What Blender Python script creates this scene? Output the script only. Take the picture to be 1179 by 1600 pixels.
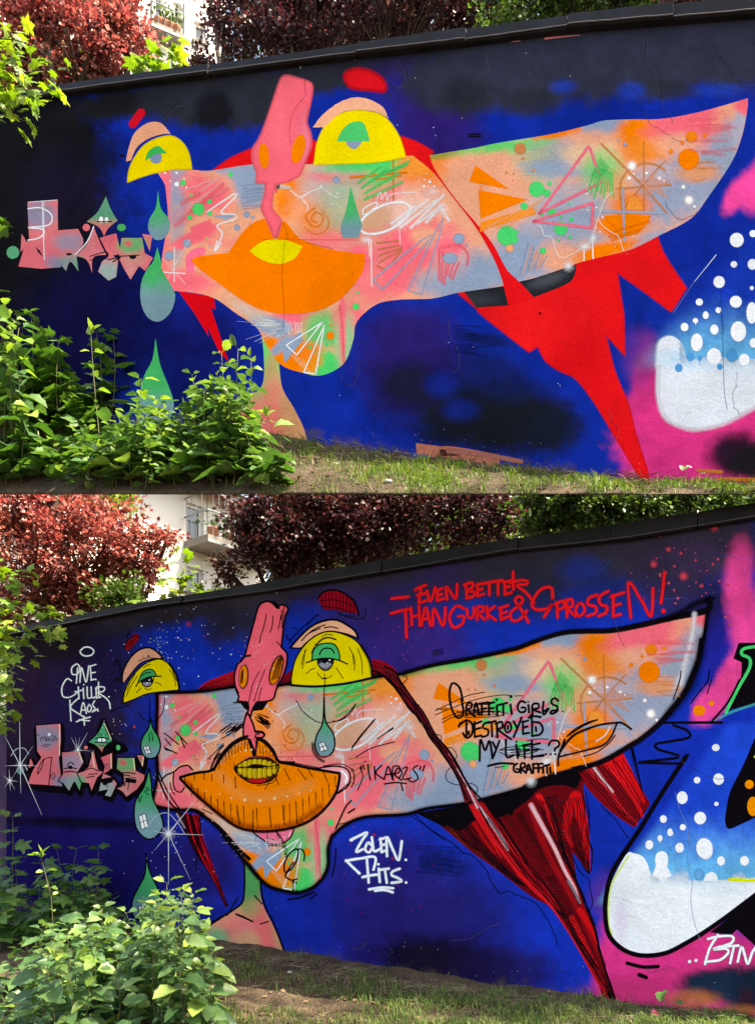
import bpy, math, random
import numpy as np
from mathutils import Vector, Matrix, Euler
from mathutils.geometry import delaunay_2d_cdt

# ------------------------------------------------------------------ camera, sky, sun, exposure
SC = bpy.context.scene
for _o in list(bpy.data.objects):
    bpy.data.objects.remove(_o)
COL = SC.collection
PW, PH, FPX, HZ = 1179.0, 1600.0, 1150.0, 1212.0   # photograph size, focal length and eye-level row in its pixels
cam_d = bpy.data.cameras.new('camera')
cam = bpy.data.objects.new('camera', cam_d)
COL.objects.link(cam)
cam.location = (0, 0, 0)
cam.rotation_euler = (math.radians(90), 0, 0)   # level, looking along +Y
cam_d.sensor_fit = 'HORIZONTAL'
cam_d.sensor_width = 36
cam_d.lens = 36 * FPX / PW
cam_d.shift_y = (HZ - PH / 2) / PW        # eye level lies low in the frame, verticals stay upright
cam_d.clip_start = 0.05
cam_d.clip_end = 2000
SC.camera = cam

SUN_AZ = (0.955, -0.295)                        # direction towards the sun in plan (x, y)
SUN_EL = math.radians(58)
world = bpy.data.worlds.new('World')
SC.world = world
world.use_nodes = True
wn = world.node_tree
sky = wn.nodes.new('ShaderNodeTexSky')
sky.sky_type = 'NISHITA'
sky.sun_disc = False
sky.sun_elevation = SUN_EL
sky.sun_rotation = math.atan2(SUN_AZ[0], SUN_AZ[1])
sky.dust_density = 2.5
sky.ozone_density = 0.6
wn.nodes['Background'].inputs[1].default_value = 0.15
wn.links.new(sky.outputs[0], wn.nodes['Background'].inputs[0])

sun_d = bpy.data.lights.new('sun', 'SUN')
sun_d.energy = 5.0
sun_d.angle = math.radians(0.55)
sun_d.color = (1.0, 0.95, 0.86)
sun = bpy.data.objects.new('sun', sun_d)
COL.objects.link(sun)
_c = math.cos(SUN_EL)
sun.rotation_euler = Vector((SUN_AZ[0] * _c, SUN_AZ[1] * _c, math.sin(SUN_EL))).to_track_quat('Z', 'Y').to_euler()

SC.view_settings.view_transform = 'Standard'
SC.view_settings.look = 'None'
SC.view_settings.exposure = 2.12
SC.view_settings.gamma = 1.0
SC.view_settings.use_white_balance = True
SC.view_settings.white_balance_temperature = 8200
SC.view_settings.white_balance_tint = 8
SC.view_settings.use_curve_mapping = False
SC.render.engine = 'CYCLES'
SC.cycles.transparent_max_bounces = 96
SC.cycles.max_bounces = 6
SC.cycles.use_denoising = True

# ------------------------------------------------------------------ small helpers
rnd = random.Random(7)

def lin(c):
    """an sRGB 0-255 triple as linear"""
    return tuple(((v / 255) / 12.92 if v <= 10 else (((v / 255) + 0.055) / 1.055) ** 2.4) for v in c)

def tag(o, label=None, cat=None, group=None, kind=None):
    if label: o['label'] = label
    if cat: o['category'] = cat
    if group: o['group'] = group
    if kind: o['kind'] = kind
    return o

def empty(name, loc=(0, 0, 0), rz=0, label=None, cat=None, group=None):
    o = bpy.data.objects.new(name, None)
    COL.objects.link(o)
    o.location = loc
    o.rotation_euler = (0, 0, rz)
    o.empty_display_size = 0.1
    return tag(o, label, cat, group)

def link(name, me, mat=None, parent=None, kind=None):
    o = bpy.data.objects.new(name, me)
    COL.objects.link(o)
    if mat is not None and not me.materials:
        me.materials.append(mat)
    if parent is not None:
        o.parent = parent
    if kind: o['kind'] = kind
    return o

def mesh(name, v, f, smooth=False):
    me = bpy.data.meshes.new(name)
    me.from_pydata([tuple(p) for p in v], [], f)
    if smooth:
        me.polygons.foreach_set('use_smooth', [True] * len(me.polygons))
    me.update()
    return me

def setcol(me, cols):
    a = me.color_attributes.new('Col', 'FLOAT_COLOR', 'POINT')
    a.data.foreach_set('color', np.asarray(cols, dtype=np.float32).ravel())

class MB:
    """collects boxes, tubes and faces for one mesh"""
    def __init__(s): s.v = []; s.f = []
    def face(s, pts):
        n = len(s.v); s.v += [tuple(p) for p in pts]; s.f.append(tuple(range(n, n + len(pts))))
    def box(s, c, d, ax=None):
        n = len(s.v)
        ax = ax or (Vector((1, 0, 0)), Vector((0, 1, 0)), Vector((0, 0, 1)))
        c = Vector(c)
        for sx in (-1, 1):
            for sy in (-1, 1):
                for sz in (-1, 1):
                    s.v.append(tuple(c + ax[0] * (sx * d[0] / 2) + ax[1] * (sy * d[1] / 2) + ax[2] * (sz * d[2] / 2)))
        for q in ((0, 1, 3, 2), (4, 6, 7, 5), (0, 4, 5, 1), (2, 3, 7, 6), (0, 2, 6, 4), (1, 5, 7, 3)):
            s.f.append(tuple(n + k for k in q))
    def tube(s, pts, r, k=6):
        pts = [Vector(p) for p in pts]
        rs = r if isinstance(r, (list, tuple)) else [r] * len(pts)
        n = len(s.v)
        for i, p in enumerate(pts):
            t = (pts[min(i + 1, len(pts) - 1)] - pts[max(i - 1, 0)]).normalized()
            a = t.orthogonal().normalized() if abs(t.z) > 0.95 else t.cross(Vector((0, 0, 1))).normalized()
            b = t.cross(a)
            for j in range(k):
                an = 2 * math.pi * j / k
                s.v.append(tuple(p + (a * math.cos(an) + b * math.sin(an)) * rs[i]))
        for i in range(len(pts) - 1):
            for j in range(k):
                j2 = (j + 1) % k
                s.f.append((n + i * k + j, n + i * k + j2, n + (i + 1) * k + j2, n + (i + 1) * k + j))
        s.f.append(tuple(n + j for j in range(k - 1, -1, -1)))
        s.f.append(tuple(n + (len(pts) - 1) * k + j for j in range(k)))
    def build(s, name, mat, parent=None, smooth=False, kind=None):
        return link(name, mesh(name, s.v, s.f, smooth), mat, parent, kind)

# value noise on arrays
_rs = np.random.RandomState(5)
_tab = _rs.rand(256, 256)
def vnoise(x, y, s):
    x = np.asarray(x, float) / s + 57.3; y = np.asarray(y, float) / s + 91.7
    xi = np.floor(x).astype(int); yi = np.floor(y).astype(int)
    u = x - xi; v = y - yi
    u = u * u * (3 - 2 * u); v = v * v * (3 - 2 * v)
    g = lambda a, b: _tab[a & 255, b & 255]
    return ((g(xi, yi) * (1 - u) + g(xi + 1, yi) * u) * (1 - v) + (g(xi, yi + 1) * (1 - u) + g(xi + 1, yi + 1) * u) * v)
def fbm(x, y, s):
    return (vnoise(x, y, s) * 0.5 + vnoise(y, x, s * 0.47) * 0.3 + vnoise(x + 31, y, s * 0.21) * 0.2)
def sstep(a, b, x):
    t = np.clip((x - a) / (b - a + 1e-9), 0, 1)
    return t * t * (3 - 2 * t)

# ------------------------------------------------------------------ materials
def newmat(name):
    m = bpy.data.materials.new(name); m.use_nodes = True
    nt = m.node_tree
    return m, nt, nt.nodes['Principled BSDF']

def nnode(nt, t, **kw):
    n = nt.nodes.new(t)
    for k, v in kw.items():
        if k == 'ins':
            for a, b in v.items(): n.inputs[a].default_value = b
        else: setattr(n, k, v)
    return n

def paint_mat(name, alpha):
    m, nt, b = newmat(name)
    L = nt.links.new
    at = nnode(nt, 'ShaderNodeAttribute', attribute_name='Col')
    geo = nnode(nt, 'ShaderNodeNewGeometry')
    n1 = nnode(nt, 'ShaderNodeTexNoise', ins={'Scale': 2.2, 'Detail': 6.0, 'Roughness': 0.65})
    n2 = nnode(nt, 'ShaderNodeTexNoise', ins={'Scale': 75.0, 'Detail': 3.0})
    L(geo.outputs['Position'], n1.inputs['Vector']); L(geo.outputs['Position'], n2.inputs['Vector'])
    mr = nnode(nt, 'ShaderNodeMapRange', ins={1: 0.3, 2: 0.7, 3: 0.84, 4: 1.08})
    L(n1.outputs[0], mr.inputs[0])
    mr2 = nnode(nt, 'ShaderNodeMapRange', ins={1: 0.3, 2: 0.7, 3: 0.88, 4: 1.07})
    L(n2.outputs[0], mr2.inputs[0])
    mu = nnode(nt, 'ShaderNodeMath', operation='MULTIPLY'); L(mr.outputs[0], mu.inputs[0]); L(mr2.outputs[0], mu.inputs[1])
    vm = nnode(nt, 'ShaderNodeVectorMath', operation='SCALE')
    L(at.outputs['Color'], vm.inputs[0]); L(mu.outputs[0], vm.inputs['Scale'])
    L(vm.outputs[0], b.inputs['Base Color'])
    b.inputs['Roughness'].default_value = 0.5
    b.inputs['Specular IOR Level'].default_value = 0.0
    # plaster relief: fine grain, trowel ridges and a few long cracks
    n3 = nnode(nt, 'ShaderNodeTexNoise', ins={'Scale': 38.0, 'Detail': 5.0, 'Roughness': 0.7})
    mp = nnode(nt, 'ShaderNodeMapping'); mp.inputs['Scale'].default_value = (1.0, 1.0, 1.5)
    L(geo.outputs['Position'], mp.inputs[0]); L(mp.outputs[0], n3.inputs['Vector'])
    n4 = nnode(nt, 'ShaderNodeTexNoise', ins={'Scale': 4.0, 'Detail': 4.0, 'Roughness': 0.6, 'Distortion': 0.8})
    L(geo.outputs['Position'], n4.inputs['Vector'])
    ad = nnode(nt, 'ShaderNodeMath', operation='ADD')
    ml = nnode(nt, 'ShaderNodeMath', operation='MULTIPLY', ins={1: 2.5}); L(n4.outputs[0], ml.inputs[0])
    L(ml.outputs[0], ad.inputs[0]); L(n3.outputs[0], ad.inputs[1])
    bp = nnode(nt, 'ShaderNodeBump', ins={'Strength': 0.5, 'Distance': 0.010})
    L(ad.outputs[0], bp.inputs['Height']); L(bp.outputs[0], b.inputs['Normal'])
    if alpha:
        out = nt.nodes['Material Output']
        tr = nnode(nt, 'ShaderNodeBsdfTransparent')
        mx = nnode(nt, 'ShaderNodeMixShader')
        n5 = nnode(nt, 'ShaderNodeTexNoise', ins={'Scale': 260.0, 'Detail': 2.0})
        L(geo.outputs['Position'], n5.inputs['Vector'])
        s1 = nnode(nt, 'ShaderNodeMath', operation='MULTIPLY_ADD', ins={1: 0.8, 2: -0.4}); L(n5.outputs[0], s1.inputs[0])
        # speckle only where the coat is thin: a + (n-.5)*.8*4a(1-a)
        one = nnode(nt, 'ShaderNodeMath', operation='SUBTRACT', ins={0: 1.0}); L(at.outputs['Alpha'], one.inputs[1])
        pr = nnode(nt, 'ShaderNodeMath', operation='MULTIPLY'); L(at.outputs['Alpha'], pr.inputs[0]); L(one.outputs[0], pr.inputs[1])
        p4 = nnode(nt, 'ShaderNodeMath', operation='MULTIPLY', ins={1: 4.0}); L(pr.outputs[0], p4.inputs[0])
        s2 = nnode(nt, 'ShaderNodeMath', operation='MULTIPLY_ADD', use_clamp=True)
        L(s1.outputs[0], s2.inputs[0]); L(p4.outputs[0], s2.inputs[1]); L(at.outputs['Alpha'], s2.inputs[2])
        L(s2.outputs[0], mx.inputs[0]); L(tr.outputs[0], mx.inputs[1]); L(b.outputs[0], mx.inputs[2])
        L(mx.outputs[0], out.inputs['Surface'])
    return m
M_PAINT = paint_mat('wall_paint', False)
M_SPRAY = paint_mat('spray_paint', True)

def solid(name, c, rough=0.6, spec=0.3, var=0.25, scale=8.0, bump=0.0, metal=0.0, c2=None, detail=5.0):
    m, nt, b = newmat(name); L = nt.links.new
    geo = nnode(nt, 'ShaderNodeTexCoord')
    n = nnode(nt, 'ShaderNodeTexNoise', ins={'Scale': scale, 'Detail': detail, 'Roughness': 0.65})
    L(geo.outputs['Object'], n.inputs['Vector'])
    r = nnode(nt, 'ShaderNodeValToRGB')
    r.color_ramp.elements[0].position = 0.3; r.color_ramp.elements[1].position = 0.7
    c2 = c2 or tuple(v * (1 - var) for v in c)
    r.color_ramp.elements[0].color = (*c2, 1); r.color_ramp.elements[1].color = (*c, 1)
    L(n.outputs[0], r.inputs[0]); L(r.outputs[0], b.inputs['Base Color'])
    b.inputs['Roughness'].default_value = rough; b.inputs['Metallic'].default_value = metal
    b.inputs['Specular IOR Level'].default_value = spec
    if bump:
        bp = nnode(nt, 'ShaderNodeBump', ins={'Strength': bump, 'Distance': 0.01})
        L(n.outputs[0], bp.inputs['Height']); L(bp.outputs[0], b.inputs['Normal'])
    return m

# ------------------------------------------------------------------ picture pixels -> wall
ZOOM = dict(a0=(0, 0, 1), a1=(0, 0, 2.9475), a2=(300, 0, 2.9475), a3=(700, 0, 2.461), a4=(0, 280, 2.9475), a5=(0, 480, 2.456),
            a6=(220, 240, 2.9475), a7=(540, 220, 2.9475), a8=(840, 220, 3.478), a9=(380, 460, 2.9475), c1=(700, 450, 2.461),
            b1=(0, 770, 2.807), b2=(400, 770, 2.9475), b3=(780, 770, 2.955), b4=(0, 980, 3.93), b5=(200, 1040, 3.275),
            b6=(520, 1040, 3.1026), b7=(820, 1000, 3.284), b8=(0, 1250, 2.9475), b9=(320, 1300, 3.468), d1=(640, 1240, 3.275),
            d2=(900, 1300, 4.226), d3=(340, 920, 3.93), d4=(600, 880, 2.563), d5=(680, 1050, 4.9125))

def PT(s):
    """'a1 10,20 30,40! b2 5,6' -> [(x, y, corner)] in photograph pixels; a zoom name switches the frame"""
    out = []; z = (0, 0, 1)
    for t in s.split():
        if t[0].isalpha(): z = ZOOM[t]; continue
        k = t.endswith('!')
        x, y = t.rstrip('!').split(',')
        out.append((z[0] + float(x) / z[2], z[1] + float(y) / z[2], k))
    return out

def smooth(pts, closed, n=6):
    """Catmull-Rom through the points, with sharp corners kept"""
    N = len(pts)
    if N < 3: return [(p[0], p[1]) for p in pts]
    out = []
    rng = range(N if closed else N - 1)
    for i in rng:
        p1 = pts[i]; p2 = pts[(i + 1) % N]
        p0 = pts[(i - 1) % N] if (closed or i > 0) else p1
        p3 = pts[(i + 2) % N] if (closed or i + 2 < N) else p2
        if p1[2]: p0 = p1
        if p2[2]: p3 = p2
        d = math.hypot(p2[0] - p1[0], p2[1] - p1[1])
        m = max(1, min(n, int(d / 2.5)))
        for k in range(m):
            t = k / m
            out.append(tuple(0.5 * (2 * p1[j] + (p2[j] - p0[j]) * t + (2 * p0[j] - 5 * p1[j] + 4 * p2[j] - p3[j]) * t * t
                                    + (3 * p1[j] - p0[j] - 3 * p2[j] + p3[j]) * t ** 3) for j in (0, 1)))
    if not closed: out.append((pts[-1][0], pts[-1][1]))
    return out

# photograph A (top) -> photograph B (bottom): the same wall a few days later
_H = None
_res = []
def _fit():
    global _H
    C = [((442,120),(404,942)),((636,243),(581,1056)),((299,265),(280,1079)),((198,283),(192,1099)),((301,403),(280,1213)),((570,395),(529,1204)),
         ((250,452),(237,1258)),((1008,750),(960,1568)),((43,318),(56,1132)),((792,370),(733,1176)),((1075,248),(1014,1050)),((1078,213),(1016,1015)),
         ((248,502),(232,1309)),((494,587),(463,1395)),((478,686),(443,1490)),((165,305),(162,1127)),((245,296),(235,1122)),((560,172),(522,988)),
         ((923,228),(859,1033)),((1167,155),(1102,956)),((30,415),(43,1225)),((547,291),(506,1092)),((431,374),(398,1182))]
    A = []; b = []
    s = 1e-3
    for (x, y), (u, v) in C:
        x *= s; y *= s; u *= s; v *= s
        A += [[x, y, 1, 0, 0, 0, -u * x, -u * y], [0, 0, 0, x, y, 1, -v * x, -v * y]]; b += [u, v]
    h = np.linalg.lstsq(np.array(A), np.array(b), rcond=None)[0]
    _H = np.append(h, 1).reshape(3, 3)
    for (x, y), (u, v) in C:
        q = _H @ np.array([x * s, y * s, 1.0])
        _res.append((x, y, u - q[0] / q[2] * 1000, v - q[1] / q[2] * 1000))
_fit()
def A2B(x, y):
    x = np.asarray(x, float); y = np.asarray(y, float)
    q = [_H[i, 0] * x / 1000 + _H[i, 1] * y / 1000 + _H[i, 2] for i in range(3)]
    u = q[0] / q[2] * 1000; v = q[1] / q[2] * 1000
    sw = 0.4; du = 0; dv = 0
    for (a, b, e, f) in _res:
        w = np.exp(-((x - a) ** 2 + (y - b) ** 2) / (2 * 90.0 ** 2))
        sw = sw + w; du = du + w * e; dv = dv + w * f
    return u + du / sw, v + dv / sw
_Hi = np.linalg.inv(_H)
def B2A(u, v):
    u = np.asarray(u, float); v = np.asarray(v, float)
    q = [_Hi[i, 0] * u / 1000 + _Hi[i, 1] * v / 1000 + _Hi[i, 2] for i in range(3)]
    return q[0] / q[2] * 1000, q[1] / q[2] * 1000

def at(x, y, Y):
    """the point at depth Y seen at photograph pixel x, y"""
    return Vector(((x - PW / 2) / FPX * Y, Y, (HZ - y) / FPX * Y))

class Wall:
    def __init__(s, right_top, right_bot, vp, height):
        """a wall of real height seen at the frame's right edge, running towards its vanishing point"""
        Y = FPX * height / (right_bot - right_top)
        s.o = Vector(((PW - PW / 2) / FPX * Y, Y, 0))
        s.d = Vector((vp[0] - PW / 2, FPX, 0)).normalized()
        s.n = Vector((0, 0, 1)).cross(s.d)
        if s.n.y > 0: s.n = -s.n
        s.slope = (HZ - vp[1]) / math.hypot(vp[0] - PW / 2, FPX)
    def P(s, x, y, off=0.0):
        r = Vector(((x - PW / 2) / FPX, 1, (HZ - y) / FPX))
        return r * (s.o.dot(s.n) / r.dot(s.n)) + s.n * off
    def PA(s, x, y, off):
        x = np.asarray(x, float); y = np.asarray(y, float)
        rx = (x - PW / 2) / FPX; rz = (HZ - y) / FPX
        t = s.o.dot(s.n) / (rx * s.n.x + s.n.y)
        return np.stack([rx * t + s.n.x * off, t + s.n.y * off, rz * t], -1)
WA = Wall(2, 766, (-2000, 410), 3.2)
WB = Wall(789, 1579, (-1395, 1212), 3.2)
# ------------------------------------------------------------------ painting with sheets of coloured paint
BLACK = (16, 13, 18); WHITE = (240, 243, 246)
K = 0.97
def rgba(c, a=1.0): return tuple(v * K for v in lin(c)) + (a,)

OFFK = 0.28
class Paint:
    """one painted motif: every call lays a thin sheet of paint on the wall, slightly above the previous one"""
    def __init__(s, wall, base, to_b=False, step=2e-5):
        s.w = wall; s.off = base * OFFK; s.step = step * OFFK; s.V = []; s.C = []; s.F = []; s.n = 0; s.to_b = to_b; s.spray = False
    def _xy(s, xs, ys):
        if s.to_b: return A2B(xs, ys)
        return np.asarray(xs, float), np.asarray(ys, float)
    def _add(s, xs, ys, cols, faces):
        X, Y = s._xy(xs, ys)
        s.V.append(s.w.PA(X, Y, s.off)); s.C.append(np.asarray(cols, float).reshape(-1, 4))
        n = s.n
        s.F += [tuple(n + i for i in f) for f in faces]
        s.n += len(X); s.off += s.step
    def fill(s, pts, col, grid=None, raw=False, jit=0.0, halo=0):
        """a filled outline; col is a colour or a function of arrays x, y giving rgba rows"""
        if isinstance(pts, str): pts = PT(pts)
        o = pts if raw else smooth(pts, True)
        if jit: o = [(x + rnd.uniform(-jit, jit), y + rnd.uniform(-jit, jit)) for x, y in o]
        q = [Vector((p[0], p[1])) for p in o]
        n = len(q); inner = []
        if grid:
            xs = [p.x for p in q]; ys = [p.y for p in q]
            ox = np.array(xs); oy = np.array(ys)
            gx, gy = np.meshgrid(np.arange(min(xs), max(xs), grid), np.arange(min(ys), max(ys), grid))
            gx = gx.copy(); gx[1::2] += grid / 2
            gx = gx.ravel(); gy = gy.ravel()
            ins = np.zeros(len(gx), bool); j = n - 1
            for i in range(n):
                c = ((oy[i] > gy) != (oy[j] > gy)) & (gx < (ox[j] - ox[i]) * (gy - oy[i]) / (oy[j] - oy[i] + 1e-12) + ox[i])
                ins ^= c; j = i
            inner = [Vector((a, b)) for a, b in zip(gx[ins], gy[ins])]
        v, _, f, *_ = delaunay_2d_cdt(q + inner, [], [list(range(n))], 1, 1e-5)
        X = np.array([p[0] for p in v]); Y = np.array([p[1] for p in v])
        cols = col(X, Y) if callable(col) else [rgba(col) if len(col) == 3 else col] * len(v)
        s._add(X, Y, cols, [tuple(t) for t in f])
        if halo: s.stroke([(a_, b_, 0) for a_, b_ in o], halo, col if not callable(col) else tuple(int(255 * max(0, min(1, v)) ** (1 / 2.2)) for v in np.asarray(cols)[:, :3].mean(0)), 1.0, .75, closed=True, raw=True)
    def stroke(s, pts, w, col, soft=0.0, a=1.0, closed=False, raw=False, taper=(1, 1), wob=0.0, a1=None):
        """a sprayed or marker line of full width w; soft = share of the half width that fades out"""
        if isinstance(pts, str): pts = PT(pts)
        p = [(q[0], q[1]) for q in pts] if raw else smooth(pts, closed, 8)
        if closed: p = p + [p[0]]
        if len(p) < 2: return
        m = len(p); c = rgba(col)[:3]; X = []; Y = []; C = []
        ring = [(-1, 0.0), (-(1 - soft), 1.0), (1 - soft, 1.0), (1, 0.0)] if soft > 0 else [(-1, 1.0), (1, 1.0)]
        if soft > 0: s.spray = True
        if a < 1: s.spray = True
        r = len(ring); F = []
        # round caps
        def tang(i):
            x0, y0 = p[max(i - 1, 0)]; x1, y1 = p[min(i + 1, m - 1)]
            d = math.hypot(x1 - x0, y1 - y0) or 1
            return (x1 - x0) / d, (y1 - y0) / d
        for i in range(m):
            tx, ty = tang(i); t = i / (m - 1)
            hw = w / 2 * (taper[0] + (taper[1] - taper[0]) * t) * (1 + (rnd.uniform(-wob, wob) if wob else 0))
            al = a if a1 is None else a + (a1 - a) * t
            for k, (u, q) in enumerate(ring):
                X.append(p[i][0] - ty * hw * u); Y.append(p[i][1] + tx * hw * u); C.append((*c, q * al))
        for i in range(m - 1):
            for k in range(r - 1):
                b = i * r + k
                F.append((b, b + 1, b + r + 1, b + r))
        if not closed and w > 1.2:
            for i, sg in ((0, -1), (m - 1, 1)):
                tx, ty = tang(i); hw = w / 2 * taper[0 if i == 0 else 1]
                if hw < 0.4: continue
                al = a if (a1 is None or i == 0) else a1
                n0 = len(X)
                X.append(p[i][0]); Y.append(p[i][1]); C.append((*c, al))
                K6 = 7
                for (rr, q) in ([(1 - soft, 1.0), (1.0, 0.0)] if soft > 0 else [(1.0, 1.0)]):
                    for k in range(K6):
                        an = math.pi * k / (K6 - 1) - math.pi / 2
                        ux = tx * math.cos(an) * sg - ty * math.sin(an); uy = ty * math.cos(an) * sg + tx * math.sin(an)
                        X.append(p[i][0] + ux * hw * rr); Y.append(p[i][1] + uy * hw * rr); C.append((*c, q * al))
                for k in range(K6 - 1):
                    F.append((n0, n0 + 1 + k, n0 + 2 + k))
                    if soft > 0: F.append((n0 + 1 + k, n0 + 1 + K6 + k, n0 + 2 + K6 + k, n0 + 2 + k))
        s._add(X, Y, C, F)
    def dot(s, x, y, r, col, soft=0.0, ry=None, rot=0, a=1.0, z=None, n=None):
        if z: zx = ZOOM[z]; x = zx[0] + x / zx[2]; y = zx[1] + y / zx[2]; r /= zx[2]; ry = ry / zx[2] if ry else None
        ry = ry or r; c = rgba(col)[:3]
        n = n or max(8, min(28, int(r * 3)))
        X = [x]; Y = [y]; C = [(*c, a)]; F = []
        if soft > 0 or a < 1: s.spray = True
        rings = [(1 - soft, 1.0), ((1 - soft / 2), 0.42), (1.0, 0.0)] if soft > 0 else [(1.0, 1.0)]
        if soft >= 1: rings = [(0.33, .62), (0.66, 0.2), (1.0, 0.0)]
        cr, sr = math.cos(math.radians(rot)), math.sin(math.radians(rot))
        for (rr, q) in rings:
            for k in range(n):
                an = 2 * math.pi * k / n
                dx = math.cos(an) * r * rr; dy = math.sin(an) * ry * rr
                X.append(x + dx * cr - dy * sr); Y.append(y + dx * sr + dy * cr); C.append((*c, q * a))
        for k in range(n):
            F.append((0, 1 + k, 1 + (k + 1) % n))
            for g in range(len(rings) - 1):
                b0 = 1 + g * n
                F.append((b0 + k, b0 + n + k, b0 + n + (k + 1) % n, b0 + (k + 1) % n))
        s._add(X, Y, C, F)
    def build(s, name, parent, label=None, stuff=False):
        V = np.concatenate(s.V); C = np.concatenate(s.C)
        me = mesh(name, V.tolist(), s.F)
        setcol(me, C)
        o = link(name, me, M_SPRAY if s.spray else M_PAINT, parent)
        if label: o['label'] = label
        if stuff: o['kind'] = 'stuff'
        return o

def blobs(base, items, ns=26.0, na=0.5, boost=1.0):
    """a soft colour field: ellipses of spray laid one over the other"""
    def f(x, y, to=None):
        x = np.asarray(x, float); y = np.asarray(y, float)
        c = np.tile(np.array(rgba(base)[:3]), (len(x), 1))
        nz = (fbm(x, y, ns) - 0.5) * na
        for it in items:
            cx, cy, rx, ry, rot, col, al, so = it; al = min(1, al * boost); so = so * (1.7 - .7 * boost)
            r = math.radians(rot); dx = x - cx; dy = y - cy
            u = (dx * math.cos(r) + dy * math.sin(r)) / rx; v = (-dx * math.sin(r) + dy * math.cos(r)) / ry
            d = np.sqrt(u * u + v * v) + nz
            w = (al * (1 - sstep(1 - so, 1 + so, d)))[:, None]
            c = c * (1 - w) + np.array(rgba(col)[:3]) * w
        return np.concatenate([c, np.ones((len(x), 1))], 1)
    return f

def vgrad(c0, c1, y0, y1, nz=0.25):
    a = np.array(rgba(c0)); b = np.array(rgba(c1))
    def f(x, y):
        t = sstep(y0, y1, y + (fbm(x, y, 9) - 0.5) * (y1 - y0) * nz)[:, None]
        return a * (1 - t) + b * t
    return f

# colours
BLUE = (2, 40, 150); DBLUE = (2, 30, 118); NAVY = (14, 13, 60); PURP = (46, 27, 104); GREY = (40, 42, 52); SOOT = (21, 21, 26)
PEACH = (238, 164, 130); SALM = (250, 106, 122); ORG = (251, 126, 12); GBL = (140, 158, 184); GRN = (58, 208, 108); RED = (232, 24, 30)
YEL = (246, 220, 10); PNOSE = (249, 100, 118); MAG = (222, 52, 128); TEARG = (52, 172, 100); TEARB = (112, 146, 160); TAN = (214, 152, 112)

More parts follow.
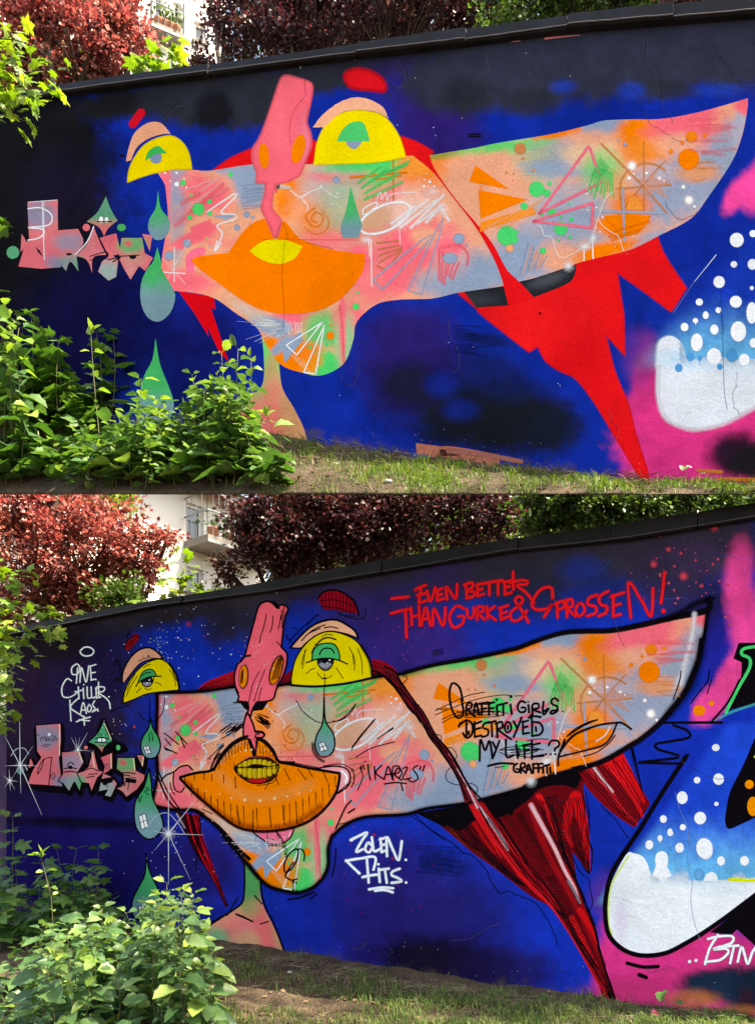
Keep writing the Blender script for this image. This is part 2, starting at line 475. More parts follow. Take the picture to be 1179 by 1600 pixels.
FACE_ITEMS = [
    # left cheek
    (330, 290, 90, 40, 0, GBL, .8, .5), (330, 300, 52, 34, 20, PEACH, .9, .25), (320, 300, 44, 26, 25, SALM, .7, .6), (392, 290, 26, 34, 0, GBL, .9, .5),
    (300, 330, 60, 12, -25, SALM, .55, .5), (258, 300, 10, 50, 0, SALM, .7, .5), (276, 350, 12, 70, 0, GBL, .45, .6), (305, 370, 46, 10, -24, SALM, .8, .4),
    (345, 372, 32, 16, 0, SALM, .4, .6), (285, 440, 50, 18, 5, SALM, .75, .6), (255, 400, 12, 40, 0, SALM, .5, .5), (375, 350, 40, 16, -30, PEACH, .8, .5),
    # behind nose to the right eye
    (455, 300, 34, 40, 0, (250, 150, 60), .75, .6), (470, 285, 24, 22, 0, ORG, .85, .7), (450, 320, 18, 22, 0, ORG, .8, .6), (490, 330, 40, 36, 0, PEACH, .6, .6),
    (510, 290, 40, 30, 0, (214, 170, 160), .8, .6), (525, 275, 46, 22, 0, (190, 175, 170), .7, .6), (500, 345, 34, 26, 0, ORG, .5, .8), (545, 280, 60, 10, 4, SALM, .7, .6),
    (570, 256, 60, 12, -6, GRN, .8, .5), (600, 268, 34, 20, -30, GRN, .7, .5), (540, 320, 40, 50, 0, (150, 180, 150), .6, .7), (590, 330, 40, 34, -20, (214, 160, 128), .8, .6),
    (620, 300, 34, 14, -20, SALM, .6, .6), (660, 285, 30, 42, 0, ORG, .75, .7), (648, 258, 28, 16, 0, (250, 150, 60), .8, .6), (540, 378, 70, 18, 0, SALM, .6, .7),
    (600, 385, 60, 24, 0, (220, 150, 130), .7, .6), (650, 330, 40, 40, 0, (240, 190, 176), .7, .7), (690, 330, 26, 60, 60, PEACH, .8, .5),
    # middle lower pink
    (650, 385, 70, 38, -8, SALM, .85, .5), (590, 440, 50, 34, 0, SALM, .6, .7), (560, 405, 24, 22, 0, SALM, .8, .5), (665, 370, 26, 16, 10, PEACH, .7, .5), (620, 430, 26, 26, 0, SALM, .7, .6),
    (735, 430, 60, 34, -10, GBL, .85, .6), (690, 445, 40, 22, 0, GBL, .6, .6), (705, 400, 30, 30, 0, (214, 160, 160), .5, .6), (820, 400, 70, 44, -20, GBL, .8, .6), (700, 385, 22, 14, 0, SALM, .7, .5),
    # right band
    (700, 255, 22, 24, 0, ORG, .85, .5), (760, 230, 60, 10, -10, GRN, .7, .5), (830, 225, 40, 10, -14, GRN, .65, .5), (690, 240, 30, 8, -6, (110, 150, 60), .6, .5), (740, 270, 50, 30, 0, PEACH, .9, .6),
    (850, 250, 40, 34, 0, (150, 180, 150), .6, .7), (900, 240, 40, 26, 0, GBL, .6, .7), (880, 262, 60, 14, 0, GBL, .7, .5), (930, 240, 50, 26, 0, (236, 190, 150), .7, .6), (940, 268, 30, 34, 10, GRN, .55, .7),
    (890, 330, 60, 46, 0, (170, 170, 180), .75, .7), (900, 350, 60, 30, 0, GBL, .6, .7), (880, 205, 46, 8, -12, ORG, .85, .4), (940, 195, 36, 18, -10, GBL, .95, .25), (925, 215, 40, 12, 0, PEACH, .6, .6),
    (1000, 215, 36, 34, 0, ORG, .95, .6), (1010, 235, 36, 26, 0, (250, 140, 50), .7, .8), (1010, 200, 40, 12, 0, ORG, .85, .5), (1070, 190, 60, 26, -14, SALM, .9, .5), (1110, 215, 46, 20, -14, SALM, .6, .6),
    (1060, 225, 40, 18, 0, (240, 170, 140), .6, .6), (1120, 260, 30, 70, 20, (150, 160, 180), .8, .5), (1050, 300, 70, 44, -30, (150, 160, 184), .85, .6), (1090, 270, 34, 14, 0, (240, 150, 80), .6, .6),
    (985, 320, 30, 22, 0, ORG, .7, .6), (970, 350, 44, 18, -4, ORG, .9, .35), (1010, 380, 34, 14, -20, (160, 165, 185), .8, .5), (930, 395, 70, 12, -14, ORG, .9, .5), (870, 400, 34, 22, 0, PEACH, .7, .6),
    (960, 290, 22, 20, 0, (230, 160, 110), .6, .7), (1155, 190, 10, 40, 10, (165, 170, 190), .7, .5), (1020, 275, 30, 20, 0, (190, 170, 180), .6, .7), (1165, 165, 20, 14, 0, SALM, .8, .5),
    # chin
    (420, 505, 60, 24, 40, PEACH, .9, .5), (440, 550, 46, 34, 35, ORG, .95, .4), (470, 500, 50, 16, 0, SALM, .9, .5), (505, 520, 34, 34, 0, (100, 190, 110), .85, .5), (425, 510, 34, 16, 20, GBL, .9, .3),
    (440, 540, 26, 8, -40, GBL, .8, .3), (500, 555, 40, 16, 0, PEACH, .5, .6), (500, 573, 32, 22, -10, GRN, .95, .18), (545, 500, 24, 26, 0, SALM, .7, .6), (540, 535, 16, 44, 0, (150, 190, 140), .8, .6),
    (535, 510, 5, 60, 0, SALM, .7, .5), (475, 560, 26, 26, 0, ORG, .7, .5), (395, 490, 40, 8, 30, (200, 190, 180), .5, .6),
]
FACE = blobs(PEACH, FACE_ITEMS, 12, 0.55, 1.3)
def FACE_B(x, y):
    a, b = B2A(x, y); return FACE(a, b)

TEAR_R = None
def drop(p, pts, y0, y1):
    p.fill(pts, vgrad(TEARG, TEARB, y0, y1, .5), grid=4)

LETTER = blobs((216, 112, 118), [
    (60, 335, 26, 20, 0, (120, 132, 158), .85, .5), (60, 400, 40, 22, 0, (214, 100, 112), .8, .5), (110, 378, 26, 14, 0, (140, 140, 164), .8, .5), (110, 412, 24, 14, 0, (120, 150, 150), .9, .5),
    (150, 382, 22, 20, 0, (212, 120, 128), .8, .5), (172, 378, 20, 14, 0, (220, 96, 110), .8, .6), (170, 425, 18, 18, 0, (140, 170, 170), .9, .5), (206, 382, 22, 14, 0, (70, 170, 110), .9, .4), (208, 405, 18, 10, 0, (196, 140, 130), .8, .5),
    (200, 380, 6, 5, 0, (220, 80, 100), .9, .4), (84, 410, 12, 12, 0, (120, 130, 160), .7, .5), (204, 425, 10, 12, 0, (214, 140, 140), .8, .5), (126, 415, 8, 12, 0, (70, 160, 100), .8, .5)], 10, .5)
LETTERS = ["a4 127,105! 267,93! 268,240 282,405! 190,412! 85,402! 118,300 135,278!", "a4 100,250! 125,300 95,335!",
           "a4 268,235! 360,228! 385,290 352,345! 362,425! 325,380 305,422! 262,372!",
           "a4 430,215! 465,300 490,348! 430,360 425,432! 400,372 345,352! 400,300",
           "a4 460,270! 535,248! 560,342! 520,352! 545,372! 535,450! 500,467! 452,425! 470,380! 500,350!",
           "a4 560,270! 655,270! 667,340! 705,362! 670,422! 640,400! 602,462! 570,410! 548,362!", "a4 655,252! 702,257! 690,332!"]

def face_detail(p):
    """everything sprayed over the face in the first picture, in the first picture's pixels"""
    base_stroke = p.stroke
    def stroke(q, w, col, soft=0.0, a=1.0, **kw):
        kw.setdefault('wob', .12); base_stroke(q, w * 1.25, col, min(.95, soft * 1.6 + .15), a * .95, **kw)
    p.stroke = stroke
    for s_ in ["a6 150,260 380,95", "a6 165,285 420,100", "a6 210,290 430,130", "a6 150,330 300,190", "a6 195,170 330,120"]:
        p.stroke(s_, 4, (245, 190, 190), .8, .6)
    for s_ in ["a6 160,330 380,140", "a6 240,260 400,160", "a6 190,230 270,180"]:
        p.stroke(s_, 8, SALM, .7, .5)
    for k in range(9):
        y = 250 + k * 4.6 + 40; p.stroke([(378 + rnd.uniform(-6, 8), y, 0), (414 + rnd.uniform(-4, 3), y - 3 + rnd.uniform(-3, 3), 0)], 2.6, GBL, .6, .5)
    for (x, y, r, c) in [(265, 255, 32, GRN), (317, 220, 13, GRN), (225, 293, 14, GRN), (318, 275, 12, GRN), (232, 190, 8, GRN), (413, 95, 13, GRN), (195, 133, 15, GRN), (305, 388, 6, GRN),
                         (443, 340, 16, GBL), (487, 280, 17, GBL), (515, 293, 9, GBL), (503, 322, 5, GBL), (212, 412, 22, GBL), (130, 470, 24, GBL), (318, 425, 5, GBL), (900, 120, 18, GBL),
                         (990, 705, 18, GRN), (998, 640, 8, GRN), (872, 838, 20, ORG), (873, 790, 6, ORG), (778, 892, 9, GRN), (803, 918, 5, GRN), (855, 880, 10, GRN)]:
        p.dot(x, y, r, c, .25, z='a6')
    p.stroke("a6 305,268 430,185 435,200 370,270 432,280 435,300 352,330 375,370 340,448", 3, WHITE, .5)
    p.stroke("a6 352,400 340,448 372,412", 2.5, WHITE, .5)
    p.stroke("a6 155,430 153,590", 2.2, WHITE, .5, .9); p.stroke("a6 100,545 205,552", 2.6, WHITE, .5, .9); p.stroke("a6 100,480 205,600", 1.6, WHITE, .5, .5); p.stroke("a6 225,395 110,600", 1.6, WHITE, .5, .6)
    for (x, y, r) in [(165, 88, 8), (112, 88, 7), (165, 140, 15), (135, 125, 5), (210, 155, 6), (200, 115, 5), (830, 150, 6), (905, 182, 5), (880, 232, 4), (1085, 155, 4)]:
        p.dot(x, y, r, WHITE, .5, z='a6')
    p.fill("a6 325,285! 430,282 395,305!", GBL); p.fill("a6 225,340! 320,300! 330,330! 250,390!", SALM)
    p.fill("a6 205,480 240,440 290,430 295,460 250,510 240,550 215,545", (252, 110, 140))
    p.stroke("a6 800,250 760,285 785,330 825,330 840,290 805,270 785,300 808,318", 3.2, (240, 130, 30), .5, .8)
    p.stroke("a6 835,265 865,310 850,355 800,370 755,340", 3.6, (240, 140, 50), .6, .6)
    p.stroke("a6 690,170 735,200 770,180 830,155", 1.8, WHITE, .4); p.stroke("a6 735,200 768,240 765,265", 1.6, WHITE, .4); p.stroke("a6 830,155 880,190 910,205", 1.2, WHITE, .4, .8)
    p.fill("a6 612,150! 640,138! 640,160! 615,168!", (90, 80, 80)); p.fill("a6 640,140! 690,150! 690,165! 640,160!", (200, 180, 170))
    # orange cross and green strokes by the right eye
    p.stroke("a7 20,168 280,145", 3.6, (232, 120, 26), .3); p.stroke("a7 140,178 255,160", 3, (232, 120, 26), .3); p.stroke("a7 218,90 220,275", 2.8, (222, 118, 40), .4)
    for s_ in ["a7 75,215 190,130", "a7 85,270 260,190", "a7 130,170 280,110", "a7 90,240 240,150", "a7 60,190 160,120", "a7 200,140 290,95"]: p.stroke(s_, 5, GRN, .4, .75)
    p.stroke([(540 + (180 + 116 * math.cos(t_ * .3307) - 0 * t_) / 2.9475, 220 + (355 + 62 * math.sin(t_ * .3307) - 40 * math.cos(t_ * .3307)) / 2.9475, 0) for t_ in range(19)], 5, WHITE, .45, closed=True)
    p.stroke("a7 80,340 80,315 130,285 148,290 110,330 80,340", 2.4, WHITE, .45); p.stroke("a7 140,275 160,235 165,270 185,235 190,275 210,245 320,238", 2, WHITE, .4, .8)
    for s_ in ["a7 220,395 380,270", "a7 250,400 420,270", "a7 300,400 450,250", "a7 330,380 440,300", "a7 210,380 320,300", "a7 370,375 450,290", "a7 430,300 475,365"]: p.stroke(s_, 6, WHITE, .6, .8)
    p.dot(400, 235, 60, (250, 215, 210), 1, 40, 0, .8, z='a7'); p.dot(450, 320, 45, (250, 225, 220), 1, 0, 0, .8, z='a7'); p.dot(95, 455, 40, WHITE, 1, 26, 0, .7, z='a7')
    p.stroke("a7 107,455 110,530", 1.5, WHITE, .3); p.stroke("a7 117,455 120,670", 1.8, WHITE, .3); p.stroke("a7 248,410 250,485", 1, WHITE, .3)
    for (x, y, r) in [(387, 188, 9), (362, 178, 5), (372, 152, 3), (360, 208, 7), (408, 210, 5)]: p.dot(x, y, r, WHITE, .4, z='a7')
    for s_ in ["a7 145,470 240,460", "a7 150,500 250,480", "a7 150,530 260,490", "a7 155,560 255,500", "a7 145,575 190,585 255,505"]: p.stroke(s_, 2.6, (190, 120, 74), .3)
    for s_ in ["a7 125,640 360,450 375,465 170,685!", "a7 125,640 170,685", "a7 285,690 430,385 440,400 350,705", "a7 285,690 350,705"]: p.stroke(s_, 2.6, (150, 160, 186), .3)
    for k in range(6): p.stroke([(ZOOM['a7'][0] + (430 + k * 18) / 2.9475, 220 + (500 + k * 12) / 2.9475, 0), (540 + (430 + k * 12) / 2.9475, 220 + (640 + (k % 3) * 18 - k * 8) / 2.9475, 0)], 4.2, SALM, .4, .8)
    p.stroke("a7 440,490 520,480 560,520 560,570", 5, SALM, .5, .7)
    p.dot(480, 540, 38, GBL, .2, 28, z='a7'); p.dot(521, 450, 27, GBL, .15, z='a7'); p.dot(556, 479, 8, GBL, .2, z='a7')
    # orange wedges
    p.fill("a7 597,112! 752,222! 568,188!", ORG); p.fill("a7 610,225! 838,270! 620,358!", ORG)
    p.fill("a7 620,375! 860,305! 880,335! 660,400! 618,420!", (250, 140, 40))
    for s_ in ["a7 640,400 905,270", "a7 700,400 880,290", "a7 740,395 880,310", "a7 680,385 800,320"]: p.stroke(s_, 2.4, (245, 170, 110), .4, .9)
    p.stroke("a7 620,205 618,225", 1.2, ORG); p.stroke("a7 630,205 628,228", 1, ORG)
    p.dot(803, 35, 29, (206, 128, 76), .2, z='a7')
    for (x, y, r) in [(815, 82, 8), (863, 133, 9), (740, 147, 7), (773, 150, 7), (768, 182, 5)]: p.dot(x, y, r, (214, 134, 84), .4, z='a7')
    for (x, y, r) in [(742, 437, 48), (775, 455, 20), (787, 418, 9), (878, 222, 38), (925, 240, 19), (938, 197, 10), (820, 300, 18), (990, 403, 33), (1030, 287, 6), (990, 350, 7), (1038, 360, 11), (1032, 443, 9), (980, 460, 6), (907, 507, 17), (950, 330, 20), (900, 335, 12)]:
        p.dot(x, y, r, (52, 206, 110), .12, z='a7')
    p.dot(755, 495, 22, (245, 165, 110), .4, z='a7')
    for k in range(7): p.stroke([(540 + (800 + k * 16) / 2.9475, 220 + (620 - k * 6) / 2.9475, 0), (540 + (840 + k * 14) / 2.9475, 220 + (470 + k * 10) / 2.9475, 0)], 2.6, PEACH if k % 2 else GBL, .4, .7)
    # pink triangles
    for s_ in ["a7 890,335! 1120,22! 1178,190! 890,335!", "a7 865,370! 1138,285! 1132,400! 865,370!"]: p.stroke(s_, 4.4, (246, 110, 136), .2)
    # green comb
    for k in range(9): p.stroke([(930 + k * 4.0 - k * k * .1, 262 + k * 1.0, 0), (918 + k * 5, 298 + (k % 3) * 5, 0)], 2.8, GRN, .4, .85)
    for k in range(5): p.stroke([(938 + k * 3, 248 + k * 3, 0), (925 + k * 4, 275, 0)], 4.0, GRN, .6, .6)
    # compass
    BR = (208, 132, 72)
    p.stroke("a8 500,150 455,210 445,290 465,360", 3.2, BR, .3); p.stroke("a8 500,150 570,122 640,130 690,160", 3.2, BR, .3); p.stroke("a8 575,0 575,390", 2.2, BR, .3, .9)
    p.stroke("a8 345,15 570,245 700,390", 3.2, BR, .3); p.stroke("a8 430,260 720,238", 3, BR, .3); p.stroke("a8 690,110 570,240 430,410", 2.2, BR, .3, .8)
    p.fill("a8 620,160! 640,205! 730,215! 665,250! 715,320! 630,275! 575,325! 580,250! 540,205! 600,205!", (*rgba((246, 168, 136))[:3], .4))
    p.fill("a8 360,405! 615,405! 560,480 440,500!", ORG); p.fill("a8 500,300! 545,310! 570,375! 480,375!", (246, 150, 60))
    p.stroke("a8 355,383 680,392", 4.4, (160, 168, 190), .3); p.stroke("a8 462,260 470,545", 4, (160, 168, 190), .3)
    for s_ in ["a8 390,500 600,440", "a8 400,540 560,480", "a8 390,520 540,500"]: p.stroke(s_, 4.6, ORG, .4, .8)
    # lightning
    p.stroke("a8 0,460 20,470 35,515 75,525 95,590 125,635 180,620 240,580 290,540 330,410 365,320 405,275", 1.5, WHITE, .4, .85)
    p.stroke("a8 330,430 350,460 405,500 435,515 465,600", 1.2, WHITE, .4, .8); p.stroke("a8 295,540 300,640", 2.4, WHITE, .35); p.stroke("a8 250,590 250,650", 2, WHITE, .35)
    p.dot(255, 575, 55, WHITE, 1, 34, -20, .95, z='a8'); p.dot(165, 680, 40, WHITE, 1, a=.9, z='a8'); p.dot(300, 530, 30, WHITE, 1, 46, 20, .8, z='a8')
    for (x, y, r) in [(510, 135, 34), (495, 203, 12), (520, 180, 6), (590, 175, 10), (660, 203, 14), (685, 218, 6), (790, 250, 16), (820, 322, 34), (850, 357, 9), (265, 288, 6), (318, 362, 6), (270, 375, 5), (352, 415, 6), (338, 495, 5)]:
        p.dot(x, y, r, (250, 246, 240), .6 if r > 12 else .3, z='a8')
    for (x, y, r, c) in [(819, 98, 60, ORG), (722, 57, 13, ORG), (785, 12, 9, ORG)]: p.dot(x, y, r, c, .08, z='a8')
    for (x, y, r) in [(935, 525, 24), (985, 521, 9), (898, 548, 7), (856, 580, 8)]: p.dot(x, y, r, (246, 130, 30), .15, z='a3')
    p.dot(680, 555, 9, GBL, .2, z='a3'); p.dot(656, 541, 5, GBL, .2, z='a3')
    for k in range(9): yy = rnd.uniform(185, 240); x0_ = rnd.uniform(1070, 1110); p.stroke([(x0_, yy, 0), (x0_ + rnd.uniform(25, 55), yy + rnd.uniform(-6, 4), 0)], rnd.uniform(3, 7), SALM, .9, .35)
    for k in range(6): yy = rnd.uniform(245, 285); x0_ = rnd.uniform(1078, 1095); p.stroke([(x0_, yy, 0), (x0_ + rnd.uniform(18, 36), yy + rnd.uniform(-3, 5), 0)], rnd.uniform(2, 4), (240, 150, 80), .8, .5)
    # chin scratches and white wedges
    for k in range(24):
        an = math.radians(rnd.uniform(150, 262)); r0, r1 = rnd.uniform(8, 26), rnd.uniform(34, 78); r1 *= .55 if an > 4.0 else 1
        p.stroke([(446 + math.cos(an) * r0, 508 - math.sin(an) * r0 * .8, 0), (446 + math.cos(an) * r1, 508 - math.sin(an) * r1 * .62, 0)], rnd.uniform(1.0, 2.2), (236, 238, 240), .5, rnd.uniform(.4, .9), taper=(1, .4))
    for k in range(9): x = 447 + k * 3 + rnd.uniform(-1, 1); p.stroke([(x, 503 + rnd.uniform(-2, 5), 0), (x + rnd.uniform(-2, 3), 520 + rnd.uniform(-4, 6), 0)], rnd.uniform(1, 1.8), WHITE, .5, .75)
    p.fill("a6 655,880! 735,820! 745,860! 690,930! 665,965! 655,930!", GBL)
    p.stroke("a6 835,778! 670,882! 718,928! 835,778!", 2.2, WHITE, .3); p.stroke("a6 845,790! 750,1008! 805,1015! 845,790!", 2.2, WHITE, .3)
    for k in range(5): p.stroke([(452 + k * 5, 552 + k * 2, 0), (470 + k * 3, 572 + k * 2, 0)], 1.4, (250, 200, 150), .5, .8)
    p.stroke("a6 915,700 930,820 935,960", 3.4, SALM, .4, .8)
    p.stroke("a6 560,395 1010,397", 1.6, (230, 80, 90), .3, .5)
    p.stroke = base_stroke

BUBBLES = [(1150.5, 375, 11.5, 12), (1176, 365, 6, 6), (1146, 413, 5.5, 5.5), (1175, 413, 8, 9), (1123, 440.5, 9.5, 10), (1174, 450, 3.5, 3.5), (1149, 471.5, 10, 10), (1092, 472, 6, 6), (1122, 484.5, 5, 5), (1102, 492.5, 5, 6.5),
           (1086, 501, 4.5, 4.5), (1069, 511, 6.5, 7), (1174, 489, 9, 18), (1115.5, 515, 7, 8.5), (1153, 518, 13, 17), (1088, 535, 10, 15), (1177, 536, 7, 8), (1115, 557, 12, 14), (1162, 562, 9, 10)]
# ------------------------------------------------------------------ the two walls
def interp(poly, x):
    xs = [p[0] for p in poly]; ys = [p[1] for p in poly]
    if x <= xs[0]: return ys[0] + (x - xs[0]) * (ys[1] - ys[0]) / (xs[1] - xs[0])
    if x >= xs[-1]: return ys[-1] + (x - xs[-1]) * (ys[-1] - ys[-2]) / (xs[-1] - xs[-2])
    return float(np.interp(x, xs, ys))

M_COPE = solid('painted_sheet_metal', lin((38, 37, 44)), .55, .15, .5, 2.0, .25, .0, lin((13, 12, 15)))
M_LIP = solid('bare_metal_lip', lin((72, 70, 80)), .4, .5, .4, 6.0)
M_CORE = solid('grey_plaster', lin((96, 90, 88)), .9, .2, .3, 4.0, .3)

def build_wall(W, label, top, low, base, x0, x1, field, joints, foot):
    root = empty('graffiti_wall', (0, 0, 0), label=label, cat='wall', group='painted garden walls')
    root['kind'] = 'thing'
    # front face: a fine grid coloured by the sprayed background
    step = 4.0
    nx = int((x1 - x0) / step); ny = 150
    X = np.linspace(x0, x1, nx + 1)
    T = np.array([interp(top, x) for x in X]) + 4; B = np.minimum(np.array([interp(base, x) for x in X]) + 45, foot)
    gx = np.repeat(X[:, None], ny + 1, 1); t = np.linspace(0, 1, ny + 1)[None, :]
    gy = T[:, None] * (1 - t) + B[:, None] * t
    front = W.PA(gx.ravel(), gy.ravel(), 0.0)
    cols = field(gx.ravel(), gy.ravel())
    F = [(i * (ny + 1) + j, i * (ny + 1) + j + 1, (i + 1) * (ny + 1) + j + 1, (i + 1) * (ny + 1) + j) for i in range(nx) for j in range(ny)]
    V = front.tolist(); C = cols.tolist(); n = len(V); th = 0.26
    bk = [W.P(X[0], T[0]), W.P(X[-1], T[-1]), W.P(X[-1], B[-1]), W.P(X[0], B[0])]
    V += [tuple(p - W.n * th + Vector((0, 0, .22 if k_ > 1 and foot < 2000 else 0))) for k_, p in enumerate(bk)]; C += [rgba((70, 66, 66))] * 4
    a, b, c, d = 0, nx * (ny + 1), nx * (ny + 1) + ny, ny
    F += [(n, n + 1, n + 2, n + 3), (a, n, n + 3, d), (b, c, n + 2, n + 1), (a, b, n + 1, n), (d, n + 3, n + 2, c)]
    me = mesh('wall_body', V, F); setcol(me, C)
    o = link('wall_body', me, M_PAINT, root)
    # sheet-metal coping in lengths that butt with a small step at each joint
    js = [x0] + joints + [x1]
    for k in range(len(js) - 1):
        xa, xb = js[k] + (1.3 if k else -2), js[k + 1] - 0.0
        mb = MB(); n_ = 12; pr = 0.042 + 0.011 * (k % 2)
        prof = []
        for i in range(n_ + 1):
            x = xa + (xb - xa) * i / n_
            yt = interp(top, x); yl = interp(low, x)
            wob = rnd.uniform(-.0025, .0025)
            f_t = W.P(x, yt, pr + wob); f_l = W.P(x, yl - 1.5, pr + wob)
            lip = f_l + W.n * 0.014 - Vector((0, 0, 0.012))
            bot = f_l - Vector((0, 0, 0.02))
            bi = W.P(x, yl, 0.0); bi = Vector((bi.x, bi.y, bot.z))
            bt = Vector((f_t.x, f_t.y, f_t.z + 0.012)) - W.n * (th + 0.09); bl = Vector((bt.x, bt.y, bt.z - 0.1))
            prof.append([f_t, f_l, lip, bot, bi - W.n * 0.01, Vector((bi.x, bi.y, bt.z - 0.06)) - W.n * .01, bl, bt])
        m = len(prof[0])
        for pr_ in prof: mb.v += [tuple(q) for q in pr_]
        for i in range(n_):
            for j in range(m):
                mb.f.append((i * m + j, i * m + (j + 1) % m, (i + 1) * m + (j + 1) % m, (i + 1) * m + j))
        mb.f.append(tuple(range(m))); mb.f.append(tuple(n_ * m + j for j in range(m - 1, -1, -1)))
        seg = mb.build('coping_sheet', M_COPE, root)
        lp = MB(); q = [(prof[i][2] + W.n * .002 + Vector((0, 0, .004))) for i in range(n_ + 1)]
        lp.tube(q, 0.0045, 5); lp.build('drip_edge', M_LIP, seg)
    return root

A_TOP = [(-260, 196), (85, 140), (400, 97), (700, 56), (887, 32), (1060, 13), (1179, 2), (1330, -12)]
A_LOW = [(-260, 207), (85, 152), (300, 124), (503, 97), (700, 75), (887, 50), (1179, 26), (1330, 14)]
A_BASE = [(-260, 640), (380, 677), (478, 687), (651, 713), (780, 730), (1005, 755), (1179, 767), (1330, 780)]
B_TOP = [(8, 985), (107, 965), (246, 940), (420, 911), (637, 870), (800, 845), (983, 820), (1179, 789), (1330, 763)]
B_LOW = [(8, 995), (107, 976), (249, 948), (420, 925), (604, 895), (800, 862), (983, 843), (1179, 810), (1330, 786)]
B_BASE = [(8, 1412), (300, 1466), (444, 1492), (660, 1531), (961, 1571), (1179, 1590), (1330, 1606)]

def splash(c, x, y, base):
    """mud thrown up on the paint along the wall's foot, and faint rain streaks under the coping"""
    b = np.interp(x, [q[0] for q in base], [q[1] for q in base])
    w = (.75 * sstep(-20, 4, y - b + (fbm(x, y, 14) - .5) * 46))[:, None] * (vnoise(x, y, 7)[:, None] * .6 + .4)
    c = c * (1 - w) + np.array((*lin((84, 68, 58)), 1.0)) * w
    bl = (1 + (fbm(x, y, 70) - .5) * .55 + (fbm(x + 400, y, 18) - .5) * .35)[:, None]; c = c * np.concatenate([bl, bl, bl, np.ones_like(bl)], 1)
    st = (sstep(.56, .8, vnoise(x * 6, y * .35, 26)) * .07)[:, None]
    return c * (1 - st) + np.array((*lin((30, 30, 38)), 1.0)) * st
A_BG = blobs(BLUE, [
    (40, 420, 150, 330, 0, SOOT, 1, .35), (60, 250, 110, 120, 0, SOOT, 1, .3), (150, 520, 120, 90, 0, NAVY, .9, .5), (100, 300, 60, 60, 0, (30, 22, 50), .5, .6), (185, 430, 80, 40, 0, NAVY, .7, .6),
    (220, 160, 140, 22, -8, (30, 30, 34), 1, .4), (330, 140, 110, 60, -8, GREY, 1, .22), (395, 155, 60, 46, 0, GREY, 1, .25), (335, 175, 30, 34, 0, SOOT, .9, .4), (180, 145, 30, 40, 0, (24, 24, 28), .9, .3),
    (500, 115, 90, 30, -8, GREY, 1, .35), (600, 90, 120, 34, -8, GREY, .95, .4), (680, 190, 66, 78, 0, PURP, .95, .5), (620, 130, 60, 36, 0, PURP, .6, .6), (690, 140, 60, 30, 0, (40, 38, 62), .9, .5),
    (800, 105, 170, 64, -9, (46, 49, 66), 1, .2), (980, 90, 220, 62, -8, (47, 50, 68), 1, .22), (1150, 75, 90, 66, -6, (47, 49, 66), 1, .3), (730, 150, 40, 30, 0, (40, 42, 52), .9, .4), (830, 160, 40, 22, 0, (40, 42, 52), .9, .4), (1040, 140, 50, 16, 0, (43, 45, 56), .9, .4),
    (720, 215, 40, 16, 0, (40, 30, 110), .8, .6), (880, 135, 18, 10, 0, (20, 60, 170), .8, .6), (985, 142, 20, 12, 0, (14, 60, 176), .8, .6), (1120, 140, 34, 9, 0, (16, 60, 170), .7, .6),
    (390, 640, 130, 60, 0, (4, 38, 138), .6, .6), (325, 530, 70, 50, 10, (20, 18, 84), .7, .6), (270, 560, 60, 40, 0, NAVY, .5, .7), (300, 620, 60, 40, 0, NAVY, .7, .6),
    (640, 560, 80, 74, 10, PURP, .85, .5), (650, 610, 74, 60, 0, (28, 24, 70), .8, .6), (640, 510, 60, 26, 0, (40, 28, 100), .7, .6), (780, 650, 112, 60, 6, (22, 25, 32), 1, .35), (700, 660, 50, 44, 0, (22, 25, 34), .9, .5), (770, 585, 60, 34, 20, (18, 30, 84), .8, .6),
    (860, 670, 50, 40, 0, (20, 26, 40), .9, .5), (640, 600, 40, 30, 0, (24, 26, 40), .8, .5), (760, 530, 40, 10, 10, (14, 26, 70), .8, .4), (720, 640, 26, 16, 0, BLUE, .5, .6), (690, 600, 24, 20, 0, BLUE, .6, .6),
    (1060, 690, 100, 120, 0, MAG, 1, .15), (1130, 720, 120, 110, 0, MAG, 1, .2), (1012, 610, 26, 60, 0, MAG, .9, .4), (998, 560, 24, 44, 0, (120, 50, 140), .6, .6), (1015, 545, 16, 26, 0, (150, 50, 140), .6, .6),
    (1150, 712, 46, 36, 0, (44, 22, 40), 1, .4), (1172, 722, 34, 26, 0, (30, 26, 32), 1, .4), (1155, 300, 16, 38, 34, (240, 70, 150), 1, .3), (1182, 290, 20, 44, 20, (240, 70, 150), 1, .3),
    (1060, 480, 60, 50, 30, (6, 50, 165), .6, .5)], 13, .38)
def A_FIELD(x, y):
    c = A_BG(x, y)
    # the blue piece at the right, fading to light blue above the white
    w = (sstep(1045, 1125, x + (y - 480) * .75) * sstep(330, 360, y) * (1 - sstep(555, 585, y)))[:, None]
    t = sstep(455, 560, y + (fbm(x, y, 14) - .5) * 30)[:, None]
    cc = np.array(rgba((8, 56, 176))) * (1 - t) + np.array(rgba((92, 178, 226))) * t
    c = c * (1 - w) + cc * w
    return splash(c, x, y, A_BASE)

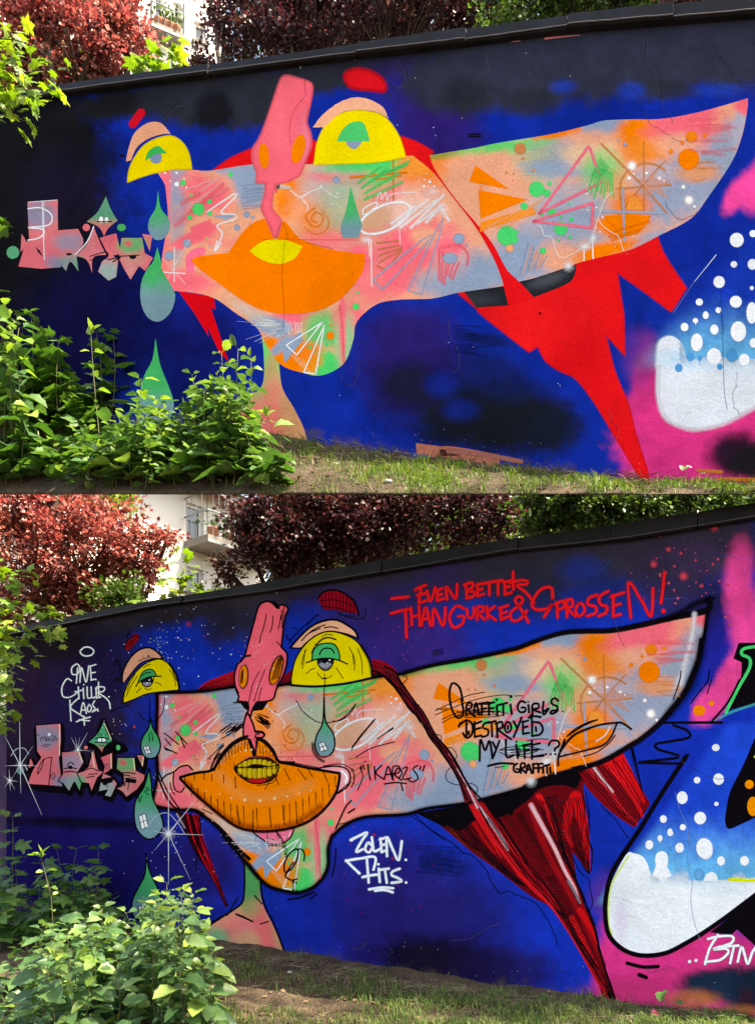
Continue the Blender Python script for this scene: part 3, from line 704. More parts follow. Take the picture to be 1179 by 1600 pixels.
B_BG = blobs((3, 46, 172), [
    (60, 1180, 160, 260, 0, (34, 24, 42), 1, .35), (70, 1060, 130, 110, 0, (42, 28, 52), 1, .3), (120, 980, 120, 50, -10, (30, 24, 30), 1, .4), (170, 1040, 40, 60, 0, (28, 26, 70), .7, .6), (130, 1340, 150, 90, 0, (24, 17, 84), 1, .4), (110, 1420, 110, 50, 0, (22, 18, 70), .8, .5),
    (110, 1110, 40, 60, 0, (30, 26, 84), .6, .7), (200, 1300, 70, 60, 0, (22, 22, 96), .8, .6), (120, 1286, 110, 9, 2, (14, 10, 26), .85, .5), (60, 1245, 60, 20, 0, (30, 20, 70), .6, .6),
    (300, 945, 180, 26, -10, (40, 36, 46), 1, .4), (385, 940, 70, 60, 0, (40, 38, 46), .95, .4), (345, 980, 30, 30, 0, (36, 34, 52), .8, .5), (480, 905, 130, 34, -10, (48, 42, 54), 1, .4), (590, 935, 100, 60, 0, (48, 36, 92), .95, .5), (640, 1010, 90, 60, 0, (52, 34, 116), .95, .5), (610, 890, 110, 26, -10, (48, 42, 56), .9, .5),
    (760, 890, 120, 44, -10, (46, 44, 62), 1, .4), (700, 900, 40, 30, 0, (54, 36, 100), .6, .6), (930, 870, 190, 44, -9, (48, 46, 62), 1, .35), (1080, 850, 120, 60, -6, (52, 46, 64), 1, .35), (830, 930, 60, 34, 0, (40, 42, 66), .85, .5), (770, 960, 60, 20, 0, (20, 48, 150), .6, .6), (910, 890, 36, 20, 0, (22, 48, 140), .7, .6),
    (950, 930, 60, 30, 0, (26, 38, 96), .8, .6), (1090, 945, 70, 40, -20, (34, 30, 66), .9, .5), (1040, 905, 60, 40, 0, (48, 40, 66), .9, .5), (1085, 870, 60, 30, 0, (58, 44, 76), .8, .5), (1110, 980, 26, 34, 0, (28, 24, 70), .9, .5), (1130, 1010, 30, 60, 20, (30, 34, 150), .8, .5),
    (325, 1350, 60, 60, 10, (40, 22, 84), .75, .6), (270, 1390, 60, 50, 0, (26, 24, 100), .7, .6), (300, 1440, 60, 30, 0, (14, 20, 92), .6, .6), (600, 1420, 120, 90, 10, (44, 26, 96), .75, .6), (700, 1440, 100, 90, 0, (34, 28, 100), .8, .6), (700, 1510, 110, 44, 6, (24, 16, 40), .95, .5), (650, 1500, 50, 34, 0, (22, 16, 36), .8, .5), (800, 1520, 70, 40, 0, (30, 22, 74), .8, .5), (620, 1330, 50, 34, 0, (34, 26, 110), .6, .6),
    (690, 1350, 40, 14, 10, (12, 30, 96), .7, .5), (560, 1500, 30, 24, 0, (36, 24, 90), .6, .6), (480, 1440, 60, 60, 0, (4, 36, 146), .7, .6),
    (1030, 1520, 100, 110, 0, MAG, 1, .15), (1100, 1540, 130, 90, 0, MAG, 1, .2), (965, 1470, 26, 60, 0, MAG, .9, .4), (950, 1400, 26, 34, 0, (110, 50, 140), .6, .6), (975, 1560, 60, 30, 0, (206, 52, 110), .8, .5),
    (1152, 905, 20, 60, 5, (236, 70, 146), .95, .4), (1165, 970, 26, 60, 0, (236, 70, 146), .95, .4), (1150, 1050, 24, 46, 34, (240, 72, 150), 1, .25), (1110, 1100, 22, 40, 38, (240, 72, 150), 1, .25), (1165, 880, 14, 30, 0, (200, 60, 130), .5, .6),
    (1128, 1540, 66, 26, 0, (24, 40, 62), 1, .25), (1170, 1545, 50, 34, 0, (24, 40, 62), 1, .3), (1165, 1575, 12, 30, 0, (60, 26, 40), .8, .4), (1080, 1562, 40, 14, 0, (200, 110, 60), .8, .5), (1150, 1580, 40, 8, 0, (190, 110, 60), .8, .5)], 13, .38)
def B_FIELD(x, y):
    c = B_BG(x, y)
    w = (sstep(1012, 1034, x + (y - 1290) * .72) * sstep(1125, 1135, y) * (1 - sstep(1400, 1420, y)))[:, None]
    t = sstep(1260, 1385, y + (fbm(x, y, 14) - .5) * 40)[:, None]
    cc = np.array(rgba((8, 70, 205))) * (1 - t) + np.array(rgba((96, 186, 232))) * t
    return splash(c * (1 - w) + cc * w, x, y, B_BASE)

wall_a = build_wall(WA, 'upper graffiti wall with the flat unfinished face painting without black outlines', A_TOP, A_LOW, A_BASE, -240, 1320, A_FIELD, [95, 330, 560, 730, 887, 1052], 769.0)
wall_b = build_wall(WB, 'lower graffiti wall with the finished black-outlined face painting and handwritten tags', B_TOP, B_LOW, B_BASE, 10, 1320, B_FIELD, [130, 290, 460, 600, 705, 812, 955, 1090], 9999.0)

M_PIER = solid('purple_painted_pier', lin((74, 48, 84)), .8, .2, .4, 3.0, .2, c2=lin((40, 28, 56)))
mb = MB(); q = [WB.P(-80, 1132, -.06), WB.P(9.5, 1132, -.06), WB.P(9.5, 1470, -.06), WB.P(-80, 1470, -.06)]; r_ = [v - WB.n * .2 for v in q]
for f in ([0, 1, 2, 3], ): mb.face([q[i] for i in f])
mb.face([q[0], r_[0], r_[1], q[1]]); mb.face([q[1], r_[1], r_[2], q[2]]); mb.face([q[0], q[3], r_[3], r_[0]]); mb.face([r_[0], r_[3], r_[2], r_[1]])
mb.build('low_end_wall', M_PIER, wall_b)

def fade_white(f, y0, y1, x0):
    """white that thins out upwards to the right of x0"""
    def g(x, y):
        c = f(x, y); t = sstep(y0, y1, y + (fbm(x, y, 10) - .5) * 16)
        c[:, 3] = np.where(x > x0, t, 1.0); return c
    return g

# ================================================================== upper wall: flat colour stage
w = WA; R = wall_a
for s_ in ["a2 90,787! 180,725 280,680! 305,745! 150,787!", "a2 545,640! 580,655! 565,750! 515,750!", "a2 960,625! 1040,655 1112,697! 1085,725! 980,722!"]: p = Paint(w, .0010); p.fill(s_, RED, halo=4); p.build('painted_red_arc', R)
p = Paint(w, .0010); p.fill("a0 714,457! 743,481 749,489 781,515 826,550! 840,541! 852,564 875,580 899,592 928,629 960,682 1003,753! 1014,755! 1011,734 993,678 982,633 968,600 958,572 946,523! 976,556! 975,520 974,491 970,466 964,426! 998,450 1048,487! 1072,450! 1038,398 1026,366! 960,380! 880,395! 800,440! 784,437!",
       blobs(RED, [(840, 500, 90, 60, 0, (240, 30, 34), .7, .6), (900, 560, 40, 60, 0, (224, 20, 28), .6, .6), (1010, 430, 30, 26, 0, (214, 22, 30), .6, .6), (880, 470, 30, 20, 0, (210, 22, 28), .4, .6)], 20, .6), grid=9, halo=4); p.build('painted_red_shard', R)
p = Paint(w, .0010); p.fill("a4 822,515! 985,540! 992,600! 970,590! 1000,680 1040,800 1055,840! 1010,800! 955,680! 960,725! 900,625!", (214, 14, 26)); p.build('painted_red_shard', R)
p = Paint(w, .0012); p.fill("a0 410,700! 330,700! 372,640! 380,626! 409,602 412,558 408,520! 436,560! 436,569 441,606 458,636 474,668 480,692!",
       blobs(TAN, [(420, 560, 30, 36, 0, GRN, .9, .5), (424, 610, 14, 60, 0, (236, 120, 110), .6, .5), (395, 660, 44, 30, 0, (244, 112, 120), .9, .5), (436, 670, 12, 40, -12, (240, 120, 110), .8, .4), (400, 600, 12, 20, 0, (110, 180, 100), .7, .6), (455, 660, 20, 30, 0, (214, 150, 104), .8, .6), (350, 640, 20, 30, 0, (60, 170, 110), .5, .6)], 10, .5), grid=5)
p.build('painted_neck', R)

p = Paint(w, .0020)
p.fill("a0 245,268! 270,265 300,265 330,266 400,256 490,256 560,250 640,243 671,242 703,237 740,231 778,223 862,209 919,195 944,188 993,186 1025,186 1062,181 1110,170 1168,153! 1167,171 1159,211 1143,252 1107,306 1079,341 1027,369 984,390 940,401 902,411 840,433 784,447 757,452 716,457 676,466 625,468 591,474 567,491 555,508 552,530 539,565 516,582 494,587 475,583 448,575 431,562 414,535 400,511 368,489 335,466 300,457 249,453! 251,425 254,396 262,342 259,298 256,285",
       FACE, grid=3.2)
face_a = p.build('painted_face', R)
p = Paint(w, .0030); face_detail(p); p.build('spray_doodles', face_a, stuff=True)
p = Paint(w, .0052)
p.fill("a7 545,695! 735,668! 748,757! 600,767!", blobs((34, 36, 42), [(745, 468, 30, 10, 0, (60, 64, 70), .6, .7)], 12, .4), grid=6)
p.fill("a7 798,648! 880,628 1062,568! 1050,625 1010,662 865,720!", blobs((34, 36, 42), [(855, 437, 30, 8, -20, (80, 84, 90), .7, .7)], 12, .4), grid=6)
p.fill("a7 310,68! 400,142 490,256 600,400 680,540 720,640! 748,757! 800,740! 867,722! 800,650 740,590 680,480 610,390 500,260 410,130 385,62! 345,50!", RED)
p.dot(895, 795, 8, (120, 20, 20), .3, z='a7')
p.build('painted_red_strand', R)
p = Paint(w, .0064)
p.fill("a2 440,347 480,358 540,378 554,405 545,470 528,560 545,612 548,670 525,735 495,808! 440,836! 378,850! 392,884! a6 612,165! 604,250 645,312 620,398! 578,300 556,250 572,180 575,140! a2 345,842! 295,840! 297,790 280,745 278,690 305,645 330,590 372,470 398,390 415,355", blobs(PNOSE, [(430, 180, 30, 90, 0, (252, 110, 124), .5, .6), (480, 220, 12, 40, 0, (244, 130, 150), .6, .6)], 14, .4), grid=7, halo=6)
nose = p.build('painted_nose', R)
p = Paint(w, .0072); p.dot(412.3, 243.5, 8.6, (248, 130, 10), .1, 21, -4); p.build('nostril', nose); p = Paint(w, .0072); p.dot(466, 232.5, 10.5, (248, 130, 10), .1, 24.5, 14); p.build('nostril', nose)
p = Paint(w, .0064)
p.fill("a2 560,757! 565,730 575,660 610,582 680,525 760,508 850,520 905,555 950,620 975,690 982,722! 830,748", YEL, halo=3)
e = p.build('painted_eye', R, 'large yellow half-round eye with a peach lid')
p = Paint(w, .0072); p.fill("a2 556,586! 600,530 670,475 750,448 820,458 880,495 904,545! 850,516 760,505 680,522 610,586!", (248, 176, 140), jit=.4)
p.build('eyelid', e)
p = Paint(w, .0076); p.fill("a2 706,640! 783,640! 775,665 745,686 715,668", (140, 156, 184)); p.fill("a2 667,650! 690,600 730,565 782,560 805,600 818,650!", (62, 202, 112)); p.build('iris', e)
p = Paint(w, .0064)
p.fill("a1 587,840! 595,780 620,725 660,672 720,637 790,625 840,655 870,705 884,778! 800,780 720,795 650,815", (232, 204, 4), halo=3)
e = p.build('painted_eye', R, 'small yellow half-round eye with a peach lid')
p = Paint(w, .0072); p.fill("a1 581,744! 592,685 620,612 680,566 740,566 787,616! 745,618 680,640 630,680 604,737!", (226, 156, 122)); p.build('eyelid', e)
p = Paint(w, .0076); p.dot(718, 725, 29, (120, 140, 170), .08, z='a1'); p.fill("a1 667,743! 685,695 730,672 770,706! 715,708!", (40, 172, 84)); p.build('iris', e)
p = Paint(w, .0064); p.fill("a2 703,340 740,318 800,320 860,348 890,388 884,420 830,415 740,405 710,378", (226, 24, 36), halo=8); p.stroke("a2 703,340 740,318 800,320 860,348 890,388 884,420 830,415 740,405 710,378", 5, (200, 26, 50), .9, .5, closed=True)
p.build('painted_brow', R); p = Paint(w, .0064); p.stroke("a1 612,570 650,518", 15, (208, 20, 40), .25); p.build('painted_brow', R)
p = Paint(w, .0064)
p.fill("a6 230,490! 270,472 405,456! 440,400 500,330 560,300! 590,310 617,394! 640,322! 665,312 720,380 760,402 870,440 1032,462! 1022,540 950,640 870,700 780,730 650,737 540,712 450,662 350,590 270,530", blobs((250, 120, 6), [(500, 440, 30, 40, 0, (238, 116, 20), .5, .7), (380, 430, 50, 30, 0, (255, 126, 10), .6, .7), (545, 425, 8, 40, 0, (232, 116, 24), .6, .5)], 14, .5), grid=7)
lips = p.build('painted_lips', R)
p = Paint(w, .0072); p.fill("a6 500,448! 560,405 640,392 744,425! 710,480 640,508 560,490", (232, 212, 20), jit=.3); p.build('painted_mouth', lips)
for s_, y0, y1, nm in [("a4 728,48! 740,130 775,180 782,230 750,275 710,275 683,230 690,180 718,130", 325, 370, 'a'), ("a4 725,313! 740,370 748,420 800,510 805,560 780,620 730,656 680,635 650,570 650,480 680,410 705,380", 425, 470, 'b'),
                   ("a5 597,118! 615,220 650,310 667,370 655,420 600,440 545,400 540,330 555,260 585,200", 600, 645, 'c'), ("a6 965,150! 1000,270 1018,330 1000,388! 930,388! 920,340 945,260", 325, 360, 'd')]:
    p = Paint(w, .0064 if nm != 'a' else .0068); drop(p, s_, y0, y1); p.build('painted_teardrop', R)
p = Paint(w, .0064)
for s_ in LETTERS: p.fill(s_, LETTER, grid=4); p.build('painted_letter', R); p = Paint(w, p.off / OFFK)
p.dot(60, 337, 31, (80, 160, 120), .1, z='a4'); p.dot(398, 222, 18, (226, 110, 120), .1, z='a4'); p.dot(560, 222, 21, (60, 165, 90), .1, 18, z='a4')
p.fill("a4 488,78! 512,140 542,190! 500,225 480,262! 455,220 400,195! 450,150", vgrad((86, 150, 120), (224, 112, 112), 338, 356), grid=3)
p.dot(466, 186, 10, WHITE, 0, 15, z='a4'); p.dot(491, 187, 9, WHITE, 0, 14, z='a4'); p.stroke("a4 450,195 515,195", 1.6, SOOT)
for s_ in ["a4 130,135 190,132 238,165 225,210 130,222 190,228 205,245 180,270 130,280"]: p.stroke(s_, 2.2, (225, 230, 235), .3)
p.stroke("a4 195,100 205,370", 1.8, (215, 220, 225), .4); p.stroke("a4 203,100 203,300", 1, (215, 220, 225), .4); p.stroke("a4 130,105 265,95", 1.2, (215, 220, 225), .4)
p.stroke("a4 432,218 400,290 345,348", 2.2, (230, 232, 236), .4); p.stroke("a4 415,355 490,335 490,365 415,372", 1.6, SOOT); p.stroke("a4 545,355 640,350", 1.8, SOOT); p.stroke("a4 500,370 555,360 520,380", 2, SOOT)
p.fill("a4 165,310! 185,330! 200,360! 175,335!", SOOT); p.dot(318, 345, 14, SOOT, 0, 6, z='a4'); p.dot(612, 358, 16, SOOT, 0, 10, z='a4')
p.build('letter_marks', R, stuff=True)
def crack(p, x, y, n, l, an, c, a):
    pts = [(x, y, 1)]
    for k in range(n):
        an += rnd.gauss(0, .45); x += math.cos(an) * l * rnd.uniform(.5, 1.4); y += math.sin(an) * l * rnd.uniform(.5, 1.4); pts.append((x, y, 1))
    p.stroke([(u + .9, v + .7, 1) for u, v, _ in pts], .8, (150, 150, 170), .5, a * .35); p.stroke(pts, .8, c, .3, a, wob=.5)
# bubble piece at the right
p = Paint(w, .0052)
p.stroke("c1 800,300 808,215 850,190 890,215 905,260", 10, (200, 220, 236), .9, .7)
p.fill("c1 803,250 812,205 850,184 890,205 905,255 950,272 1000,262 1040,262 1100,275 1179,272! 1240,272! 1240,420! 1179,455 1060,518 960,540 900,533 832,500 803,420 800,330", fade_white(blobs((220, 226, 234), [(1075, 560, 50, 14, 0, (170, 210, 236), .7, .8), (1150, 565, 50, 16, 0, (190, 216, 236), .6, .8), (1032, 640, 16, 30, 0, (220, 214, 230), .6, .7)], 12, .4), 540, 574, 1062), grid=4); p.spray = True
p.stroke("c1 806,300 806,420 834,500 900,536 960,544 1062,521 1185,456", 11, (228, 226, 236), 1, .7)
p.build('painted_bubble_letter', R, 'white bulging letter edge')
p = Paint(w, .0062)
for (x, y, rx, ry) in BUBBLES: p.dot(x, y, rx, (238, 241, 246), .12, ry); p.build('painted_bubble', R); p = Paint(w, .0062)
for (x, y, r) in [(1060, 575, 6.5), (1078, 558, 6.5), (1093, 560, 4), (1124, 573, 5), (1143, 556, 9.5)]: p.dot(x, y, r, (64, 150, 208), .25, r * 1.15)
p.stroke("c1 966,270 966,298", 1, (64, 150, 208)); p.stroke("a8 857,985 857,1000", 1, WHITE)
p.stroke("a8 968,620 848,768", 2, (190, 205, 225), .4, taper=(1, .5)); p.stroke("a8 848,768 735,935", 1.4, (120, 120, 180), .4, .7)
p.build('painted_drips', R, stuff=True)
# small marks, cracks, vent slots, bare strip at the foot
p = Paint(w, .0084)
for s_ in ["a2 520,300 520,400 522,440 475,500 450,580 455,660", "a6 650,310 675,380 660,420 655,480 650,560 655,640 660,720 655,800", "a6 380,448 408,452", "a6 760,410 860,432 885,440", "a3 670,330 720,345 745,385 790,400", "a3 980,335 1020,325 1050,335 1100,350", "a3 1000,130 1030,200 1050,240"]:
    p.stroke(s_, .8, (60, 40, 44), .4, .6, wob=.4)
for s_ in ["a8 920,740 960,830 1000,960 1010,1043", "c1 1045,0 1055,200 1060,380 1072,470"]: p.stroke(s_, 1.6, (30, 60, 130), .5, .5)
for yy in (516, 525): p.stroke([(700 + 80 / 2.461, yy / 2.461, 0), (700 + 125 / 2.461, yy / 2.461 - .5, 0)], 1.8, (14, 14, 20))
for s_, c in [("a3 370,148 505,135", (220, 130, 140)), ("a3 690,105 800,95", (190, 60, 60)), ("a3 870,90 990,80", (200, 60, 70)), ("a3 1040,72 1179,62", (210, 80, 50)), ("a3 920,72 1000,66", (110, 180, 150)), ("a3 245,160 275,157", (190, 120, 140)), ("a3 285,98 385,88", (150, 60, 60))]:
    p.stroke(s_, 3, c, .6, .8, wob=.8)
for (x, y) in [(265, 305), (505, 275), (500, 300), (750, 262), (775, 238)]: p.stroke([(300 + x / 2.9475, y / 2.9475 - 2, 0), (300 + x / 2.9475, y / 2.9475 + 5, 0)], 1.4, (200, 205, 210), .3, .8)
p.fill("a9 795,685! 905,700! 905,785! 800,775!", (176, 106, 86)); p.fill("a9 912,700 1179,738! 1179,830! 905,790!", (172, 100, 84)); p.fill("a9 912,712 1000,745! 905,745!", (70, 34, 34))
p.stroke("c1 0,628 130,640 280,668", 9, (150, 92, 82), .4); p.stroke("c1 960,702 1050,708", 8, (206, 120, 40), .7, .8); p.stroke("c1 1040,735 1179,738", 8, (190, 110, 40), .5)
p.stroke("a9 790,740 850,745", 6, (100, 140, 180), .7, .7)
for k in range(11): p.stroke([(712 + rnd.uniform(-4, 4), 508 + k * 4.2, 0), (745 + rnd.uniform(-10, 14), 511 + k * 4.4 + rnd.uniform(-1, 1), 0)], 4.2, (12, 18, 62), 1, .4)
for k in range(8): p.stroke([(196 + rnd.uniform(-4, 4), 306 + k * 4, 0), (226 + rnd.uniform(-6, 6), 307 + k * 4, 0)], 3.6, (8, 18, 84), 1, .3)
for k in range(60): p.dot(rnd.uniform(560, 1000), rnd.uniform(80, 720), rnd.uniform(.5, .9), (210, 214, 220), 0, n=6) if k % 3 == 0 else None
p.dot(565, 715, 14, (20, 20, 26), .3, 8, z='a1')
for (x, y, n, an) in [(1010, 60, 16, 1.3), (880, 90, 12, 1.0), (1120, 60, 14, 1.7), (760, 90, 10, 1.4), (1090, 330, 10, 2.2), (950, 640, 12, 1.2), (620, 90, 8, 1.4), (1150, 580, 9, 1.4), (300, 150, 8, 1.6), (700, 500, 10, .9), (560, 560, 8, 1.9), (1000, 170, 12, .1)]: crack(p, x, y, n, 9, an, (14, 14, 22), .6)
for k in range(70): x = rnd.uniform(480, 1170); p.dot(x, interp(A_BASE, x) - abs(rnd.gauss(0, 30)), rnd.uniform(.4, 1.0), rnd.choice([(96, 86, 80), (60, 52, 48), (150, 150, 150)]), 0, n=6)
p.build('wall_marks', R, stuff=True)
# ================================================================== lower wall: finished stage
w = WB; R = wall_b
INK = (14, 10, 16)
def lines(p, specs, wd, col=INK, soft=.25, a=1.0, **kw):
    for s_ in specs: p.stroke(s_, wd, col, soft, a, **kw)

# stars and red spray dust over the night-blue ground
p = Paint(w, .0008)
for k in range(90):
    x = 180 + rnd.gauss(100, 60); y = 1000 + rnd.gauss(0, 45) - (x - 280) * .1
    if y > interp(B_LOW, x) + 8: p.dot(x, y, rnd.choice([.6, .7, .8, 1.1, 1.4]), rnd.choice([(235, 240, 250), (235, 240, 250), (150, 180, 235), (230, 215, 190)]), .5, n=8)
for k in range(60): p.dot(250 + rnd.gauss(0, 9), 1025 + rnd.gauss(0, 24), rnd.uniform(.5, 1.1), (225, 225, 160), .5, n=7)
for k in range(40): p.dot(rnd.gauss(330, 40), rnd.gauss(985, 30), rnd.uniform(.8, 1.8), (190, 70, 90), .7, .8, n=8) if k % 2 else p.dot(rnd.gauss(150, 24), rnd.gauss(1090, 70), rnd.uniform(.6, 1.3), (180, 90, 120), .7, .8, n=8)
for k in range(46):
    x, y = rnd.gauss(1065, 40), rnd.gauss(905, 34)
    if y > interp(B_LOW, x) + 4: p.dot(x, y, rnd.choice([.9, 1.2, 1.6, 2.4, 3]), (232, 84, 104), .7, n=9)
for (x, y, r) in [(850, 385, 26), (838, 280, 11), (780, 262, 16), (712, 330, 22), (925, 105, 14), (992, 160, 22), (742, 157, 10), (905, 312, 9), (1015, 408, 9), (985, 330, 10), (808, 340, 9), (933, 430, 12), (1055, 425, 9), (1060, 575, 9)]: p.dot(x, y, r, (226, 72, 92), .9, z='b3')
for k in range(46): p.dot(rnd.gauss(610, 45), rnd.gauss(1345, 40), rnd.uniform(.6, 2.2), (200, 40, 70), .7, .8, n=8)
for k in range(26): p.dot(rnd.gauss(650, 30), rnd.gauss(1005, 26), rnd.uniform(.8, 2.0), (200, 80, 110), .7, .8, n=8)
p.dot(295, 975, 6, (190, 50, 80), 1, a=.8); p.dot(210, 1136, 3, (200, 70, 80), .8); p.dot(918, 16, 12, (190, 30, 60), .8, z='b9'); p.dot(1015, 145, 10, (190, 30, 60), .8, z='b9')
for k in range(40): p.dot(rnd.gauss(270, 30), rnd.gauss(1330, 34), rnd.uniform(.5, 1.1), (210, 215, 235), .4, n=7)
for k in range(14): p.dot(rnd.gauss(185, 16), rnd.gauss(1130, 12), rnd.uniform(.5, 1.2), (220, 225, 245), .4, n=7)
lines(p, [[(655 + rnd.uniform(-4, 4), 1322 + k * 4, 0), (712 + rnd.uniform(-10, 14), 1325 + k * 4.4, 0)] for k in range(11)], 4.2, (10, 18, 76), 1, .4)
p.build('painted_stars', R, stuff=True)

# red, torn shards with dark ribs
p = Paint(w, .0012)
p = Paint(w, .0010); p.fill("d3 945,430! 1000,440 1060,470 1110,520 1120,540! 1050,545! 1010,545! 950,545!", (150, 16, 30)); p.build('painted_red_arc', R); p = Paint(w, .0010); p.fill("b5 340,135! 400,85 470,55 545,25! 545,110! 500,120", (176, 20, 34)); p.build('painted_red_arc', R); p = Paint(w, .0010); p.fill("b5 795,50! 838,20! 838,92! 780,98!", (120, 14, 30)); p.build('painted_red_arc', R); p = Paint(w, .0012)
SH = "d1 70,102! 150,160 240,235 330,310 450,395 560,482 640,540 720,580 780,660 830,730 920,890 960,970 1000,1072! 1062,1085! 1040,1000 985,850 960,770 930,660 880,540 852,430 832,300! 880,360 922,415! 918,260 905,120 890,-10 b7 300,690! 290,650 240,670 100,710 0,755 b6 930,655! 870,610 740,645 660,665 560,690 400,715"
p.fill(SH, (104, 12, 20)); p.build('painted_red_shard', R); p = Paint(w, .0013); p.fill("b6 400,715! 560,690 660,665 740,645 870,610 1000,570 1179,510! b7 240,670! 300,690! b6 1179,600! 1100,580 1000,600 950,650 880,700 d1 520,110 400,130 d1 330,140 260,190 180,175!", INK); p.build('painted_shadow', R); p = Paint(w, .0012)
p.fill("b7 262,668! 480,588! 520,620 570,710 642,842! 560,965! 450,890 330,775", (130, 14, 24)); p.build('painted_red_shard', R)
p = Paint(w, .0012); p.fill("b5 240,748! 370,770! 372,860 400,982 b8 980,300 1045,480! 1040,500! 960,330 900,250 850,140", (46, 8, 16)); p.build('painted_red_shard', R)
p = Paint(w, .0015)
rb = blobs((214, 24, 32), [], 14, .4)
RIBS = [("d1 300,0 360,120 420,210 480,290 560,400 650,500 740,590 850,760 960,960 1045,1075", 34, (214, 26, 36)), ("d1 350,40 450,170 540,300 600,380 700,500 780,620 860,760 930,870", 22, (196, 20, 28)),
        ("d1 690,60 750,230 800,330 830,430 880,560 930,660 960,760", 24, (120, 14, 22)), ("d1 660,20 710,110 760,240", 26, (222, 24, 30)), ("d1 820,60 800,180 830,270", 40, (196, 20, 28)), ("d1 850,20 890,180 905,290 915,390", 44, (206, 20, 28)),
        ("d1 790,300 830,450 900,620 950,760 1000,880", 18, (150, 14, 20)), ("d1 620,60 700,300 800,480 900,680 980,860 1030,1000", 26, (150, 16, 24)), ("d1 210,190 300,270 400,340", 16, (122, 24, 14)), ("d1 190,170 330,280 440,380", 8, (150, 40, 20)), ("d1 330,160 380,240 440,310", 22, (170, 16, 22)), ("d1 360,150 420,250 470,330", 12, (206, 24, 30)),
        ("d1 560,410 640,480 700,530 740,580", 20, (214, 22, 30)), ("d1 870,600 930,700 955,770", 24, (210, 20, 28)), ("d1 830,640 900,780 960,900 1010,1020", 22, (214, 24, 30)), ("d1 500,120 580,240 660,350 740,470", 18, (90, 14, 18)), ("d1 560,110 640,240 720,390", 14, (70, 12, 16))]
for s_, wd, c in RIBS: p.stroke(s_, wd / 3.275 * 1.75, c, .25, taper=(1, .22))
for s_, wd, c in [("b7 330,660 420,760 500,870 570,945", 30, (206, 30, 40)), ("b7 420,625 500,720 570,830 600,900", 40, (226, 26, 34)), ("b7 480,600 540,700 610,830", 44, (222, 22, 30)), ("b7 300,690 380,790 470,880 540,930", 26, (132, 12, 22))]: p.stroke(s_, wd / 3.284 * 1.5, c, .25, taper=(1, .35))
# bone-like highlights
for s_, wd in [("d1 310,10 370,90 420,160 460,220 500,290", 22), ("d1 620,60 680,170 740,280 790,390 840,480 860,540", 26), ("b7 350,650 400,720 450,780", 22)]:
    p.stroke(s_, wd / 3.275 * 1.2, (240, 150, 158), .4, taper=(1, .6)); p.stroke(s_, wd / 3.275 * .55, (222, 205, 212), .6, .9, taper=(1, .4))
p.stroke("d1 400,130 460,210 500,280", 5, (130, 128, 140), .5); p.stroke("d1 810,450 850,520 870,560", 5, (120, 110, 120), .5)
# ink ribs along the shards
def between(p, s0, s1, n, wd, jit=1.2, col=INK):
    q0 = smooth(PT(s0), False, 5); q1 = smooth(PT(s1), False, 5)
    for k in range(n):
        t = (k + .5) / n; m = 14; out = []
        for i in range(m):
            a = q0[int(i / (m - 1) * (len(q0) - 1))]; b = q1[int(i / (m - 1) * (len(q1) - 1))]
            out.append((a[0] + (b[0] - a[0]) * t + rnd.uniform(-jit, jit), a[1] + (b[1] - a[1]) * t + rnd.uniform(-jit, jit), 0))
        p.stroke(out, wd * rnd.uniform(.6, 1.5), col, .2, taper=(1, rnd.uniform(.4, 1)), wob=.2)
between(p, "d1 300,0 420,210 560,400 740,590 960,960 1045,1080", "d1 420,60 600,340 740,520 880,760 1000,950 1055,1080", 8, 1.6)
between(p, "d1 640,20 740,240 850,460 930,660 980,860 1050,1070", "d1 730,60 800,300 860,460 940,660 975,800 1050,1060", 8, 1.5)
between(p, "d1 760,40 800,200 850,310 910,410", "d1 890,10 910,200 915,300 920,410", 10, 1.4)
between(p, "b7 280,680 380,790 470,885 560,960", "b7 510,610 570,710 640,840 620,880", 13, 1.5)
between(p, "d1 120,130 300,270 440,380 560,470", "d1 300,100 400,280 500,380 600,480", 11, 1.4)
between(p, "b5 345,130 420,85 545,40", "b5 380,130 440,115 545,100", 5, 1.2, .6); between(p, "d3 945,440 1050,480 1110,530", "d3 950,530 1010,535 1080,545", 6, 1.2, .6)
# cross hatching inside the dark bands
def hatch(p, s0, s1, n, wd, col=INK):
    q0 = smooth(PT(s0), False, 12); q1 = smooth(PT(s1), False, 12)
    for k in range(n):
        t = k / (n - 1); a = q0[int(t * (len(q0) - 1))]; b = q1[int(t * (len(q1) - 1))]
        p.stroke([(a[0], a[1], 0), ((a[0] + b[0]) / 2 + rnd.uniform(-1, 1), (a[1] + b[1]) / 2 + 1, 0), (b[0], b[1], 0)], wd, col, .2)
hatch(p, "d1 690,20 740,150 790,300 830,430", "d1 750,10 790,150 820,290 850,420", 40, 1.3); hatch(p, "d1 700,430 770,570 850,720 930,880", "d1 740,420 810,560 880,700 950,850", 46, 1.3)
hatch(p, "d1 540,110 600,230 680,360", "d1 580,90 650,220 730,350", 24, 1.2, (60, 12, 16))
# loose ink threads round the shards
lines(p, ["d1 0,110 60,150 130,200 220,255 270,300 320,320 390,390 410,440 460,510 500,500 560,525 640,560 700,640 740,720 757,780", "d1 20,100 100,180 180,240", "d1 880,0 900,60 920,160 915,230 935,300 925,400", "d1 830,320 870,400 915,440 920,480 935,560 920,600 930,660",
          "b7 310,780 330,900 320,1000 345,1090", "b7 390,850 460,920 530,1020", "b7 540,540 560,640 590,740 605,790", "b6 310,40 360,60 330,110 380,190 415,190 425,225 465,270 440,300 490,330 525,345 520,400 575,400 600,440 580,470", "b6 575,490 550,520 555,560 610,580 660,570 700,590 695,620", "b6 470,330 480,360 505,350 515,400"], 1.5)
p.stroke("b7 545,545 575,660 600,780", 3, INK, .2, taper=(1.6, .3))
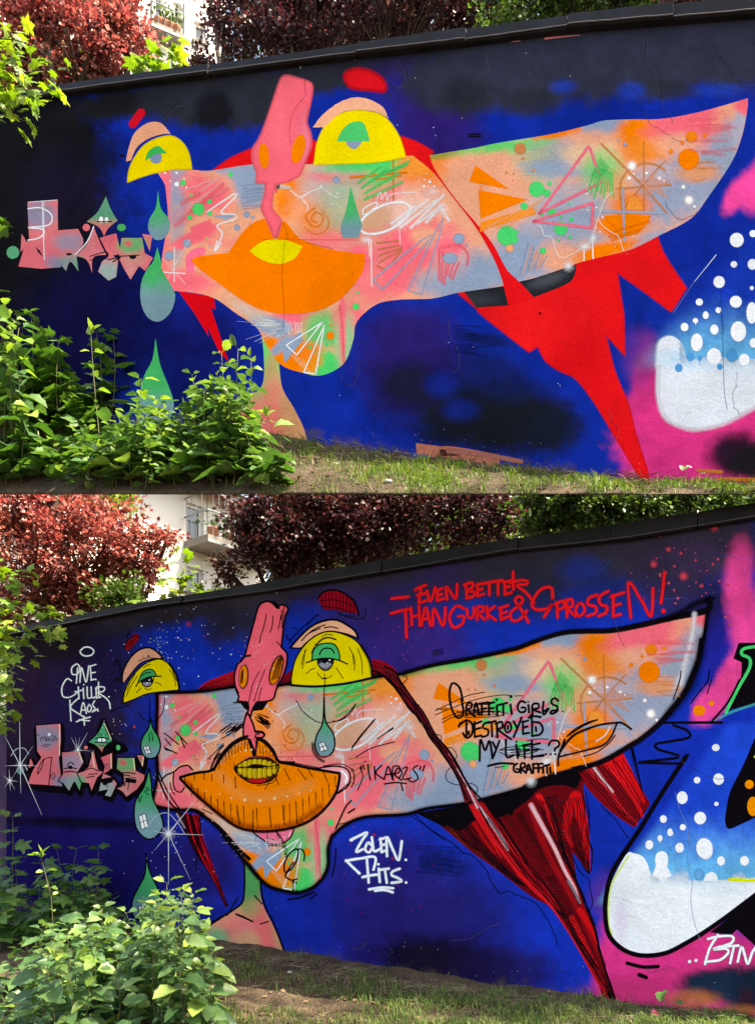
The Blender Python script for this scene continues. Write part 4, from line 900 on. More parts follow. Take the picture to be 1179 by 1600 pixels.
# left shard
lines(p, ["b8 860,60 900,200 1000,400 1045,490", "b8 890,70 930,200 1010,400"], 2.4, (200, 16, 28)); lines(p, ["b8 920,60 910,130 960,300 1030,440", "b8 900,60 950,220 1000,360"], 2, (150, 10, 24))
lines(p, ["b8 810,60 850,140 905,250 960,330 1045,490", "b8 930,70 925,160 960,260 1000,380 1050,490", "b8 880,60 900,180 910,260 900,300 910,330"], 1.8); p.stroke("b5 250,760 290,830", 4, (150, 130, 140), .5)
p.build('shard_ribs', R, stuff=True)

p = Paint(w, .0020)
p.fill("b9 30,512! 0,520! -140,600! -100,690! 460,690! 430,662! 400,580 365,500 320,410 300,330 300,250! 250,190 205,120! 215,200 212,300 208,375 150,420 90,465",
       lambda x, y: blobs(TAN, [(388, 1375, 24, 40, 0, (90, 130, 70), .9, .5), (385, 1350, 20, 14, 0, (50, 90, 60), .8, .5), (405, 1430, 14, 60, -14, (236, 110, 105), .8, .5), (372, 1455, 30, 26, 0, (240, 110, 120), .85, .5), (340, 1470, 20, 20, 0, (60, 170, 120), .8, .5), (415, 1470, 12, 40, -14, (240, 105, 110), .8, .4), (384, 1475, 22, 20, 0, (214, 160, 120), .9, .4), (355, 1440, 20, 10, 0, (238, 140, 120), .7, .5), (392, 1372, 26, 40, 0, (74, 150, 84), 1, .5), (392, 1420, 14, 14, 0, (150, 160, 100), .6, .7)], 10, .4)(x, y), grid=5)
p.build('painted_neck', R)
FB = "b5 150,140! 350,135 470,120 560,108 700,112 b2 160,880 400,865 660,835 700,826 830,790 1000,760 1179,720 b3 100,710 200,672 300,645 400,638 520,635 650,610 800,575 957,543! 957,570 940,680 905,800 870,886 b7 870,150 820,260 700,410 600,500 540,540 400,620 240,670 100,710 0,755 b6 1000,570 870,610 740,645 660,665 560,680 450,695 350,722 200,730 120,745 50,780 0,825 b9 690,20 668,90 668,170 650,230 600,290 550,318 490,330 420,318 350,295 290,245 200,140 100,15 b5 560,940 460,830 400,780 340,740 240,740 120,715! 150,560 145,400 150,200"
p = Paint(w, .0024)
p.fill(FB, FACE_B, grid=3.0)
face_b = p.build('painted_face', R)
p = Paint(w, .0030, to_b=True); face_detail(p); p.build('spray_doodles', face_b, stuff=True)

# soft dark shading and the thick outline of the face
p = Paint(w, .0056)
p.stroke(FB, 6, INK, .5, closed=True); p.stroke(FB, 13, INK, 1.0, .55, closed=True)
p.stroke("b2 690,825 830,792 1000,762 1179,722 b3 100,712 200,674 300,646 400,640 520,636 650,612 800,577 955,545 970,500", 9, INK, .4, taper=(.7, 1.3))
p.stroke("b7 905,0 885,120 825,260 710,410 605,502 540,542 400,622 240,672 100,712 0,757", 10, INK, .45, taper=(1, 1))
p.stroke("b7 905,0 895,100 840,250 740,380", 24, INK, 1, .6); p.stroke("b3 900,560 890,650 860,780 835,886", 12, (236, 232, 238), 1, .8); p.stroke("b7 830,60 800,160 760,260", 10, (226, 224, 232), 1, .7)
p.stroke("b3 780,580 850,545 910,510 970,490", 14, INK, 1, .85); p.dot(975, 490, 50, INK, 1, 24, -10, .8, z='b3')
lines(p, ["b5 150,150 150,400 150,560 125,710", "b5 140,500 200,640 265,735"], 2.6); lines(p, ["b5 150,560 190,660 230,720 262,735"], 3.4)
p.stroke("b5 120,715 240,742 340,744 400,782 470,832 560,935 620,990", 5, INK, .3, taper=(.8, 1.3)); lines(p, ["b5 90,720 130,722", "b5 160,735 330,748 390,755", "b5 330,745 400,785", "b5 380,735 430,760"], 1.8)
p.build('painted_outline', face_b)

# the strand that crosses the face
p = Paint(w, .0058)
p.fill("b6 200,25 250,5 300,30 335,85 400,180 445,235 500,340 560,410 610,490 660,575 700,640! 640,670! 600,545 545,450 470,345 425,265 365,205 300,115 245,55", (104, 20, 28))
p.stroke("b6 560,430 620,530 680,640 700,680", 10, (190, 70, 84), .6, taper=(.5, 1)); p.stroke("b6 600,500 650,590 700,690", 4, (226, 190, 200), .6, taper=(.4, 1)); p.stroke("b6 225,20 310,100 390,210", 5, (160, 20, 34), .5)
between(p, "b6 205,25 300,110 370,205 470,345 610,560", "b6 300,40 400,180 500,340 610,490 690,620", 5, 1.6)
lines(p, ["b6 195,25 250,55 310,120 370,210 430,270 470,350 550,450 610,560 650,650", "b6 250,5 300,30 330,80 400,180 440,230 500,340 560,410 610,490 650,570 720,650"], 3)
p.build('painted_red_strand', R)

# nose
NB = "d3 255,105 300,78 335,88 365,120! 385,100 420,105 432,130 415,170 402,260 392,360! 425,400 422,470 400,540 360,620 345,672 310,690 240,697! 215,740 203,790! b5 615,245 640,300 650,340! 690,345 694,365 660,372! 652,452! 625,380! 590,370! 592,300 608,240 d3 170,790 190,740 185,697! 120,690! 130,662 110,610 103,540 120,470 165,420! 195,310 225,200"
p = Paint(w, .0066)
p.fill("b5 570,188! 718,184! 690,228! 625,235! 600,225!", INK)
p.fill(NB, PNOSE)
nose = p.build('painted_nose', R)
p = Paint(w, .0070)
p.stroke(NB, 3.4, INK, .3, closed=True); p.stroke("d3 200,410 165,420 140,450", 4, INK, .4)
p.dot(160, 540, 33, INK, .15, 82, 4, z='d3'); p.dot(158, 540, 26, (240, 130, 16), .1, 72, 4, z='d3'); p.dot(150, 540, 11, (96, 40, 16), .3, 55, 6, z='d3'); p.dot(165, 530, 6, (250, 170, 70), .5, 40, z='d3')
p.dot(360, 500, 40, INK, .15, 104, 18, z='d3'); p.dot(362, 502, 32, (236, 126, 16), .1, 92, 18, z='d3')
for k in range(4): p.stroke([(340 + (335 + k * 12) / 3.93, 920 + (560 - k * 4) / 3.93, 0), (340 + (350 + k * 10) / 3.93, 920 + (500) / 3.93, 0), (340 + (375 + k * 8) / 3.93, 920 + (430 - k * 3) / 3.93, 0)], 2, (80, 34, 14), .3)
p.dot(345, 490, 8, (255, 210, 150), .7, z='d3')
lines(p, ["d3 300,155 285,230 265,290 258,335", "d3 340,170 335,230 322,268", "d3 388,165 382,210 372,245", "d3 395,130 390,190", "d3 362,325 385,350 395,360"], 1.8)
lines(p, ["d3 255,510 215,590 190,700", "d3 290,500 250,600 225,690", "d3 270,610 250,690"], 3, (120, 50, 70), .9, .8); lines(p, ["d3 110,600 130,640", "d3 400,460 385,540 360,600", "d3 385,420 410,450"], 1.8)
for k in range(46): p.dot(*(lambda a, b: (340 + a / 3.93, 920 + b / 3.93))(rnd.gauss(250, 50), rnd.gauss(400, 80)), rnd.choice([.5, .7, 1.0]), (252, 205, 210), .4, n=7)
p.stroke("b5 650,335 690,340 700,358 680,370 650,365 655,352 670,350", 2.8, INK, .3); p.stroke("b5 640,375 655,400 655,450", 2, (120, 60, 80), .8, .7); p.dot(655, 400, 4, INK, z='b5'); p.dot(645, 420, 2, INK, z='b5')
p.stroke("b5 540,190 580,190", 2, INK); p.stroke("d3 345,80 375,118", 5, INK, .4)
p.build('nostril', nose)

# eyes
DOME = "d3 455,590! 453,540 480,430 540,340 610,285 680,263 760,275 850,320 910,400 945,480 949,547! 800,580 650,597 550,599"
p = Paint(w, .0066); p.fill(DOME, (236, 214, 16)); eye = p.build('painted_eye', R, 'large yellow eye with black outline, peach lid and half-closed iris')
p = Paint(w, .0070)
p.stroke("d3 453,590 453,540 480,430 540,340 610,285 680,263 760,275 850,320 910,400 945,480 949,547", 2.6, INK, .3); p.stroke("d3 450,592 550,600 650,598 800,580 950,547", 4.4, INK, .3); p.stroke("d3 880,350 930,440 950,545", 7, INK, .8, .7)
lines(p, ["d3 545,370 525,420 515,465", "d3 535,380 530,440 520,490", "d3 600,340 575,395", "d3 808,360 840,430 838,500", "d3 862,370 885,450 888,525", "d3 830,400 835,460", "d3 640,295 670,280 705,285", "d3 598,488 570,500 543,525", "d3 728,487 750,520 770,552", "d3 612,517 635,545 660,550 690,543 700,530", "d3 655,525 660,570 655,610", "d3 640,555 670,553"], 1.5)
p.stroke("d3 605,345 640,312 680,300 725,312", 3, INK, .4); p.build('ink_lines', eye, stuff=True)
p = Paint(w, .0074)
p.dot(660, 440, 52, (26, 22, 34), .06, 60, z='d3'); p.dot(660, 468, 44, (110, 112, 128), .4, 28, z='d3'); p.dot(660, 445, 20, (12, 10, 16), .3, 26, z='d3')
for k in range(9): p.stroke([(340 + (620 + k * 10) / 3.93, 920 + (470 + 22 * math.sin(k / 8 * 3.14)) / 3.93, 0), (340 + (635 + k * 6.5) / 3.93, 920 + 458 / 3.93, 0)], 1.1, (190, 192, 205), .3)
p.dot(688, 438, 7, WHITE, .4, z='d3'); p.dot(672, 455, 5, WHITE, .4, z='d3'); p.stroke("d3 612,430 618,470 650,502 682,496 706,465 713,432", 2, INK, .3)
p.fill("d3 580,442! 585,385 620,345 680,335 720,345 745,390 750,442! 700,428 640,428", (52, 186, 110)); p.stroke("d3 580,442 585,385 620,345 680,335 720,345 745,390 750,442", 2.4, INK, .3); p.stroke("d3 545,455 600,435 650,428 700,430 750,442 797,463", 2.6, INK, .3)
p.stroke("d3 625,405 645,372 680,365 705,375 714,395", 2.6, INK, .3); p.build('iris', eye)
p = Paint(w, .0070); p.fill("d3 446,362! 500,300 570,235 650,200 730,195 800,230 840,260 864,306! 790,278 690,262 610,284 540,335 510,366", (246, 180, 146)); p.stroke("d3 446,362 500,300 570,235 650,198 730,192 800,226 845,262 864,306", 4.2, INK, .4); p.stroke("d3 446,362 510,364 540,336 610,284 690,262 790,278 862,306", 2.6, INK, .3)
lines(p, ["d3 515,320 560,275 630,243", "d3 540,290 600,245 660,222", "d3 655,240 700,234 738,244"], 2.2); lines(p, ["d3 440,330 470,290 520,240 570,200", "d3 545,220 600,170 620,160", "d3 425,290 430,310 445,312", "d3 465,240 485,245", "d3 410,110 400,180 395,240"], 3, INK, .8, .8); p.build('eyelid', eye)
DL = "b4 756,470! 765,400 800,320 860,250 920,210 990,198 1050,240 1090,310 1102,387! 1000,397 900,412 830,442"
p = Paint(w, .0066); p.fill(DL, (228, 206, 10)); eye = p.build('painted_eye', R, 'small yellow eye with black outline, peach lid and half-closed iris')
p = Paint(w, .0070); p.stroke(DL, 2.6, INK, .3, closed=True); p.stroke("b4 1040,225 1085,300 1102,385", 4.4, INK, .5)
lines(p, ["b4 830,290 795,350 780,390", "b4 845,300 800,370 775,430", "b4 1040,260 1070,310 1080,360", "b4 1060,270 1085,330", "b4 955,340 975,345 990,358", "b4 868,375 850,390 838,405", "b4 890,375 905,385 930,378", "b4 885,250 900,235 925,228"], 1.4)
p.build('ink_lines', eye, stuff=True)
p = Paint(w, .0074); p.dot(905, 330, 36, (26, 22, 34), .06, 36, z='b4'); p.dot(905, 350, 28, (112, 112, 126), .4, 15, z='b4'); p.dot(918, 325, 6, WHITE, .4, z='b4'); p.dot(905, 345, 4, WHITE, .4, z='b4')
for k in range(6): p.stroke([((878 + k * 10) / 3.93, 980 + (352 + 10 * math.sin(k / 5 * 3.14)) / 3.93, 0), ((885 + k * 8) / 3.93, 980 + 340 / 3.93, 0)], 1, (190, 192, 205), .3)
p.stroke("b4 868,332 880,360 908,368 935,348 945,308", 1.8, INK, .3); p.fill("b4 846,347! 868,290 900,262 940,264 964,302! 920,306 880,322", (40, 160, 92)); p.stroke("b4 846,347 868,290 900,262 940,264 964,302", 2, INK, .3); p.stroke("b4 835,365 848,345 880,322 920,306 990,302", 2.2, INK, .3); p.stroke("b4 872,300 895,282 925,280", 1.8, INK, .3); p.build('iris', eye)
p = Paint(w, .0070); p.fill("b4 750,342! 758,270 800,190 850,145 910,128 960,150 1002,192! 920,200 860,225 810,280 770,332!", (222, 156, 126)); p.stroke("b4 750,345 757,270 800,190 850,143 910,126 960,148 1004,194", 3.4, INK, .4); p.stroke("b4 770,334 810,280 860,225 920,200 1002,192", 2.2, INK, .3)
p.dot(912, 178, 7, INK, z='b4'); p.dot(880, 185, 4, INK, z='b4'); lines(p, ["b4 850,210 900,190 970,192"], 1.3); p.stroke("b4 715,320 745,318", 6, SOOT, .3); p.stroke("b4 740,300 735,230 720,210", 4, INK, 1, .6); p.build('eyelid', eye)
# brows
p = Paint(w, .0066)
p.fill("d3 620,60 650,22 720,12 790,40 840,90 862,150 800,145 720,130 655,125", (150, 12, 34)); p.stroke("d3 615,60 650,20 720,8 790,36 845,90 866,165", 4, INK, .5)
for k in range(10): p.stroke([(340 + (638 + k * 22) / 3.93, 920 + (20 + abs(k - 3) * 7) / 3.93, 0), (340 + (645 + k * 21) / 3.93, 920 + (128 + k * 3) / 3.93, 0)], 1.5, INK, .3, wob=.2)
lines(p, ["d3 625,75 720,70 850,110", "d3 640,110 740,120 840,150", "d3 740,150 800,175 880,185 905,160 908,115", "d3 780,165 840,170"], 1.5)
p.build('painted_brow', R, stuff=True); p = Paint(w, .0066); p.stroke("b4 785,120 835,62", 13, (130, 16, 26), .25); p.stroke("b4 765,130 780,85 830,50 860,70", 2.2, INK, .4); lines(p, ["b4 790,110 815,65", "b4 800,120 830,70"], 1.4); lines(p, ["b4 780,60 795,30", "b4 700,230 720,200"], 5, INK, 1, .7)
p.build('painted_brow', R, stuff=True)

# lips and teeth
LP = "b5 263,574! 340,552 430,535 470,480 520,420 570,385 615,368! 648,470! 660,374! 700,395 740,440 772,492 830,505 950,530 1082,552! 1080,590 1060,660 1000,740 920,800 820,835 700,850 600,840 530,810 440,740 340,655"
p = Paint(w, .0060)
p.fill("b5 240,600 235,560 265,525 310,515 330,535! 270,575! 290,620 270,645 250,635", (236, 110, 124)); p.stroke("b5 170,590 195,562 235,545 265,520 305,512 330,535", 3, INK, .3); p.stroke("b5 235,545 232,600 245,640 272,648 288,625", 2.6, INK, .3); p.stroke("b5 215,600 225,640 240,660", 2, INK, .3)
p.fill("b5 960,530! 1050,520 1110,530 1132,560 1125,610 1090,640 1060,655! 1080,552!", (244, 160, 170)); p.stroke("b5 960,528 1050,516 1112,526 1136,562 1128,612 1090,644 1060,660", 3, INK, .3); p.stroke("b5 1000,515 1090,505 1150,540 1155,600", 1.8, INK, .3); p.stroke("b5 1095,540 1118,570 1112,600", 5, WHITE, .6)
p.fill("b5 650,850! 700,848! 850,825! 830,880 780,912 730,912 690,890", (240, 110, 140)); p.stroke("b5 640,855 690,892 730,914 785,912 832,880 852,825", 2.6, INK, .3); lines(p, ["b5 755,845 780,890 815,950", "b5 710,880 750,895"], 1.6); p.stroke("b5 800,880 825,870 832,850", 2, (255, 200, 210), .5)
p.fill(LP, (248, 128, 10)); lips = p.build('painted_lips', R)
p = Paint(w, .0064)
p.stroke('b5 470,560 560,650 660,680 800,660 930,610', 30, (255, 176, 84), 1, .45); p.stroke('b5 300,600 420,720 560,810 700,835 850,810 990,720', 16, (176, 66, 8), 1, .55); p.stroke('b5 480,500 540,420 600,395', 10, (255, 190, 110), 1, .5)
p.stroke(LP, 5.2, INK, .35, closed=True); p.stroke("b5 340,655 440,742 530,812 600,842 700,852 820,837 920,802 1000,742", 7, (60, 20, 10), 1, .6)
for k in range(24):
    t = k / 23; x = 290 + t * 770; y1 = 640 + 200 * math.sin(t * math.pi) ** .8
    L_ = 60 + 40 * math.sin(t * math.pi); p.stroke([(200 + x / 3.275, 1040 + (y1 - L_ - 10) / 3.275, 0), (200 + (x + 3) / 3.275, 1040 + (y1 - L_ * .4) / 3.275, 0), (200 + (x + rnd.uniform(-4, 14)) / 3.275, 1040 + (y1 - 8) / 3.275, 0)], 1.5, (40, 14, 8), .3, taper=(1.2, .5)) if y1 < 830 or k % 2 else None
for k in range(20):
    t = k / 19; x = 470 + t * 300
    if abs(x - 650) < 18: continue
    y0 = 480 - 95 * math.sin(min(1, t * 1.05) * math.pi) ** .7
    p.stroke([(200 + x / 3.275, 1040 + (y0 + 8) / 3.275, 0), (200 + (x + 6 * (t - .5)) / 3.275, 1040 + (y0 + 50) / 3.275, 0)], 1.3, (40, 14, 8), .3)
lo = smooth(PT("b5 265,578 340,655 440,740 530,810 600,840 700,850 820,835 920,800 1000,740 1060,660 1080,590"), False, 8)
for k in range(70):
    i_ = rnd.randrange(3, len(lo) - 3); q_ = lo[i_]; cx_, cy_ = 200 + 660 / 3.275, 1040 + 600 / 3.275; L_ = rnd.uniform(.05, .2)
    p.stroke([(q_[0], q_[1], 0), (q_[0] + (cx_ - q_[0]) * L_ * .35, q_[1] + (cy_ - q_[1]) * L_, 0)], rnd.uniform(.8, 1.4), (44, 16, 8), .3, taper=(1.4, .3))
up_ = smooth(PT("b5 430,535 470,480 520,420 570,385 615,370"), False, 8) + smooth(PT("b5 660,376 700,395 740,440 772,490"), False, 8)
for k in range(46):
    q_ = up_[rnd.randrange(len(up_))]; L_ = rnd.uniform(.08, .3); p.stroke([(q_[0], q_[1], 0), (q_[0] + (200 + 650 / 3.275 - q_[0]) * L_ * .3, q_[1] + (1040 + 520 / 3.275 - q_[1]) * L_, 0)], rnd.uniform(.8, 1.3), (44, 16, 8), .3, taper=(1.4, .3))
for (x, y, l, dx) in [(490, 560, 40, 0), (548, 570, 60, 3), (800, 530, 60, 30), (870, 530, 55, 40), (920, 530, 40, 25), (640, 740, 100, 0), (725, 740, 90, 8), (800, 720, 100, 0), (860, 700, 110, 5), (340, 560, 30, 0), (390, 555, 30, 0), (430, 560, 30, 0), (755, 570, 40, 15), (1000, 545, 50, 20), (560, 740, 70, 14)]:
    p.dot(x, y, 3.5, INK, .3, z='b5'); p.stroke([(200 + x / 3.275, 1040 + y / 3.275, 0), (200 + (x + dx) / 3.275, 1040 + (y + l) / 3.275, 0)], 1.5, (36, 12, 8), .3)
for (x, y, r) in [(598, 688, 11), (675, 692, 11), (750, 680, 10), (815, 670, 8), (530, 680, 6), (470, 658, 5), (602, 435, 9), (632, 432, 8), (575, 440, 5), (545, 460, 5), (700, 430, 6), (935, 640, 5), (878, 655, 6), (345, 620, 4), (400, 640, 4), (985, 630, 3)]: p.dot(x, y, r, (255, 224, 170), .7, z='b5'); 
p.stroke("b5 440,535 470,470 520,410 570,375 612,362", 5, INK, .5); p.stroke("b5 655,370 700,385 745,435 775,490 850,495", 4.4, INK, .5); p.stroke("b5 425,530 440,490 470,450", 4, INK, .7); lines(p, ["b5 410,480 450,440 490,400", "b5 790,490 880,505 980,525"], 1.6)
p.build('ink_lines', lips, stuff=True)
p = Paint(w, .0068)
MO = "b5 543,522! 600,484 650,466 720,474 772,512! 765,545 730,590 650,605 590,580 552,545"
p.fill(MO, (60, 30, 12)); 
for row, (ya, yb) in enumerate([(478, 522), (524, 582)]):
    for k in range(9):
        x = 562 + k * 25; xm = (x + 12 - 657) / 115; e0 = abs(xm) ** 2 * 34
        top_ = ya + (e0 if row == 0 else 0); bot_ = yb - (e0 * 1.2 if row == 1 else 0) - (0 if row else -4)
        if bot_ - top_ < 10: continue
        p.fill([(200 + (x + a) / 3.275, 1040 + b / 3.275, c) for a, b, c in [(1, top_ + 4, 0), (11, top_, 0), (22, top_ + 4, 0), (22, bot_ - 4, 0), (11, bot_, 0), (1, bot_ - 4, 0)]], (206, 172, 20) if (k + row) % 2 else (190, 152, 18))
        p.stroke([(200 + (x + 8) / 3.275, 1040 + (top_ + 8) / 3.275, 0), (200 + (x + 8) / 3.275, 1040 + (bot_ - 10) / 3.275, 0)], 1.3, (240, 220, 90), .5)
p.fill("b5 610,590! 640,575 655,582 675,574 690,582! 720,575! 690,600 650,606", (190, 24, 30)); p.stroke("b5 545,525 600,520 660,524 720,516 772,512", 2, INK, .3); p.fill("b5 605,522! 640,505 700,510 715,516! 660,528", (24, 14, 10)); p.stroke(MO, 2.4, INK, .3, closed=True); lines(p, ["b5 540,500 555,535 600,580", "b5 660,615 740,600 765,560", "b5 700,635 720,600"], 1.4)
p.build('painted_teeth', lips)

# tears with little windows
for s_, y0, y1, off, win in [("b4 922,555! 940,620 975,680 985,740 960,795 915,808 875,780 865,720 880,670 912,620", 1150, 1180, .0068, "b4 880,735! 912,728! 928,775! 898,782!"), ("b5 108,525! 120,600 128,680 170,770 178,830 135,882 88,884 42,830 32,740 45,680 82,620", 1240, 1285, .0064, "b5 55,770! 88,758! 105,825! 70,840!"),
                         ("b8 672,245! 690,330 732,420 742,490 730,545 650,555 612,530 610,465 640,400 668,340", 1390, 1420, .0064, "b8 638,490! 662,485! 672,520! 640,525!"), ("b5 1003,160! 1010,280 1050,350 1056,420 1030,460 985,466 958,420 965,360 996,290", 1125, 1165, .0060, "b5 975,400! 1000,390! 1022,430! 985,442!")]:
    p = Paint(w, off); p.fill(s_, vgrad((48, 160, 98), (110, 150, 160), y0, y1, .4), grid=4); p.stroke(s_, 3.0, INK, .35, closed=True)
    q = PT(win); p.fill(win, (236, 238, 240)); p.stroke(win, 1.2, INK, 0, closed=True)
    mid = lambda a, b: ((q[a][0] + q[b][0]) / 2, (q[a][1] + q[b][1]) / 2, 0)
    p.stroke([mid(0, 1), mid(2, 3)], 1.1, INK); p.stroke([mid(1, 2), mid(3, 0)], 1.1, INK)
    p.build('painted_teardrop', R)
p = Paint(w, .0076)
lines(p, ["b4 850,520 870,555 915,578 960,570 1000,520 1012,440", "b4 918,440 920,555", "b4 955,410 962,480", "b5 860,180 900,240 960,285 1000,295", "b5 1010,295 1080,280 1130,240 1165,195", "b5 1003,100 1005,170", "b5 108,345 112,390", "b5 122,340 128,385", "b4 895,985 918,1000 890,1010 912,1030", "b4 850,1040 858,1075 870,1035", "b4 680,525 720,500 790,480"], 1.6)
lines(p, ["b5 185,345 260,405", "b5 245,340 300,400", "b5 190,375 220,410", "b5 185,420 250,450", "b5 270,370 290,420", "b5 190,430 230,440"], 2.2)
# cheek scribbles: hatch marks under the eyes, freckles
for (z_, cx, cy, n, ln, an) in [('b5', 545, 325, 14, 60, -35), ('b5', 690, 280, 14, 60, 35)]:
    for k in range(n):
        x = cx + rnd.gauss(0, 22); y = cy + rnd.gauss(0, 12); a_ = math.radians(an + rnd.uniform(-8, 8)); l = ln * rnd.uniform(.5, 1.2)
        p.stroke([(200 + (x - math.cos(a_) * l / 2) / 3.275, 1040 + (y - math.sin(a_) * l / 2) / 3.275, 0), (200 + (x + math.cos(a_) * l / 2) / 3.275, 1040 + (y + math.sin(a_) * l / 2) / 3.275, 0)], 2.4, INK, .3, taper=(.5, 1))
p.stroke("b5 440,480 470,430 490,410", 2.4, INK, .4); p.stroke("b5 480,375 540,340", 2, INK, .4)
for k in range(34): p.dot(200 + rnd.uniform(495, 580) / 3.275, 1040 + rnd.uniform(240, 300) / 3.275, rnd.uniform(.5, 1.0), INK, 0, n=6) if k < 14 else p.dot(200 + rnd.uniform(650, 760) / 3.275, 1040 + rnd.uniform(230, 310) / 3.275, rnd.uniform(.5, 1.1), INK, 0, n=6)
for k in range(26): p.dot(200 + rnd.uniform(320, 480) / 3.275, 1040 + rnd.uniform(380, 490) / 3.275, rnd.uniform(.4, .9), INK, 0, n=6) if k % 2 else p.dot(200 + rnd.uniform(730, 900) / 3.275, 1040 + rnd.uniform(290, 470) / 3.275, rnd.uniform(.4, .9), INK, 0, n=6)
p.stroke("b5 945,400 950,440 975,475 1000,490", 7, INK, 1, .8)
lines(p, ["b6 0,270 40,265 80,235 110,190", "b6 90,410 130,345 205,260", "b6 110,445 190,400 300,370", "b6 215,355 260,325 290,303", "b6 0,650 20,620 85,565", "b6 120,605 145,540 130,495", "b6 95,500 105,550 90,590"], 1.8)
lines(p, ["b6 95,395 150,325 200,265", "b6 270,318 292,304", "b6 15,790 60,690 90,655", "b6 75,715 105,695"], 3); lines(p, ["b6 30,770 70,760 110,745", "b6 40,790 80,770"], 1.4)
for k in range(5):
    x = 620 + rnd.uniform(0, 200); p.stroke([(200 + x / 3.275, 1040 + (862 + rnd.uniform(-4, 8)) / 3.275, 0), (200 + (x + rnd.uniform(-8, 8)) / 3.275, 1040 + (882 + rnd.uniform(0, 20)) / 3.275, 0)], 1.2, INK, .4, .7)
for k in range(60): p.dot(200 + rnd.gauss(430, 70) / 3.275, 1040 + rnd.gauss(470, 40) / 3.275, rnd.uniform(.4, .8), INK, 0, n=6) if k % 2 else p.dot(200 + rnd.gauss(840, 60) / 3.275, 1040 + rnd.gauss(440, 40) / 3.275, rnd.uniform(.4, .8), INK, 0, n=6)
# chin: bolted seam and an ear-like scroll
p.stroke("b9 480,165 440,220 430,180 450,130 480,100 505,95 500,150 470,200 440,225 440,245 470,262 500,255", 3, INK, .35); p.stroke("b9 495,95 525,95 540,120 538,155", 2.6, INK, .35)
lines(p, ["b9 385,-10 440,70", "b9 345,75 440,78", "b9 430,100 450,130", "b9 482,262 480,300 485,325", "b9 475,265 500,275"], 1.5)
for (x, y) in [(425, 85), (440, 90), (435, 120), (440, 132), (475, 275), (495, 280), (478, 315), (498, 318)]: p.dot(x, y, 4.5, INK, 0, z='b9')
lines(p, ["b9 450,365 520,355 595,325", "b9 690,240 705,170 710,90", "b9 570,365 610,335", "b9 168,445 210,460 262,488", "b9 300,500 345,485", "b9 120,455 180,355", "b9 270,345 310,390", "b9 30,505 100,460 200,390"], 2.2); lines(p, ["b9 170,446 255,484", "b9 452,366 515,357 590,328"], 3.2)
p.stroke("b9 300,250 310,340 330,410 370,490 410,590 435,662", 3.4, INK, .35); p.stroke("b9 0,512 90,462 160,420 205,378 215,300 215,200 205,130", 3.4, INK, .35); p.stroke("b9 210,150 250,190 290,245", 9, INK, 1, .9); p.stroke("b9 100,15 200,140 290,248 350,298 420,320 490,333 550,320 600,292 652,232 670,170 670,90 692,18", 5, INK, .35)
# right end of the face
p.stroke("b7 170,645 178,580 250,490 370,440 470,425 500,428 545,458", 4, INK, .4); p.stroke("b7 470,432 440,500 400,540 330,562 175,600", 3.4, INK, .4); p.stroke("b7 180,570 250,490 330,455", 6, INK, .9, .8); lines(p, ["b7 215,495 260,455 330,420 372,410", "b7 300,598 370,575 430,530 462,490", "b7 240,655 290,645", "b7 345,640 370,632", "b7 800,160 790,220 760,305", "b7 945,150 935,215 890,270 850,325", "b7 955,205 935,275"], 2.0)
p.stroke("b7 435,445 410,490 365,520", 3, (240, 225, 220), .6, .9); p.stroke("b7 215,495 300,440 370,410", 3, INK, .3)
p.build('ink_lines', face_b, stuff=True)

# bubble piece at the right
p = Paint(w, .0014)
p.fill("d2 330,150 380,142 440,165 470,215 485,265! 520,235 565,225 600,240 632,275! 650,235 690,222 730,260 750,320! 850,320! 865,280 895,265 925,285 935,320! 1030,310 1035,275 1075,258 1110,280 1115,310! 1179,300! 1420,300! 1420,250! 1179,425 1000,555 850,665 720,745 600,800 480,805 380,795 290,745 230,680 210,600 208,480 235,330", fade_white(blobs((238, 241, 246), [(1090, 1380, 14, 6, 0, (180, 214, 238), .5, .8), (970, 1440, 10, 30, 0, (226, 214, 236), .8, .7), (1060, 1375, 40, 10, 0, (200, 224, 240), .5, .8), (1130, 1385, 40, 14, 0, (206, 226, 240), .6, .8)], 12, .3), 1356, 1384, 1016), grid=4); p.spray = True
p.fill("d2 525,225! 520,180 530,145 563,128 595,142 606,180 600,235! 630,290! 565,320! 500,290!", (238, 241, 246)); p.fill("d2 840,325! 855,285 895,265 928,290 930,325!", (236, 240, 246)); p.dot(808, 283, 44, (96, 170, 222), .6, 50, z='d2')
p.stroke("d2 345,160 240,330 212,480 212,600 235,680", 3.4, (214, 236, 120), .5); p.stroke("d2 1010,315 1400,330", 5.4, (222, 228, 10), .15)
for (x, y) in [(1110, 192), (955, 193), (680, 106), (482, 86), (620, 10), (553, 42)]: p.dot(x, y, {1110: 32, 955: 28, 680: 30, 482: 28, 620: 21, 553: 17}[x], (238, 241, 246), .12, 34 if x not in (620, 553) else 20, z='d2')
p.dot(846, 112, 56, (238, 241, 246), .08, 74, -14, z='d2')
for (x, y, rx, ry) in [(978, 553, 21, 19), (992, 715, 29, 31), (882, 720, 18, 18), (806, 810, 29, 35), (981, 842, 12, 12), (898, 915, 32, 34), (709, 920, 19, 21), (809, 962, 17, 17), (743, 988, 15, 21), (692, 1018, 14, 17), (638, 1052, 20, 24), (793, 1067, 23, 27), (920, 1070, 44, 54)]: p.dot(x, y, rx, (238, 241, 246), .1, ry, z='b7')
p.dot(692, 1035, 3, (238, 241, 246), .2, 10, z='b7')
p.build('painted_bubble_letter', R, 'white bulging letter edge with a thick black outline', stuff=True)
p = Paint(w, .0026)
